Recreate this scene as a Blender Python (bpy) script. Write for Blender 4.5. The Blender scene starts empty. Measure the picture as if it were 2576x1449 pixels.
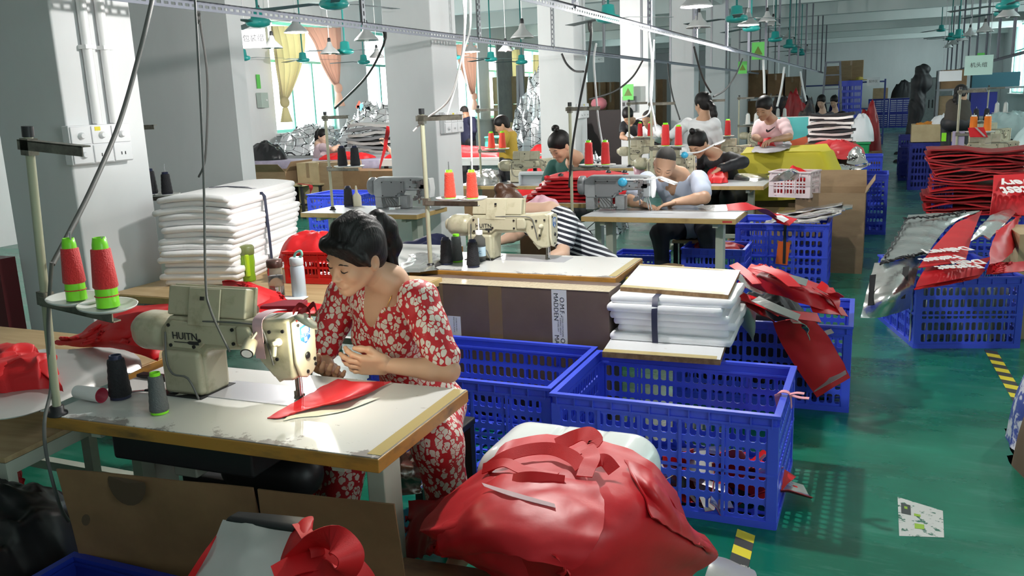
import bpy, bmesh, math, random
import numpy as np
from mathutils import Vector, Matrix, Quaternion, noise
PI = math.pi
sin, cos = math.sin, math.cos
C = bpy.context.scene.collection
RND = random.Random(7)
EXPOSURE, LK, WORLD = 1.2, 50, 3.6
CAMH = 1.65
# ---------------------------------------------------------------- camera model (photo is 2576x1449)
FPX, PITCH, ROLL, YAW = 2150.0, .2125, -.0388, .411
_f = Vector((-sin(YAW)*cos(PITCH), cos(YAW)*cos(PITCH), -sin(PITCH)))
_r0 = Vector((cos(YAW), sin(YAW), 0)); _u0 = _r0.cross(_f)
CR = _r0*cos(ROLL) + _u0*sin(ROLL); CU = -_r0*sin(ROLL) + _u0*cos(ROLL); CF = _f
EYE = Vector((0, 0, CAMH))
def ray(x, y): return CF + CR*((x-1288)/FPX) - CU*((y-724.5)/FPX)
def az(x, y, z):                       # the place at height z that a photo point shows
    d = ray(x, y); return EYE + d*((z-CAMH)/d.z)
def ay(x, y, Y):                       # the place at depth Y that a photo point shows
    d = ray(x, y); return EYE + d*(Y/d.y)
def V(*a): return Vector(a if len(a) > 1 else a[0])

# ---------------------------------------------------------------- materials
MATS = {}
def mat(name, col, rough=.5, metal=0, spec=.5, emit=None, estr=1, var=0, vscale=8, bump=0, bscale=60, alpha=1, coat=0, sheen=0, trans=0):
    if name in MATS: return MATS[name]
    m = bpy.data.materials.new(name); m.use_nodes = True
    nt = m.node_tree; b = nt.nodes['Principled BSDF']
    b.inputs['Base Color'].default_value = (*col, 1); b.inputs['Roughness'].default_value = rough
    b.inputs['Metallic'].default_value = metal; b.inputs['Specular IOR Level'].default_value = spec
    if coat: b.inputs['Coat Weight'].default_value = coat
    if sheen: b.inputs['Sheen Weight'].default_value = sheen
    if trans: b.inputs['Transmission Weight'].default_value = trans
    if alpha < 1: b.inputs['Alpha'].default_value = alpha
    if emit: b.inputs['Emission Color'].default_value = (*emit, 1); b.inputs['Emission Strength'].default_value = estr
    tc = nt.nodes.new('ShaderNodeTexCoord')
    if var:
        n = nt.nodes.new('ShaderNodeTexNoise'); n.inputs['Scale'].default_value = vscale; n.inputs['Detail'].default_value = 5
        r = nt.nodes.new('ShaderNodeValToRGB'); r.color_ramp.elements[0].position = .3; r.color_ramp.elements[1].position = .7
        r.color_ramp.elements[0].color = (*[c*(1-var) for c in col], 1); r.color_ramp.elements[1].color = (*[min(1, c*(1+var*.6)) for c in col], 1)
        nt.links.new(tc.outputs['Object'], n.inputs['Vector']); nt.links.new(n.outputs['Fac'], r.inputs['Fac']); nt.links.new(r.outputs['Color'], b.inputs['Base Color'])
    if bump:
        n2 = nt.nodes.new('ShaderNodeTexNoise'); n2.inputs['Scale'].default_value = bscale; n2.inputs['Detail'].default_value = 4
        bp = nt.nodes.new('ShaderNodeBump'); bp.inputs['Strength'].default_value = bump; bp.inputs['Distance'].default_value = .01
        nt.links.new(tc.outputs['Object'], n2.inputs['Vector']); nt.links.new(n2.outputs['Fac'], bp.inputs['Height']); nt.links.new(bp.outputs['Normal'], b.inputs['Normal'])
    MATS[name] = m; return m
def nodes(m): return m.node_tree.nodes, m.node_tree.links, m.node_tree.nodes['Principled BSDF']
def patchy(name, col, col2, scale, lo, hi, rough=.5, detail=6, stretch=(1, 1, 1), rough2=None, bump=0, coord='Object', metal=0):
    """base colour with patches of a second one: wear, dirt and scuffs"""
    if name in MATS: return MATS[name]
    m = mat(name, col, rough, metal); N, L, b = nodes(m)
    tc = N.new('ShaderNodeTexCoord'); mp = N.new('ShaderNodeMapping'); mp.inputs['Scale'].default_value = stretch
    n = N.new('ShaderNodeTexNoise'); n.inputs['Scale'].default_value = scale; n.inputs['Detail'].default_value = detail; n.inputs['Roughness'].default_value = .62
    r = N.new('ShaderNodeValToRGB'); r.color_ramp.elements[0].position = lo; r.color_ramp.elements[1].position = hi
    r.color_ramp.elements[0].color = (*col, 1); r.color_ramp.elements[1].color = (*col2, 1)
    L.new(tc.outputs[coord], mp.inputs['Vector']); L.new(mp.outputs[0], n.inputs['Vector']); L.new(n.outputs['Fac'], r.inputs['Fac']); L.new(r.outputs['Color'], b.inputs['Base Color'])
    if rough2 is not None:
        mr = N.new('ShaderNodeMapRange'); mr.inputs['From Min'].default_value = lo; mr.inputs['From Max'].default_value = hi
        mr.inputs['To Min'].default_value = rough; mr.inputs['To Max'].default_value = rough2
        L.new(n.outputs['Fac'], mr.inputs['Value']); L.new(mr.outputs[0], b.inputs['Roughness'])
    if bump:
        bp = N.new('ShaderNodeBump'); bp.inputs['Strength'].default_value = bump; bp.inputs['Distance'].default_value = .01
        L.new(n.outputs['Fac'], bp.inputs['Height']); L.new(bp.outputs['Normal'], b.inputs['Normal'])
    return m

# ---------------------------------------------------------------- mesh builder
class MB:
    def __init__(s): s.v = []; s.f = []; s.mi = []; s.sm = []
    def add(s, vs, fs, mi=0, smooth=False):
        o = len(s.v); s.v += [tuple(v) for v in vs]; s.f += [tuple(i+o for i in f) for f in fs]; s.mi += [mi]*len(fs); s.sm += [smooth]*len(fs); return s
    def box(s, x0, x1, y0, y1, z0, z1, mi=0, M=None):
        vs = [Vector((x, y, z)) for z in (z0, z1) for y in (y0, y1) for x in (x0, x1)]
        if M is not None: vs = [M @ v for v in vs]
        return s.add(vs, [(0, 2, 3, 1), (4, 5, 7, 6), (0, 1, 5, 4), (2, 6, 7, 3), (0, 4, 6, 2), (1, 3, 7, 5)], mi)
    def cbox(s, c, size, mi=0, M=None):
        m = Matrix.Translation(c) @ (M if M is not None else Matrix.Identity(4)); h = [q/2 for q in size]
        return s.box(-h[0], h[0], -h[1], h[1], -h[2], h[2], mi, m)
    def bar(s, a, b, w, h, mi=0, up=(0, 0, 1)):
        a = Vector(a); b = Vector(b); d = (b-a); L = d.length; d.normalize(); up = Vector(up)
        if abs(d.dot(up)) > .98: up = Vector((0, 1, 0))
        x = d.cross(up).normalized(); z = x.cross(d)
        vs = [a+x*sx*w/2+z*sz*h/2 for sx, sz in ((-1, -1), (1, -1), (1, 1), (-1, 1))]; vs += [v+d*L for v in vs]
        return s.add(vs, [(3, 2, 1, 0), (4, 5, 6, 7), (0, 1, 5, 4), (1, 2, 6, 5), (2, 3, 7, 6), (3, 0, 4, 7)], mi)
    def tube(s, pts, r, n=8, mi=0, cap=True, smooth=True):
        pts = [Vector(p) for p in pts]; k = len(pts); rs = r if isinstance(r, (list, tuple)) else [r]*k
        t = [(pts[min(i+1, k-1)]-pts[max(i-1, 0)]).normalized() for i in range(k)]
        up = Vector((0, 0, 1)) if abs(t[0].z) < .9 else Vector((1, 0, 0)); x = t[0].cross(up).normalized(); vs = []
        for i in range(k):
            x = (x - t[i]*x.dot(t[i])); x = x.normalized() if x.length > 1e-6 else t[i].orthogonal().normalized(); y = t[i].cross(x)
            vs += [pts[i]+(x*cos(2*PI*j/n)+y*sin(2*PI*j/n))*rs[i] for j in range(n)]
        fs = [(i*n+j, i*n+(j+1) % n, (i+1)*n+(j+1) % n, (i+1)*n+j) for i in range(k-1) for j in range(n)]
        s.add(vs, fs, mi, smooth)
        if cap: s.add(vs[:n], [tuple(range(n-1, -1, -1))], mi); s.add(vs[-n:], [tuple(range(n))], mi)
        return s
    def lathe(s, prof, c=(0, 0, 0), n=20, mi=0, M=None, smooth=True, cap=True):
        c = Vector(c); vs = []
        for r, z in prof: vs += [Vector((r*cos(2*PI*j/n), r*sin(2*PI*j/n), z)) for j in range(n)]
        if M is not None: vs = [M @ v for v in vs]
        vs = [v+c for v in vs]; k = len(prof)
        s.add(vs, [(i*n+j, i*n+(j+1) % n, (i+1)*n+(j+1) % n, (i+1)*n+j) for i in range(k-1) for j in range(n)], mi, smooth)
        if cap:
            if prof[0][0] > 1e-5: s.add(vs[:n], [tuple(range(n-1, -1, -1))], mi)
            if prof[-1][0] > 1e-5: s.add(vs[-n:], [tuple(range(n))], mi)
        return s
    def prism(s, poly, y0, y1, mi=0, M=None):
        """polygon of (x, z), counter-clockwise seen from -y, swept from y0 to y1"""
        n = len(poly); vs = [Vector((x, y0, z)) for x, z in poly]+[Vector((x, y1, z)) for x, z in poly]
        if M is not None: vs = [M @ v for v in vs]
        fs = [tuple(range(n)), tuple(range(2*n-1, n-1, -1))]+[(i, i+n, (i+1) % n+n, (i+1) % n) for i in range(n)]
        return s.add(vs, fs, mi)
    def ell(s, c, r, mi=0, n=12, M=None):
        k = n//2+1; prof = [(sin(PI*i/(k-1)), -cos(PI*i/(k-1))) for i in range(k)]
        m = Matrix.Translation(c) @ (M if M is not None else Matrix.Identity(4)) @ Matrix.Diagonal((*r, 1))
        return s.lathe([(max(a, 1e-4), z) for a, z in prof], n=n, mi=mi, M=m, cap=False)
    def grid(s, P, th=0, mi=0, mi2=None, smooth=True):
        """rows of points as a sheet; th gives it thickness"""
        a = len(P); b = len(P[0]); vs = [p for row in P for p in row]
        fs = [(i*b+j, i*b+j+1, (i+1)*b+j+1, (i+1)*b+j) for i in range(a-1) for j in range(b-1)]
        if not th: return s.add(vs, fs, mi, smooth)
        nr = [Vector((0, 0, 0)) for _ in vs]
        for f in fs:
            q = (vs[f[2]]-vs[f[0]]).cross(vs[f[3]]-vs[f[1]])
            for i in f: nr[i] += q
        back = [v-(q.normalized() if q.length > 1e-12 else Vector((0, 0, 1)))*th for v, q in zip(vs, nr)]
        s.add(vs, fs, mi, smooth); s.add(back, [f[::-1] for f in fs], mi if mi2 is None else mi2, smooth)
        loop = [j for j in range(b)]+[i*b+b-1 for i in range(1, a)]+[(a-1)*b+j for j in range(b-2, -1, -1)]+[i*b for i in range(a-2, 0, -1)]
        k = len(loop); s.add([vs[i] for i in loop]+[back[i] for i in loop], [(i, i+k, (i+1) % k+k, (i+1) % k) for i in range(k)], mi)
        return s
    def mesh(s, name, mats):
        me = bpy.data.meshes.new(name); me.from_pydata(s.v, [], s.f)
        for m in (mats if isinstance(mats, (list, tuple)) else [mats]): me.materials.append(m)
        me.polygons.foreach_set('material_index', s.mi); me.polygons.foreach_set('use_smooth', s.sm); me.update(); return me
    def obj(s, name, mats, parent=None, bevel=0, loc=None):
        o = bpy.data.objects.new(name, s.mesh(name, mats)); C.objects.link(o)
        if parent is not None: o.parent = parent
        if loc is not None: o.location = loc
        if bevel:
            b = o.modifiers.new('bevel', 'BEVEL'); b.width = bevel; b.segments = 2; b.limit_method = 'ANGLE'; b.angle_limit = .6
            for p in o.data.polygons: p.use_smooth = True
            o.modifiers.new('wn', 'WEIGHTED_NORMAL')
        return o
def tag(o, label, cat, group=None, kind=None):
    o['label'] = label; o['category'] = cat
    if group: o['group'] = group
    if kind: o['kind'] = kind
    return o
def thing(name, label, cat, loc=(0, 0, 0), rz=0, group=None):
    o = bpy.data.objects.new(name, None); C.objects.link(o); o.location = loc; o.rotation_euler = (0, 0, rz); o.empty_display_size = .05
    return tag(o, label, cat, group)
def struct(o): o['kind'] = 'structure'; return o
def dup(root, loc, rz=None, label=None, group=None, scale=None):
    def cp(o, par):
        c = o.copy(); C.objects.link(c)
        if par is not None: c.parent = par
        for ch in KIDS.get(o.name) or [k for k in o.children]: cp(ch, c)
        return c
    r = cp(root, None); r.location = loc
    if rz is not None: r.rotation_euler = (0, 0, rz)
    if label: r['label'] = label
    if group: r['group'] = group
    if scale: r.scale = scale if isinstance(scale, (tuple, list)) else (scale,)*3
    return r
KIDS = {}
def fn(p, sc=1, seed=0):                 # smooth noise in -1..1
    return noise.noise(Vector((p[0]*sc+seed*3.7, p[1]*sc-seed*1.3, p[2]*sc+seed*7.1)))
def crp(p0, p1, p2, p3, t):
    return .5*((2*p1)+(p2-p0)*t+(2*p0-5*p1+4*p2-p3)*t*t+(3*p1-p0-3*p2+p3)*t*t*t)
def spline(pts, n):
    pts = [Vector(p) for p in pts]; k = len(pts)-1; out = []
    for i in range(n+1):
        q = i/n*k; a = min(int(q), k-1); t = q-a
        out.append(crp(pts[max(a-1, 0)], pts[a], pts[a+1], pts[min(a+2, k)], t))
    return out
def patch(ctrl, nu=16, nv=16, wr=0, ws=8, seed=0, crease=0):
    """a smooth sheet through rows of control points, with wrinkles"""
    rows = [spline(r, nv) for r in ctrl]; cols = [spline([r[j] for r in rows], nu) for j in range(nv+1)]
    P = [[cols[j][i] for j in range(nv+1)] for i in range(nu+1)]
    if wr or crease:
        for i in range(nu+1):
            for j in range(nv+1):
                a = P[min(i+1, nu)][j]-P[max(i-1, 0)][j]; b = P[i][min(j+1, nv)]-P[i][max(j-1, 0)]
                q = a.cross(b); q = q.normalized() if q.length > 1e-12 else Vector((0, 0, 1)); p = P[i][j]
                d = wr*fn(p, ws, seed)+wr*.5*fn(p, ws*2.3, seed+3)
                if crease: d += crease*(.5-abs(fn((p.x, p.y*1.3, p.z), ws*.8, seed+5))*2)
                P[i][j] = p+q*d
    return P
def sheet(name, ctrl, mats, th=.002, nu=16, nv=16, wr=0, ws=8, seed=0, crease=0, parent=None, mi2=None):
    return MB().grid(patch(ctrl, nu, nv, wr, ws, seed, crease), th, 0, mi2).obj(name, mats, parent)
def heap_pts(c, rx, ry, h, rz=0, seed=0, nu=40, nv=40, fold=.35, fs=6, floor=0, square=2.4):
    """a crumpled mound: dome with creased folds"""
    P = []
    for i in range(nu+1):
        row = []
        for j in range(nv+1):
            a = -1+2*i/nu; b = -1+2*j/nv
            d = (abs(a)**square+abs(b)**square)**(1/square); e = max(0, 1-d*d) if d < 1 else 0
            x = a*rx; y = b*ry
            w = 1-2*abs(fn((x*fs, y*fs*.7, 0), 1, seed)); w2 = 1-2*abs(fn((x*fs*2.1, y*fs*2.6, 1), 1, seed+9))
            z = h*(e**.55)*(1+fold*(w*.6+w2*.3))+.012*max(0, w)*(e > 0)
            sc = 1+.12*fn((a*1.5, b*1.5, 0), 1, seed+2)
            x *= sc; y *= sc
            row.append(Vector((c[0]+x*cos(rz)-y*sin(rz), c[1]+x*sin(rz)+y*cos(rz), c[2]+max(z, 0))))
        P.append(row)
    return P
def heap(name, c, rx, ry, h, m, rz=0, seed=0, parent=None, **k):
    return MB().grid(heap_pts(c, rx, ry, h, rz, seed, **k)).obj(name, m, parent)
def frame(F, U):
    """matrix with local +y along F and +z towards U"""
    F = Vector(F).normalized(); x = F.cross(Vector(U)).normalized(); z = x.cross(F)
    return Matrix((x, F, z)).transposed()
def text_mb(s, size, mi=0, M=None, extrude=0, font=None, spacing=1, bold=0):
    cu = bpy.data.curves.new('t', 'FONT'); cu.body = s; cu.size = size; cu.align_x = 'CENTER'; cu.align_y = 'CENTER'; cu.extrude = extrude; cu.space_character = spacing; cu.offset = bold; cu.resolution_u = 3
    o = bpy.data.objects.new('t', cu); C.objects.link(o); dg = bpy.context.evaluated_depsgraph_get(); me = o.evaluated_get(dg).to_mesh()
    b = MB(); vs = [v.co.copy() for v in me.vertices]
    if M is not None: vs = [M @ v for v in vs]
    b.add(vs, [tuple(p.vertices) for p in me.polygons], mi); o.evaluated_get(dg).to_mesh_clear()
    bpy.data.objects.remove(o); bpy.data.curves.remove(cu); return b

# ---------------------------------------------------------------- implicit surfaces (bodies, hair, clothes)
def _seg(P, a, b):
    ab = b-a; t = np.clip(((P-a) @ ab)/max(ab @ ab, 1e-12), 0, 1); return t, np.linalg.norm(P-a-t[..., None]*ab, axis=-1)
class SDF:
    def __init__(s): s.p = []
    def cap(s, a, b, ra, rb=None, k=.02, sub=False):
        a = np.array(a, float); b = np.array(b, float); rb = ra if rb is None else rb; R = max(ra, rb)
        s.p.append((np.minimum(a, b)-R, np.maximum(a, b)+R, lambda P: (lambda t, d: d-(ra+(rb-ra)*t))(*_seg(P, a, b)), k, sub)); return s
    def chain(s, pts, rs, k=.015):
        for i in range(len(pts)-1): s.cap(pts[i], pts[i+1], rs[i], rs[i+1], k)
        return s
    def ell(s, c, r, R=None, k=.02, sub=False):
        c = np.array(c, float); r = np.array(r, float); Rm = np.eye(3) if R is None else np.array(R, float); m = r.min()
        def f(P):
            q = (P-c) @ Rm; k0 = np.linalg.norm(q/r, axis=-1); k1 = np.linalg.norm(q/(r*r), axis=-1)
            return np.where(k1 > 1e-9, k0*(k0-1)/np.maximum(k1, 1e-9), -m)
        e = np.sqrt(((Rm*r)**2).sum(1)); s.p.append((c-e, c+e, f, k, sub)); return s
    def box(s, c, h, R=None, rd=.01, k=.01, sub=False):
        c = np.array(c, float); h = np.array(h, float); Rm = np.eye(3) if R is None else np.array(R, float)
        def f(P):
            q = np.abs((P-c) @ Rm)-(h-rd); return np.linalg.norm(np.maximum(q, 0), axis=-1)+np.minimum(q.max(-1), 0)-rd
        e = np.abs(Rm) @ h; s.p.append((c-e, c+e, f, k, sub)); return s
    def build(s, res, folds=0, fscale=40, fdir=(1, .3, .2), seed=0, clip=None):
        lo = np.min([p[0] for p in s.p if not p[4]], 0)-3*res-.01; hi = np.max([p[1] for p in s.p if not p[4]], 0)+3*res+.01
        n = np.ceil((hi-lo)/res).astype(int)+1; ax = [lo[i]+res*np.arange(n[i]) for i in range(3)]
        D = np.full(n, 1.0)
        for a, b, f, k, sub in s.p:
            m = k+3*res; i0 = np.maximum(((a-m-lo)/res).astype(int), 0); i1 = np.minimum(((b+m-lo)/res).astype(int)+2, n)
            if (i1 <= i0).any(): continue
            sl = tuple(slice(i0[i], i1[i]) for i in range(3))
            G = np.stack(np.meshgrid(*[ax[i][sl[i]] for i in range(3)], indexing='ij'), -1); d = f(G); o = D[sl]
            if sub: h = np.clip(.5-.5*(o+d)/k, 0, 1); D[sl] = o*(1-h)-d*h+k*h*(1-h)
            else: h = np.clip(.5+.5*(o-d)/k, 0, 1); D[sl] = o*(1-h)+d*h-k*h*(1-h)
        if folds:
            G = np.stack(np.meshgrid(*ax, indexing='ij'), -1); d1 = np.array(fdir, float)
            ph = G @ d1*fscale+1.7*np.sin(G[..., 2]*9+seed)+1.3*np.sin(G[..., 0]*11+2*seed)+np.sin(G[..., 1]*13)
            D = D+folds*(np.sin(ph)+.5*np.sin(2.3*ph+G[..., 2]*21))
        if clip is not None:
            G = np.stack(np.meshgrid(*ax, indexing='ij'), -1)
            for pc, nc in clip: D = np.maximum(D, (G-np.array(pc, float)) @ np.array(nc, float))
        return nets(D, lo, res)
def nets(D, lo, res):
    S = D < 0; nx, ny, nz = D.shape; cs = np.zeros((nx-1, ny-1, nz-1), int); off = [(i, j, k) for i in (0, 1) for j in (0, 1) for k in (0, 1)]
    sl = lambda o: (slice(o[0], nx-1+o[0]), slice(o[1], ny-1+o[1]), slice(o[2], nz-1+o[2]))
    for o in off: cs += S[sl(o)]
    act = (cs > 0) & (cs < 8); idx = np.argwhere(act); num = -np.ones(act.shape, int); num[act] = np.arange(len(idx))
    acc = np.zeros((len(idx), 3)); cnt = np.zeros(len(idx))
    for a in off:
        for ax in range(3):
            if a[ax]: continue
            b = list(a); b[ax] = 1; da = D[tuple((idx+a).T)]; db = D[tuple((idx+b).T)]; x = (da < 0) != (db < 0)
            t = np.where(x, da/np.where(x, da-db, 1), 0); p = idx+np.array(a, float); p[:, ax] += t; acc[x] += p[x]; cnt[x] += 1
    vs = lo+res*acc/cnt[:, None]; F = []
    for ax in range(3):
        s0 = [slice(None)]*3; s1 = [slice(None)]*3; s0[ax] = slice(0, -1); s1[ax] = slice(1, None)
        e = np.argwhere(S[tuple(s0)] != S[tuple(s1)]); u, w = [(1, 2), (2, 0), (0, 1)][ax]
        ok = (e[:, u] > 0) & (e[:, w] > 0) & (e[:, u] < num.shape[u]) & (e[:, w] < num.shape[w]); e = e[ok]; q = []
        for du, dw in ((-1, -1), (0, -1), (0, 0), (-1, 0)):
            c = e.copy(); c[:, u] += du; c[:, w] += dw; q.append(num[tuple(c.T)])
        q = np.stack(q, 1); fl = ~S[tuple(e.T)]; q[fl] = q[fl][:, ::-1]; F.append(q)
    return vs, np.concatenate(F)
def sdf_mb(parts):
    b = MB()
    for vs, fs in parts: b.add(vs.tolist(), fs.tolist(), 0, True)
    return b
def sdf_obj(name, parts, m, parent=None):
    return sdf_mb(parts if isinstance(parts, list) else [parts]).obj(name, m, parent)
# ================================================================ materials of the place
M_wall = patchy('wall_paint', (.74, .75, .76), (.66, .67, .68), 1.3, .35, .75, .75, stretch=(1, 1, .4))
M_ceil = mat('ceiling_paint', (.70, .74, .73), .8, var=.06, vscale=.7)
M_dado = mat('dado_paint', (.10, .008, .012), .45)
M_floor = patchy('floor_epoxy', (.002, .125, .072), (.02, .27, .17), 1.1, .42, .80, .24, rough2=.42, stretch=(.8, 1.7, 1), bump=.02)
def _floor():
    N, L, b = nodes(M_floor); tc = N.new('ShaderNodeTexCoord')
    n = N.new('ShaderNodeTexNoise'); n.inputs['Scale'].default_value = 7; n.inputs['Detail'].default_value = 8; n.inputs['Roughness'].default_value = .7
    r = N.new('ShaderNodeValToRGB'); r.color_ramp.elements[0].position = .52; r.color_ramp.elements[1].position = .78; r.color_ramp.elements[0].color = (0, 0, 0, 1); r.color_ramp.elements[1].color = (.4, .4, .4, 1)
    mp = N.new('ShaderNodeMapping'); mp.inputs['Scale'].default_value = (.35, 1.6, 1); mp.inputs['Rotation'].default_value = (0, 0, .5)
    mix = N.new('ShaderNodeMixRGB'); mix.inputs['Color2'].default_value = (.16, .36, .29, 1)
    src = b.inputs['Base Color'].links[0].from_socket
    L.new(tc.outputs['Object'], mp.inputs[0]); L.new(mp.outputs[0], n.inputs[0]); L.new(n.outputs['Fac'], r.inputs[0]); L.new(r.outputs[0], mix.inputs['Fac']); L.new(src, mix.inputs['Color1'])
    # further down the hall the colour mixes towards a bluer and duller green
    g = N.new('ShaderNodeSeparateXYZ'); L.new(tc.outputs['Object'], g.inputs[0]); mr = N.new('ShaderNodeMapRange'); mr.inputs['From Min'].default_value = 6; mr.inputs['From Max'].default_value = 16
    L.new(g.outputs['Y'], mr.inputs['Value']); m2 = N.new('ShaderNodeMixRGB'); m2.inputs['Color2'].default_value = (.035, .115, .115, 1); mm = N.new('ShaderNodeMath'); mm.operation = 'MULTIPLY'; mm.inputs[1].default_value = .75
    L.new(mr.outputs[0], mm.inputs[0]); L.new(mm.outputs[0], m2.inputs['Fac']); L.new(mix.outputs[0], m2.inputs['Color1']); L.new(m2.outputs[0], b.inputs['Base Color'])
_floor()
M_zinc = mat('galvanised_steel', (.19, .20, .24), .5, .4)
M_zincd = mat('dull_steel', (.24, .25, .27), .45, .6)
M_teal = mat('teal_enamel', (.02, .30, .28), .3)
M_tealw = mat('window_frame_green', (.25, .72, .60), .4)
M_blade = mat('fan_blade_grey_green', (.05, .09, .10), .4)
M_shade = mat('lamp_shade_grey', (.42, .43, .43), .4, .2)
M_white = mat('white_plastic', (.8, .8, .8), .35)
M_black = mat('black_plastic', (.012, .012, .014), .4)
M_bulb = mat('bulb_glass', (.8, .8, .8), .2)
M_lit = mat('lit_bulb', (1, 1, 1), .3, emit=(1, .98, .94), estr=40)
M_cordk = mat('dark_cord', (.035, .035, .035), .5)
M_cordw = mat('white_cord', (.75, .76, .76), .45)
M_cordg = mat('grey_cord', (.12, .12, .115), .5)
M_paper = mat('white_sign_board', (.60, .61, .63), .6)
M_ink = mat('black_ink', (.02, .02, .022), .6)
M_green = mat('green_sticker', (.12, .55, .10), .5)
M_yel = mat('yellow_print', (.75, .62, .03), .5)
def glass():
    m = bpy.data.materials.new('window_glass'); m.use_nodes = True; N = m.node_tree.nodes; L = m.node_tree.links
    for n in list(N):
        if n.type == 'BSDF_PRINCIPLED': N.remove(n)
    o = [n for n in N if n.type == 'OUTPUT_MATERIAL'][0]; t = N.new('ShaderNodeBsdfTransparent'); t.inputs[0].default_value = (.93, .99, .98, 1)
    g = N.new('ShaderNodeBsdfGlossy'); g.inputs['Roughness'].default_value = .05; x = N.new('ShaderNodeMixShader'); x.inputs[0].default_value = .06
    L.new(t.outputs[0], x.inputs[1]); L.new(g.outputs[0], x.inputs[2]); L.new(x.outputs[0], o.inputs['Surface']); return m
M_glass = glass()

# ================================================================ shell of the hall
XL, XR, Y0, Y1, ZC = -11.0, 4.6, -3.2, 43.5, 4.3
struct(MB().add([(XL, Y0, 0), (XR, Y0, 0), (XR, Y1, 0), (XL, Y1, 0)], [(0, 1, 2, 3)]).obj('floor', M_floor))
struct(MB().box(XL-.2, XR+.2, Y0-.2, Y1+.2, ZC, ZC+.15).obj('ceiling', M_ceil))
struct(MB().box(XL, XR, Y1, Y1+.2, 0, ZC).obj('wall_far', M_wall))
struct(MB().box(XL, XR, Y0-.2, Y0, 0, ZC).obj('wall_near', M_wall))
WL = [(13.95, 16.1), (17.35, 19.5), (21.3, 23.4), (24.15, 26.2), (27.0, 29.0), (31.5, 33.6)]
WR = [(-1.6, 1.0), (10.6, 13.2), (18.4, 21), (26.4, 29), (36.6, 40.4)]  # last one is in view, the rest are added to let daylight in
def side_wall(name, x0, x1, wins, z0, z1):
    b = MB(); y = Y0
    for a, c in wins: b.box(x0, x1, y, a, 0, ZC).box(x0, x1, a, c, 0, z0).box(x0, x1, a, c, z1, ZC); y = c
    struct(b.box(x0, x1, y, Y1, 0, ZC).obj(name, M_wall))
side_wall('wall_left', XL-.24, XL, WL, 1.25, 3.4)
side_wall('wall_right', XR, XR+.24, WR, 1.3, 3.9)
wn = 0
def window(x, a, c, z0, z1, zt, s):
    """frame, two mullions, transom, panes; s is the side the room lies on"""
    global wn; wn += 1
    b = MB(); w = .06
    for y in (a, c-w): b.box(x-.04, x+.04, y, y+w, z0, z1)
    for z in (z0, z1-w): b.box(x-.04, x+.04, a+w, c-w, z, z+w)
    b.box(x-.04, x+.04, a+w, c-w, zt, zt+.05)
    for k in (1, 2): y = a+(c-a)*k/3; b.box(x-.035, x+.035, y-.025, y+.025, z0+w, zt)
    b.box(x-.03, x+.03, (a+c)/2-.02, (a+c)/2+.02, zt+.05, z1-w)
    o = struct(b.obj('window_%d' % wn, M_tealw))
    g = MB().box(x-.004, x+.004, a+w, c-w, z0+w, z1-w).obj('pane', M_glass, o)
    struct(MB().box(x+(.04 if s > 0 else -.22), x+(.22 if s > 0 else -.04), a-.05, c+.05, z0-.05, z0-.003).obj('window_%d_sill' % wn, M_wall, o))
for a, c in WL: window(XL-.12, a, c, 1.25, 3.4, 2.62, 1)
for a, c in WR: window(XR+.12, a, c, 1.3, 3.9, 2.9, -1)
# pillars in a row along the hall, with a wall stub behind the first
PX0, PX1 = -4.25, -3.75
for k in range(10):
    y = 3.12+3.9*k
    if y+.5 < Y1: struct(MB().box(PX0, PX1, y, y+.5, 0, ZC).obj('pillar_%d' % (k+1), M_wall, bevel=.012))
struct(MB().box(-6.2, -4.72, 5.5, 5.66, 0, ZC).obj('wall_partition', M_wall))
struct(MB().box(-9.5, PX0, 3.0, 3.1, 0, .95).obj('trim_dado', M_dado))
for k in range(-1, 11):
    y = 3.22+3.9*k
    struct(MB().box(XL, XR, y, y+.3, 3.76, ZC).obj('ceiling_beam_%d' % (k+2), M_ceil))
struct(MB().box(-4.15, -3.85, Y0, Y1, 3.86, ZC-.01).obj('ceiling_beam_long', M_ceil))
# conduit pipes and switch box on the first pillar
t = thing('conduit', 'pair of white conduit pipes down the first pillar above its switch panel', 'pipe', (-3.75, 3.33, 1.65))
for dy in (-.045, .065):
    MB().tube([(.028, dy, -.02), (.028, dy, 2.63)], .024, 10).obj('pipe', M_white, t)
    for z in (.35, 1.0): MB().box(.0, .056, dy-.032, dy+.032, z, z+.02).obj('clip', M_white, t)
def px_box(x0, y0, x1, y1, X):
    a = [EYE+ray(x, y)*(X/ray(x, y).x) for x, y in ((x0, y0), (x1, y1))]; return a
t = thing('dimmer_board', 'white board of dimmers and sockets on the first pillar above the cone stand', 'switch board', (-3.75, 3.085, 1.43))
M_swp = mat('switch_plastic', (.78, .78, .8), .3)
MB().box(.0, .05, .0, .385, -.0, .195).obj('back_box', M_swp, t, .006)
for r in range(2):
    for k in range(3):
        p = MB().box(.05, .058, .006+k*.126, .122+k*.126, .1-r*.095, .189-r*.095).obj('face_plate', M_swp, t, .004)
        if r == 0 or k == 0: MB().lathe([(.017, 0), (.017, .014), (.012, .02)], (.058, .062+k*.126, .143-r*.095), 14, M=Matrix.Rotation(PI/2, 4, 'Y')).obj('dial', M_swp, p)
        else:
            q = MB()
            for dy in (-.012, .012): q.box(.058, .0592, .062+k*.126+dy-.003, .062+k*.126+dy+.003, .13-r*.095, .146-r*.095)
            q.obj('socket_hole', M_black, p)
MB().box(.0585, .0595, .15, .185, .165, .185).obj('warning_sticker', M_yel, t)

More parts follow.
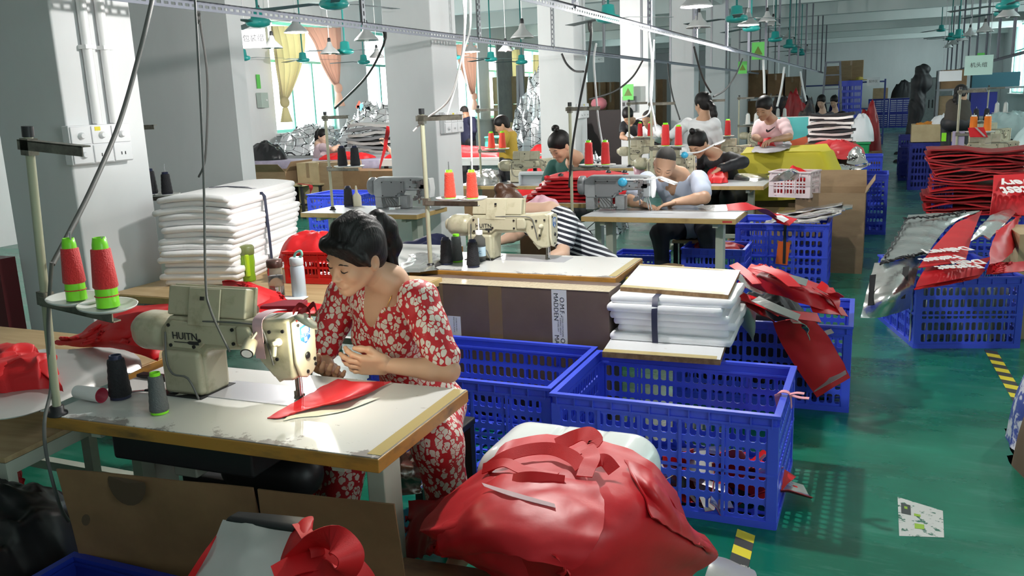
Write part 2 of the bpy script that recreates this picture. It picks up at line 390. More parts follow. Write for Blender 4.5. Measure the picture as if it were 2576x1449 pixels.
# ================================================================ hanging rails of slotted angle
def slotted(b, a, c, w, pitch=.05, side=(0, 1, 0), n=None):
    """flat strip from a to c with a row of slots, w wide along side"""
    a = Vector(a); c = Vector(c); d = c-a; L = d.length; d.normalize(); s = Vector(side); q = s.cross(d); k = n or max(1, int(L/pitch)); p = L/k; t = .003
    for i in range(k):
        o = a+d*(i*p); R = [o-s*w/2, o+d*p-s*w/2, o+d*p+s*w/2, o+s*w/2]; h = w*.16; l = p*.3; m = o+d*p/2
        I = [m-d*l-s*h, m+d*l-s*h, m+d*l+s*h, m-d*l+s*h]
        for sg in (0, 1):
            T = q*(t*sg); b.add([v+T for v in R+I], [(j, (j+1) % 4, (j+1) % 4+4, j+4) if sg else (j+4, (j+1) % 4+4, (j+1) % 4, j) for j in range(4)])
RAILS = [(-3.45, 2.21, 'upper left'), (-1.85, 2.20, 'middle')]
def rail(name, X, Z, label, ya, yb, posts, detail):
    t = thing(name, label, 'rail', (X, ya, Z))
    b = MB(); n = int((min(yb, detail)-ya)/.05)
    slotted(b, (0, 0, .02), (0, n*.05, .02), .045, side=(0, 0, 1), n=n); slotted(b, (.0, 0, .042), (0, n*.05, .042), .04, side=(1, 0, 0), n=n)
    if yb > detail: b.box(-.004, .0, n*.05, yb-ya, 0, .045).box(-.02, .02, n*.05, yb-ya, .04, .044)
    b.obj('beam', M_zinc, t)
    for y in posts:
        b = MB(); h = 4.28-Z
        if y < 10:
            slotted(b, (0, 0, .03), (0, 0, h), .045, side=(0, 1, 0)); slotted(b, (-.021, .021, .03), (-.021, .021, h), .04, side=(1, 0, 0))
        else: b.box(-.004, 0, -.022, .022, .03, h).box(-.04, 0, .018, .022, .03, h)
        b.obj('post', M_zincd if X < -3 else M_zinc, t, loc=(0.004, y-ya, 0))
    return t
ps = [5.45+1.95*k for k in range(14)]
rail('hanging_rail', -3.45, 2.21, 'slotted steel rail hung on posts along the row of pillars', -1.0, 33, [-.4, 1.6, 3.5]+ps, 12)
rail('hanging_rail', -1.85, 2.20, 'slotted steel rail hung on posts above the aisle side row of sewing tables', -1.0, 33, [-.4, 1.6, 3.5]+ps, 12)
rail('hanging_rail', 1.75, 2.05, 'slotted steel rail with lamps over the right hand row of tables', 8, 33, [9.4+1.95*k for k in range(12)], 11)

# ================================================================ pendants and fans
def make_pendant(lit):
    t = thing('pendant_lamp', 'x', 'lamp')
    MB().lathe([(.02, .14), (.032, .12), (.042, .08), (.12, .005), (.132, -.016), (.128, -.016), (.04, .075)], n=24, cap=False).obj('lamp_shade', M_shade, t)
    MB().lathe([(.0, .19), (.016, .19), (.022, .17), (.022, .12)], n=12, cap=False).obj('socket', M_black if not lit else M_shade, t)
    MB().ell((0, 0, .02), (.035, .035, .05)).obj('bulb', M_lit if lit else M_bulb, t)
    MB().tube([(0, 0, .18), (0, 0, 1.0)], .005, 6).obj('cord', M_cordw, t)
    return t
P0, P1 = make_pendant(False), make_pendant(True)
KD = {}
def stretch_cord(r, h):
    for c in r.children:
        if c.name.startswith(('cord', 'down_rod')): c.scale = (1, 1, (h)/1.0)
npd = {0: 0, 1: 0}
def pendant(p, lit, label, group=None, power=0, sc=1):
    src = P1 if lit else P0
    if not npd[lit]: r = src; r.location = p; r['label'] = label
    else: r = dup(src, p, label=label)
    npd[lit] += 1
    if group: r['group'] = group
    for c in r.children:
        if c.name.startswith('cord'):
            h = (4.28-p[2])
            c.data = c.data if False else MB().tube([(0, 0, .18), (0, 0, h)], .005, 6).mesh('cord', M_cordw)
    if lit and power:
        l = bpy.data.lights.new('lamp', 'POINT'); l.energy = power; l.shadow_soft_size = .05; l.color = (1, .97, .92)
        o = bpy.data.objects.new('lamp_light', l); C.objects.link(o); o.location = (p[0], p[1], p[2]-.075)
    return r
def make_fan():
    t = thing('ceiling_fan', 'x', 'fan')
    MB().lathe([(.03, .13), (.06, .12), (.07, .03), (.11, .02), (.125, -.01), (.11, -.035), (.06, -.05), (.0, -.055)], n=24, cap=False).obj('motor', M_teal, t)
    for k in range(3):
        a = k*2*PI/3+.3; M = Matrix.Rotation(a, 4, 'Z')
        MB().grid([[M @ Vector((.12+.52*i/6, (-.06+.12*j/2)*(.6+.4*i/6), .004*j-.012*(i == 0)-.02*i/6)) for j in range(3)] for i in range(7)], .004).obj('blade', M_blade, t)
    return t
F0 = make_fan(); nfan = 0
def fan(p, rz, label, group=None, sc=1):
    global nfan
    if nfan == 0: r = F0; r.location = p; r.rotation_euler.z = rz; r['label'] = label
    else: r = dup(F0, p, rz, label)
    nfan += 1
    if group: r['group'] = group
    MB().tube([(0, 0, .12), (0, 0, 4.28-p[2])], .012, 8).obj('down_rod', M_blade if False else M_teal, r)
    return r
# lit lamps: two over the nearer tables of the aisle row, then down the hall
pendant((-1.52, 3.65, 2.48), True, 'lit pendant lamp hanging over the table with the open white board', power=0)
# ================================================================ shared kit: tables, stands, cones, machines, crates
M_lam = patchy('white_laminate', (.62, .62, .60), (.30, .29, .28), 22, .66, .70, .28, detail=9, stretch=(.7, 1.6, 1))
M_lam2 = mat('grey_laminate', (.52, .53, .55), .3, var=.05)
M_edge = patchy('ochre_edge', (.42, .20, .035), (.16, .09, .03), 9, .5, .72, .4, stretch=(.5, 1, 2))
M_edge2 = patchy('tan_edge', (.48, .33, .13), (.30, .19, .07), 9, .5, .75, .45)
M_tape = mat('yellowed_tape', (.50, .40, .17), .25, alpha=.9)
M_leg = mat('pale_green_steel', (.44, .48, .40), .45, var=.1)
M_darkm = mat('dark_iron', (.02, .02, .022), .45, .3)
M_cream = patchy('cream_enamel', (.46, .43, .31), (.30, .27, .17), 14, .52, .74, .34, detail=7)
M_cream2 = mat('cream_enamel_light', (.60, .56, .42), .3)
M_gream = patchy('grey_enamel', (.36, .38, .39), (.27, .28, .29), 9, .45, .75, .35)
M_gream2 = mat('grey_enamel_dark', (.22, .23, .24), .35)
M_steel = mat('bright_steel', (.55, .55, .57), .22, .9)
M_tray = mat('spool_tray_white', (.66, .66, .63), .3)
M_olive = mat('olive_pole_paint', (.38, .38, .27), .35)
M_grime = patchy('grimy_steel', (.22, .21, .17), (.08, .07, .06), 20, .4, .7, .45, metal=.5)
M_lime = mat('lime_plastic', (.22, .72, .02), .35)
M_thr_r = mat('red_thread', (.62, .012, .014), .6, bump=.5, bscale=220, sheen=.2)
M_thr_o = mat('orange_red_thread', (.75, .05, .02), .6, bump=.5, bscale=220, sheen=.2)
M_thr_k = mat('black_thread', (.008, .008, .012), .7, bump=.5, bscale=200)
M_thr_g = mat('grey_thread', (.10, .11, .115), .65, bump=.5, bscale=200)
M_thr_p = mat('pink_thread', (.72, .42, .42), .65, bump=.4, bscale=200)
M_thr_or = mat('orange_thread', (.9, .22, .01), .6, bump=.4, bscale=200)
M_crate = mat('blue_crate_plastic', (.055, .095, .72), .38, var=.08, vscale=3)
M_crated = mat('dark_blue_crate_plastic', (.012, .02, .22), .42, var=.1, vscale=3)
M_red = mat('red_nonwoven', (.60, .006, .010), .55, var=.12, vscale=5, bump=.06, bscale=300)
M_redg = mat('red_coated_fabric', (.58, .010, .018), .46, var=.10, vscale=6, bump=.05, bscale=40)
M_redd = mat('deep_red_fabric', (.30, .004, .008), .5, var=.25, vscale=8)
M_silv = mat('silver_foil', (.72, .71, .69), .24, .92, var=.12, vscale=14, bump=.25, bscale=26)
M_silvw = mat('silver_sheet', (.62, .60, .58), .3, .55, var=.06, bump=.06, bscale=20)
M_blackf = mat('black_fabric', (.010, .010, .013), .6)
M_card = patchy('cardboard', (.30, .205, .115), (.235, .155, .085), 4, .4, .7, .75, stretch=(1, 1, 3))
M_cardd = patchy('dusty_cardboard', (.235, .132, .062), (.18, .098, .046), 4, .4, .7, .75)
M_cardl = patchy('pale_cardboard', (.46, .36, .21), (.38, .29, .16), 4, .4, .7, .75)
M_ptape = mat('parcel_tape', (.33, .22, .12), .18, alpha=.55)
M_foam = mat('white_foam', (.90, .88, .88), .8, bump=.15, bscale=80)
M_foamg = mat('white_foam_film', (.74, .75, .78), .42, bump=.1, bscale=50)
M_navy = mat('navy_strap', (.012, .016, .05), .55)
M_red_p = mat('red_plastic', (.68, .012, .012), .35)

def wear_table():
    m = M_lam; N, L, b = nodes(m); tc = N.new('ShaderNodeTexCoord'); sx = N.new('ShaderNodeSeparateXYZ'); L.new(tc.outputs['Object'], sx.inputs[0])
    n = N.new('ShaderNodeTexNoise'); n.inputs['Scale'].default_value = 9; n.inputs['Detail'].default_value = 9; n.inputs['Roughness'].default_value = .75; L.new(tc.outputs['Object'], n.inputs[0])
    mr = N.new('ShaderNodeMapRange'); mr.inputs['From Min'].default_value = -.29; mr.inputs['From Max'].default_value = -.13; mr.inputs['To Min'].default_value = .13; mr.inputs['To Max'].default_value = -.12
    L.new(sx.outputs['Y'], mr.inputs['Value']); ad = N.new('ShaderNodeMath'); L.new(n.outputs['Fac'], ad.inputs[0]); L.new(mr.outputs[0], ad.inputs[1])
    r = N.new('ShaderNodeValToRGB'); r.color_ramp.elements[0].position = .60; r.color_ramp.elements[1].position = .63; L.new(ad.outputs[0], r.inputs[0])
    mx = N.new('ShaderNodeMixRGB'); mx.inputs['Color2'].default_value = (.27, .25, .24, 1); src = b.inputs['Base Color'].links[0].from_socket
    L.new(r.outputs[0], mx.inputs['Fac']); L.new(src, mx.inputs['Color1']); L.new(mx.outputs[0], b.inputs['Base Color'])
wear_table()

def table(cx, cy, W, D, label, ztop=.76, rz=0, top=None, edge=None, group='sewing tables', tape=True, th=.042, name='sewing_table', box=False):
    t = thing(name, label, 'table', (cx, cy, 0), rz, group); top = top or M_lam; edge = edge or M_edge
    o = MB().box(-W/2+.004, W/2-.004, -D/2+.004, D/2-.004, -.004, 0).obj('tabletop', top, t, loc=(0, 0, ztop))
    MB().box(-W/2, W/2, -D/2, D/2, ztop-th, ztop-.003).obj('edge_band', edge, t, .003)
    if tape: MB().box(W/2-.045, W/2-.004, -D/2+.02, D/2-.01, ztop+.0005, ztop+.0012).obj('edge_tape', M_tape, t)
    for s in (-1, 1):
        x = s*(W/2-.16)
        MB().box(x-.03, x+.03, -.05, .05, .06, ztop-th-.02).obj('leg', M_leg, t, .004)
        MB().box(x-.03, x+.03, -D/2+.14, D/2-.06, 0, .06).obj('foot', M_leg, t, .006)
        MB().box(x-.02, x+.02, -D/2+.05, D/2-.05, ztop-th-.035, ztop-th).obj('bracket', M_leg, t)
    MB().box(-W/2+.19, W/2-.19, -.02, .02, .18, .22).obj('cross_bar', M_leg, t)
    if box:
        MB().box(-.02, .2, -.12, .1, ztop-th-.2, ztop-th-.002).obj('motor_box', M_leg, t, .01)
        MB().box(-.12, .12, .0, .2, .12, .135).obj('pedal', M_darkm, t)
    return t

# -------- cones of thread
def make_cone(name, thread, core, r0, r1, h, cat='thread cone', used=0):
    t = thing(name, 'x', cat)
    if used:
        MB().lathe([(r0*.92, 0), (r0*.88, h*used), (r1*.80, h+.012), (r1*.66, h+.03), (r1*.55, h+.03), (r0*.7, 0)], n=18).obj('core', core, t); MB().lathe([(r0*.9, h*used), (r0, h*used+.004), (r1, h), (r1*.7, h+.002)], n=20).tube([(r0*.93*cos(a), r0*.93*sin(a), h*used*.6) for a in [k*PI/8 for k in range(17)]], .0015, 5).obj('thread', thread, t); return t
    MB().lathe([(r0*.92, 0), (r0*.92, .006), (r1*.75, h+.012), (r1*.62, h+.012), (r0*.7, 0)], n=18).obj('core', core, t)
    k = 10; MB().lathe([(r0*.9, .008)]+[(r0+(r1-r0)*i/k+(.0012 if i % 2 else 0), .012+(h-.014)*i/k) for i in range(k+1)]+[(r1*.7, h)], n=20).obj('thread', thread, t)
    return t
CONES = {}
def cone(kind, p, label, group=None, sc=1):
    if kind not in CONES:
        a_ = {
            'red': ('thread_cone', M_thr_r, M_lime, .031, .024, .155), 'used': ('thread_cone', M_thr_r, M_lime, .031, .024, .150, 'thread cone', .33), 'orange': ('thread_cone', M_thr_o, M_lime, .033, .024, .145), 'black': ('thread_cone', M_thr_k, M_navy, .036, .026, .135),
            'grey': ('thread_cone', M_thr_g, M_lime, .036, .026, .15), 'pink': ('thread_cone', M_thr_p, M_white, .045, .03, .16), 'amber': ('thread_cone', M_thr_or, M_white, .032, .028, .14), 'white': ('thread_cone', M_tray, M_white, .034, .026, .14)}[kind]
        r = CONES[kind] = make_cone(*a_); r.location = p; r['label'] = label
    else: r = dup(CONES[kind], p, label=label)
    r.scale = (sc,)*3
    if group: r['group'] = group
    return r

# -------- thread stand: pole, guide arm, tray arm with two spool trays
def make_stand():
    t = thing('thread_stand', 'x', 'thread stand'); H = .86
    MB().tube([(0, 0, 0), (0, 0, H)], .0125, 12).obj('pole', M_olive, t)
    MB().lathe([(.03, 0), (.03, .008), (.02, .012), (.02, .028), (.0125, .03)], n=14).obj('base_nut', M_darkm, t)
    MB().box(-.018, .018, -.016, .016, H-.06, H-.012).box(-.03, .25, -.016, -.012, H-.045, H-.018).box(-.03, .25, -.016, .012, H-.02, H-.016).obj('guide_arm', M_grime, t)
    MB().lathe([(.016, 0), (.016, .03)], (0, 0, H-.008), 12).obj('top_cap', M_black, t)
    MB().box(-.018, .018, -.016, .016, .355, .395).box(-.0, .32, -.02, -.016, .355, .382).box(0, .32, -.02, .008, .355, .359).obj('tray_arm', M_grime, t)
    for x in (.15, .285):
        tr = MB().lathe([(.0, 0), (.06, .0), (.078, .008), (.081, .014), (.078, .013), (.058, .004), (0, .003)], (x, -.005, .388), 28, cap=False).obj('spool_tray', M_tray, t)
        MB().tube([(x, -.005, .39), (x, -.005, .595)], .003, 6).obj('spool_pin', M_steel, tr)
    return t
STAND = None
def stand(x, y, label, rz=0, z=.76, group='thread stands on the sewing tables'):
    global STAND
    if STAND is None: r = STAND = make_stand(); r.location = (x, y, z); r.rotation_euler.z = rz; r['label'] = label
    else: r = dup(STAND, (x, y, z), rz, label)
    r['group'] = group; return r
def on_tray(x, y, k, rz=0, z=.76, lean=0):
    """the place of tray k of the stand at x, y"""
    d = (.15, .285)[k]; return (x+d*cos(rz)+.005*sin(rz)+lean*.3935, y+d*sin(rz)-.005*cos(rz), z+.3935-lean*d)

# -------- cream long arm machine, needle at the origin, handwheel towards -x
def make_machine():
    t = thing('sewing_machine', 'x', 'sewing machine')
    prof = [(-.49, 0), (-.325, 0), (-.32, .12), (-.313, .14), (-.298, .155), (-.17, .166), (-.12, .165), (-.10, .135), (-.055, .088), (-.02, .078), (.022, .082), (.024, .27), (.0, .278), (-.12, .266), (-.45, .262), (-.492, .215)]
    MB().prism([(x, z) for x, z in prof], -.082, .03).obj('body', M_cream, t, .012)
    MB().box(-.487, -.328, -.1, .04, 0.002, .15).obj('column', M_cream, t, .016)
    c = MB().prism([(-.455, .16), (-.33, .16), (-.305, .18), (-.175, .178), (-.172, .245), (-.43, .25), (-.458, .225)], -.092, -.08).obj('cover_plate', M_cream, t, .003)
    MB().prism([(-.17, .185), (-.112, .187), (-.108, .225), (-.12, .25), (-.17, .248)], -.1, -.08).obj('side_cover', M_cream, t, .01)
    lg = text_mb('HUITN', .034, M=Matrix.Translation((-.378, -.0935, .2005)) @ Matrix.Rotation(PI/2, 4, 'X') @ Matrix.Diagonal((1.0, 1.0, 1, 1)), extrude=.0008)
    lg.box(-.425, -.368, -.0935, -.092, .179, .1815).prism([(-.37, .178), (-.362, .1745), (-.325, .1745), (-.325, .186), (-.362, .186), (-.37, .1825)], -.0935, -.092)
    lo = lg.obj('logo', M_ink, c)
    # end plate with the maker's shield
    fp = [(-.078, .268), (-.03, .277), (.022, .262), (.03, .235), (.024, .11), (.0, .088), (-.03, .08), (-.06, .09), (-.078, .14)]
    Mx = Matrix(((0, 1, 0, 0), (1, 0, 0, 0), (0, 0, 1, 0), (0, 0, 0, 1)))
    f = MB().prism(fp[::-1], .024, .038, M=Mx).obj('end_plate', M_cream2, t, .005)
    sh = MB().prism([(-.052, .245), (-.052, .205), (-.027, .19), (-.003, .205), (-.003, .245), (-.027, .25)][::-1], .038, .0395, M=Mx); sb = sh.obj('badge', mat('badge_blue', (.03, .14, .42), .4), f)
    MB().prism([(-.046, .24), (-.046, .224), (-.009, .224), (-.009, .24), (-.027, .244)][::-1], .0395, .0400, M=Mx).box(.0395, .0402, -.034, -.02, .197, .21).obj('badge_inset', M_paper, sb)
    bt = text_mb('HUITN', .015, M=Matrix.Translation((.0405, -.0275, .217)) @ Matrix.Rotation(PI/2, 4, 'Z') @ Matrix.Rotation(PI/2, 4, 'X')); bt.obj('badge_text', M_paper, sb)
    s = MB()
    for x, z in ((-.44, .168), (-.345, .168), (-.32, .19), (-.185, .19), (-.185, .235), (-.44, .235), (-.12, .2), (-.05, .235), (-.075, .2), (-.03, .15), (.0, .24)): s.lathe([(.006, 0), (.006, .004)], (x, -.092 if x < -.17 else -.084, z), 8, M=Matrix.Rotation(PI/2, 4, 'X')).obj('screw', M_black, t); s = MB()
    for y, z in ((-.06, .255), (.01, .13), (-.03, .1), (.012, .112)): s.lathe([(.006, 0), (.006, .003)], (.038, y, z), 8, M=Matrix.Rotation(PI/2, 4, 'Y')).obj('screw', M_black, f); s = MB()
    MB().lathe([(.009, 0), (.012, .004), (.009, .007)], (.0385, -.028, .152), 12, M=Matrix.Rotation(PI/2, 4, 'Y')).obj('oil_window', M_black, f)
    sdf_obj('motor_cover', SDF().box((-.555, -.022, .193), (.085, .07, .064), rd=.058, k=.01).build(.006), M_cream, t)
    MB().lathe([(.0, 0), (.03, .0), (.035, .006), (.035, .02), (.0, .024)], (-.652, -.02, .195), 20, M=Matrix.Rotation(PI/2, 4, 'Y')).obj('handwheel', M_cream, t)
    M = Matrix.Translation((-.30, -.045, .307)) @ Matrix.Rotation(-.25, 4, 'X')
    p = MB().cbox((0, 0, 0), (.31, .045, .095), M=M).obj('control_panel', M_cream, t, .006)
    MB().cbox((0, 0, 0), (.325, .012, .10), M=M @ Matrix.Translation((0, .02, .004))).obj('panel_rim', M_cream, p, .003)
    MB().cbox((0, 0, 0), (.28, .004, .07), M=M @ Matrix.Translation((0, .028, 0))).obj('display', M_black, p)
    b = MB().cbox((-.0, -.032, -.01), (.125, .006, .12), M=M).obj('panel_bracket', M_cream, p, .003)
    s = MB()
    for x, z in ((0, .02), (-.04, -.04), (.045, -.04)): MB().cbox((x, -.037, z), (.012, .006, .012), M=M).obj('bracket_bolt', M_black, b)
    MB().tube([(-.005, -.02, .085), (-.005, -.02, .012)], .004, 8).tube([(.004, -.02, .085), (.004, -.02, .004)], .0015, 6).obj('needle_bar', M_steel, t)
    MB().tube([(-.016, -.02, .09), (-.016, -.02, .022)], .005, 8).box(-.022, -.008, -.032, .006, .004, .012).box(-.022, -.01, -.03, -.01, .01, .03).obj('presser_foot', M_grime, t)
    MB().prism([(-.085, .105), (-.05, .065), (-.038, .072), (-.07, .115)], -.06, -.03).obj('knee_lift_plate', M_cream2, t, .002)
    MB().lathe([(.013, 0), (.013, .012), (.008, .016), (.008, .03), (.0, .032)], (-.02, -.082, .205), 12, M=Matrix.Rotation(PI/2, 4, 'X')).tube([(-.03, -.1, .165), (-.024, -.1, .195)], .008, 8).obj('thread_tension', M_cream2, t)
    MB().tube([(-.15, -.03, .265), (-.15, -.03, .32)], .004, 8).tube([(-.2, -.0, .275), (-.16, -.0, .28)], .014, 10).obj('thread_guide', M_steel, t)
    MB().box(-.34, .11, -.085, .075, .0, .0025).obj('bed_plate', mat('bed_plate_steel', (.58, .58, .62), .32, .5), t)
    MB().box(-.50, -.32, -.115, .05, .0, .004).obj('bed_base', M_darkm, t)
    h = MB().tube(spline([(-.30, -.09, .255), (-.15, -.095, .26), (-.08, -.09, .25), (-.06, -.088, .2), (-.045, -.086, .13)], 16), .003, 6); h.tube(spline([(-.46, -.09, .21), (-.455, -.105, .12), (-.42, -.12, .08), (-.36, -.12, .07), (-.33, -.115, .0)], 16), .0035, 6); h.obj('wire', M_cordg, t)
    return t
MACH = None
def machine(x, y, label, rz=0, z=.76):
    global MACH
    if MACH is None: r = MACH = make_machine(); r.location = (x, y, z); r.rotation_euler.z = rz; r['label'] = label
    else: r = dup(MACH, (x, y, z), rz, label)
    r['group'] = 'cream long arm sewing machines'; return r
# -------- grey walking foot machine
def make_grey():
    t = thing('sewing_machine', 'x', 'sewing machine')
    MB().prism([(-.56, .13), (-.54, .1), (-.3, .1), (-.27, .16), (-.02, .17), (-.005, .2), (-.02, .275), (-.1, .285), (-.5, .285), (-.56, .25)], -.07, .04).obj('body', M_gream, t, .014)
    MB().box(-.55, -.47, -.06, .05, .002, .12).obj('column', M_gream, t, .008); MB().box(-.30, -.22, -.05, .05, .002, .12).obj('column', M_gream, t, .008)
    c = MB().prism([(-.46, .11), (-.31, .11), (-.29, .14), (-.23, .15), (-.23, .25), (-.46, .25)], -.085, -.07).obj('side_cover', M_gream2, t, .008)
    s = MB()
    for x, z in ((-.45, .12), (-.31, .12), (-.25, .16), (-.25, .24), (-.45, .24), (-.35, .24), (-.16, .26), (-.17, .2)): s.lathe([(.006, 0), (.006, .004)], (x, -.085 if x < -.23 else -.07, z), 8, M=Matrix.Rotation(PI/2, 4, 'X')).obj('screw', M_black, c); s = MB()
    MB().lathe([(.0, 0), (.075, .0), (.08, .01), (.08, .04), (.06, .055), (0, .055)], (-.61, -.015, .2), 24, M=Matrix.Rotation(PI/2, 4, 'Y')).obj('handwheel', M_gream2, t)
    MB().box(-.43, -.33, -.07, .0, .02, .1).obj('motor', M_gream, t, .01)
    MB().box(-.085, .0, -.07, .04, .11, .27).obj('head', M_gream, t, .012)
    h = MB(); rr = random.Random(4)
    for i in range(22): h.cbox((rr.uniform(-.12, .0), rr.uniform(-.09, -.07), rr.uniform(.06, .25)), (rr.uniform(.008, .03), .02, rr.uniform(.01, .05)))
    h.tube([(-.2, -.085, .18), (-.06, -.085, .18)], .006, 8).tube([(-.03, -.02, .12), (-.0, -.02, .005)], .006, 8).tube([(-.045, -.03, .12), (-.02, -.03, .01)], .005, 8); h.obj('linkage', M_steel, t)
    MB().prism([(.0, .12), (.018, .1), (.03, .18), (.022, .27), (.0, .275)], -.06, .03).obj('end_plate', M_white, t, .005)
    MB().box(-.30, .1, -.085, .08, .0, .003).obj('bed_plate', M_steel, t)
    w = MB(); 
    for i in range(6): w.tube(spline([(-.47+.02*i, -.07, .1), (-.45+.03*i, -.09, .05), (-.4+.02*i, -.1, .02), (-.28, -.06, .03)], 10), .004, 6)
    w.obj('wire', M_cordg, t)
    return t
GREY = None
def grey_machine(x, y, label, rz=0, z=.76):
    global GREY
    if GREY is None: r = GREY = make_grey(); r.location = (x, y, z); r.rotation_euler.z = rz; r['label'] = label
    else: r = dup(GREY, (x, y, z), rz, label)
    r['group'] = 'grey walking foot machines'; return r

# -------- lattice crates
def lattice(b, o, u, v, W, H, nu, nv, t, mu=.15, mv=.16):
    """panel of nu x nv rounded holes; o corner, u, v unit directions, thickness t along u x v"""
    o = Vector(o); u = Vector(u); v = Vector(v); n = u.cross(v)*t; a = W/nu; c = H/nv
    for i in range(nu):
        for j in range(nv):
            p = o+u*(i*a)+v*(j*c); m0 = a*mu; m1 = c*mv; ch = min(a, c)*.16
            R = [p, p+u*a, p+u*a+v*c, p+v*c]
            q = [(m0+ch, m1), (a-m0-ch, m1), (a-m0, m1+ch), (a-m0, c-m1-ch), (a-m0-ch, c-m1), (m0+ch, c-m1), (m0, c-m1-ch), (m0, m1+ch)]
            O = [p+u*x+v*y for x, y in q]; vs = R+O; vs = vs+[x+n for x in vs]
            F = [(0, 1, 5, 4), (1, 6, 5), (1, 2, 7, 6), (2, 8, 7), (2, 3, 9, 8), (3, 10, 9), (3, 0, 11, 10), (0, 4, 11)]
            fs = [f for f in F]+[tuple(k+12 for k in f[::-1]) for f in F]+[(4+k, 4+(k+1) % 8, 16+(k+1) % 8, 16+k) for k in range(8)]
            b.add(vs, fs)
def make_crate(W, D, H, nx, ny, nz, m, name='plastic_crate', t=.006, rim=.055, post=.045, solid=False, handle=True):
    r = thing(name, 'x', 'crate'); b = MB(); w, d = W/2, D/2; z0 = .03; zt = H-rim
    if solid:
        b.box(-w+.01, w-.01, -d+.01, -d+.016, 0, zt).box(-w+.01, w-.01, d-.016, d-.01, 0, zt).box(-w+.01, -w+.016, -d+.016, d-.016, 0, zt).box(w-.016, w-.01, -d+.016, d-.016, 0, zt).box(-w+.016, w-.016, -d+.016, d-.016, 0, .006)
    else:
        L = W-2*post
        hs = nz//2
        lattice(b, (-w+post, -d+.012, z0), (1, 0, 0), (0, 0, 1), L, zt-z0, nx, nz, -t)
        lattice(b, (w-post, d-.012, z0), (-1, 0, 0), (0, 0, 1), L, zt-z0, nx, nz, -t)
        lattice(b, (w-.012, -d+post, z0), (0, 1, 0), (0, 0, 1), D-2*post, zt-z0, ny, nz, -t)
        lattice(b, (-w+.012, d-post, z0), (0, -1, 0), (0, 0, 1), D-2*post, zt-z0, ny, nz, -t)
        lattice(b, (-w+.02, -d+.02, .012), (1, 0, 0), (0, 1, 0), W-.04, D-.04, max(4, nx//2), max(3, ny//2), .006, .1, .1)
        for sx in (-1, 1):
            for sy in (-1, 1): b.box(min(sx*(w-.006), sx*(w-post)), max(sx*(w-.006), sx*(w-post)), min(sy*(d-.006), sy*(d-.014)), max(sy*(d-.006), sy*(d-.014)), 0, zt).box(min(sx*(w-.006), sx*(w-.014)), max(sx*(w-.006), sx*(w-.014)), min(sy*(d-.014), sy*(d-post)), max(sy*(d-.014), sy*(d-post)), 0, zt)
        for y in (-d+.004, d-.012): b.box(-w+.01, w-.01, y, y+.008, 0, z0).box(-w+.006, w-.006, y, y+.008, (z0+zt)/2-.006, (z0+zt)/2+.006)
        for x in (-w+.004, w-.012): b.box(x, x+.008, -d+.01, d-.01, 0, z0).box(x, x+.008, -d+.006, d-.006, (z0+zt)/2-.006, (z0+zt)/2+.006)
        k = max(3, nx//4)
        for i in range(1, k):
            x = -w+post+L*i/k
            for y in (-d+.004, d-.012): b.box(x-.006, x+.006, y, y+.008, z0, zt)
    b.obj('body', m, r)
    q = MB()
    for z, e, h in ((H-.012, 0, .012), (H-rim, .006, .01)):
        q.box(-w+e, w-e, -d+e, -d+.026, z, z+h).box(-w+e, w-e, d-.026, d-e, z, z+h).box(-w+e, -w+.026, -d+.026, d-.026, z, z+h).box(w-.026, w-e, -d+.026, d-.026, z, z+h)
    q.box(-w+.014, w-.014, -d+.014, -d+.02, H-rim, H-.01).box(-w+.014, w-.014, d-.02, d-.014, H-rim, H-.01).box(-w+.014, -w+.02, -d+.02, d-.02, H-rim, H-.01).box(w-.02, w-.014, -d+.02, d-.02, H-rim, H-.01)
    for i in range(nx//2+1):
        x = -w+.03+(W-.06)*i/(nx//2)
        for y in (-d+.004, d-.014): q.box(x-.0025, x+.0025, y, y+.01, H-rim, H-.01)
    for i in range(ny//2+1):
        y = -d+.03+(D-.06)*i/(ny//2)
        for x in (-w+.004, w-.014): q.box(x, x+.01, y-.0025, y+.0025, H-rim, H-.01)
    q.obj('rim', m, r)
    return r
CR_ = {}
CRATES = {'big': (.925, .66, .467, 22, 15, 5, M_crate), 'deep': (.76, .60, .58, 14, 11, 6, M_crate), 'mid': (.62, .44, .36, 14, 9, 4, M_crate), 'navy': (.76, .6, .6, 14, 11, 6, M_crated), 'tray': (.6, .42, .2, 10, 7, 2, M_crate)}
def crate(kind, x, y, label, rz=0, z=0, group='blue lattice crates', scale=None):
    if kind not in CR_: r = CR_[kind] = make_crate(*CRATES[kind]); r.location = (x, y, z); r.rotation_euler.z = rz; r['label'] = label
    else: r = dup(CR_[kind], (x, y, z), rz, label)
    if scale: r.scale = scale if isinstance(scale, tuple) else (scale,)*3
    r['group'] = group; return r
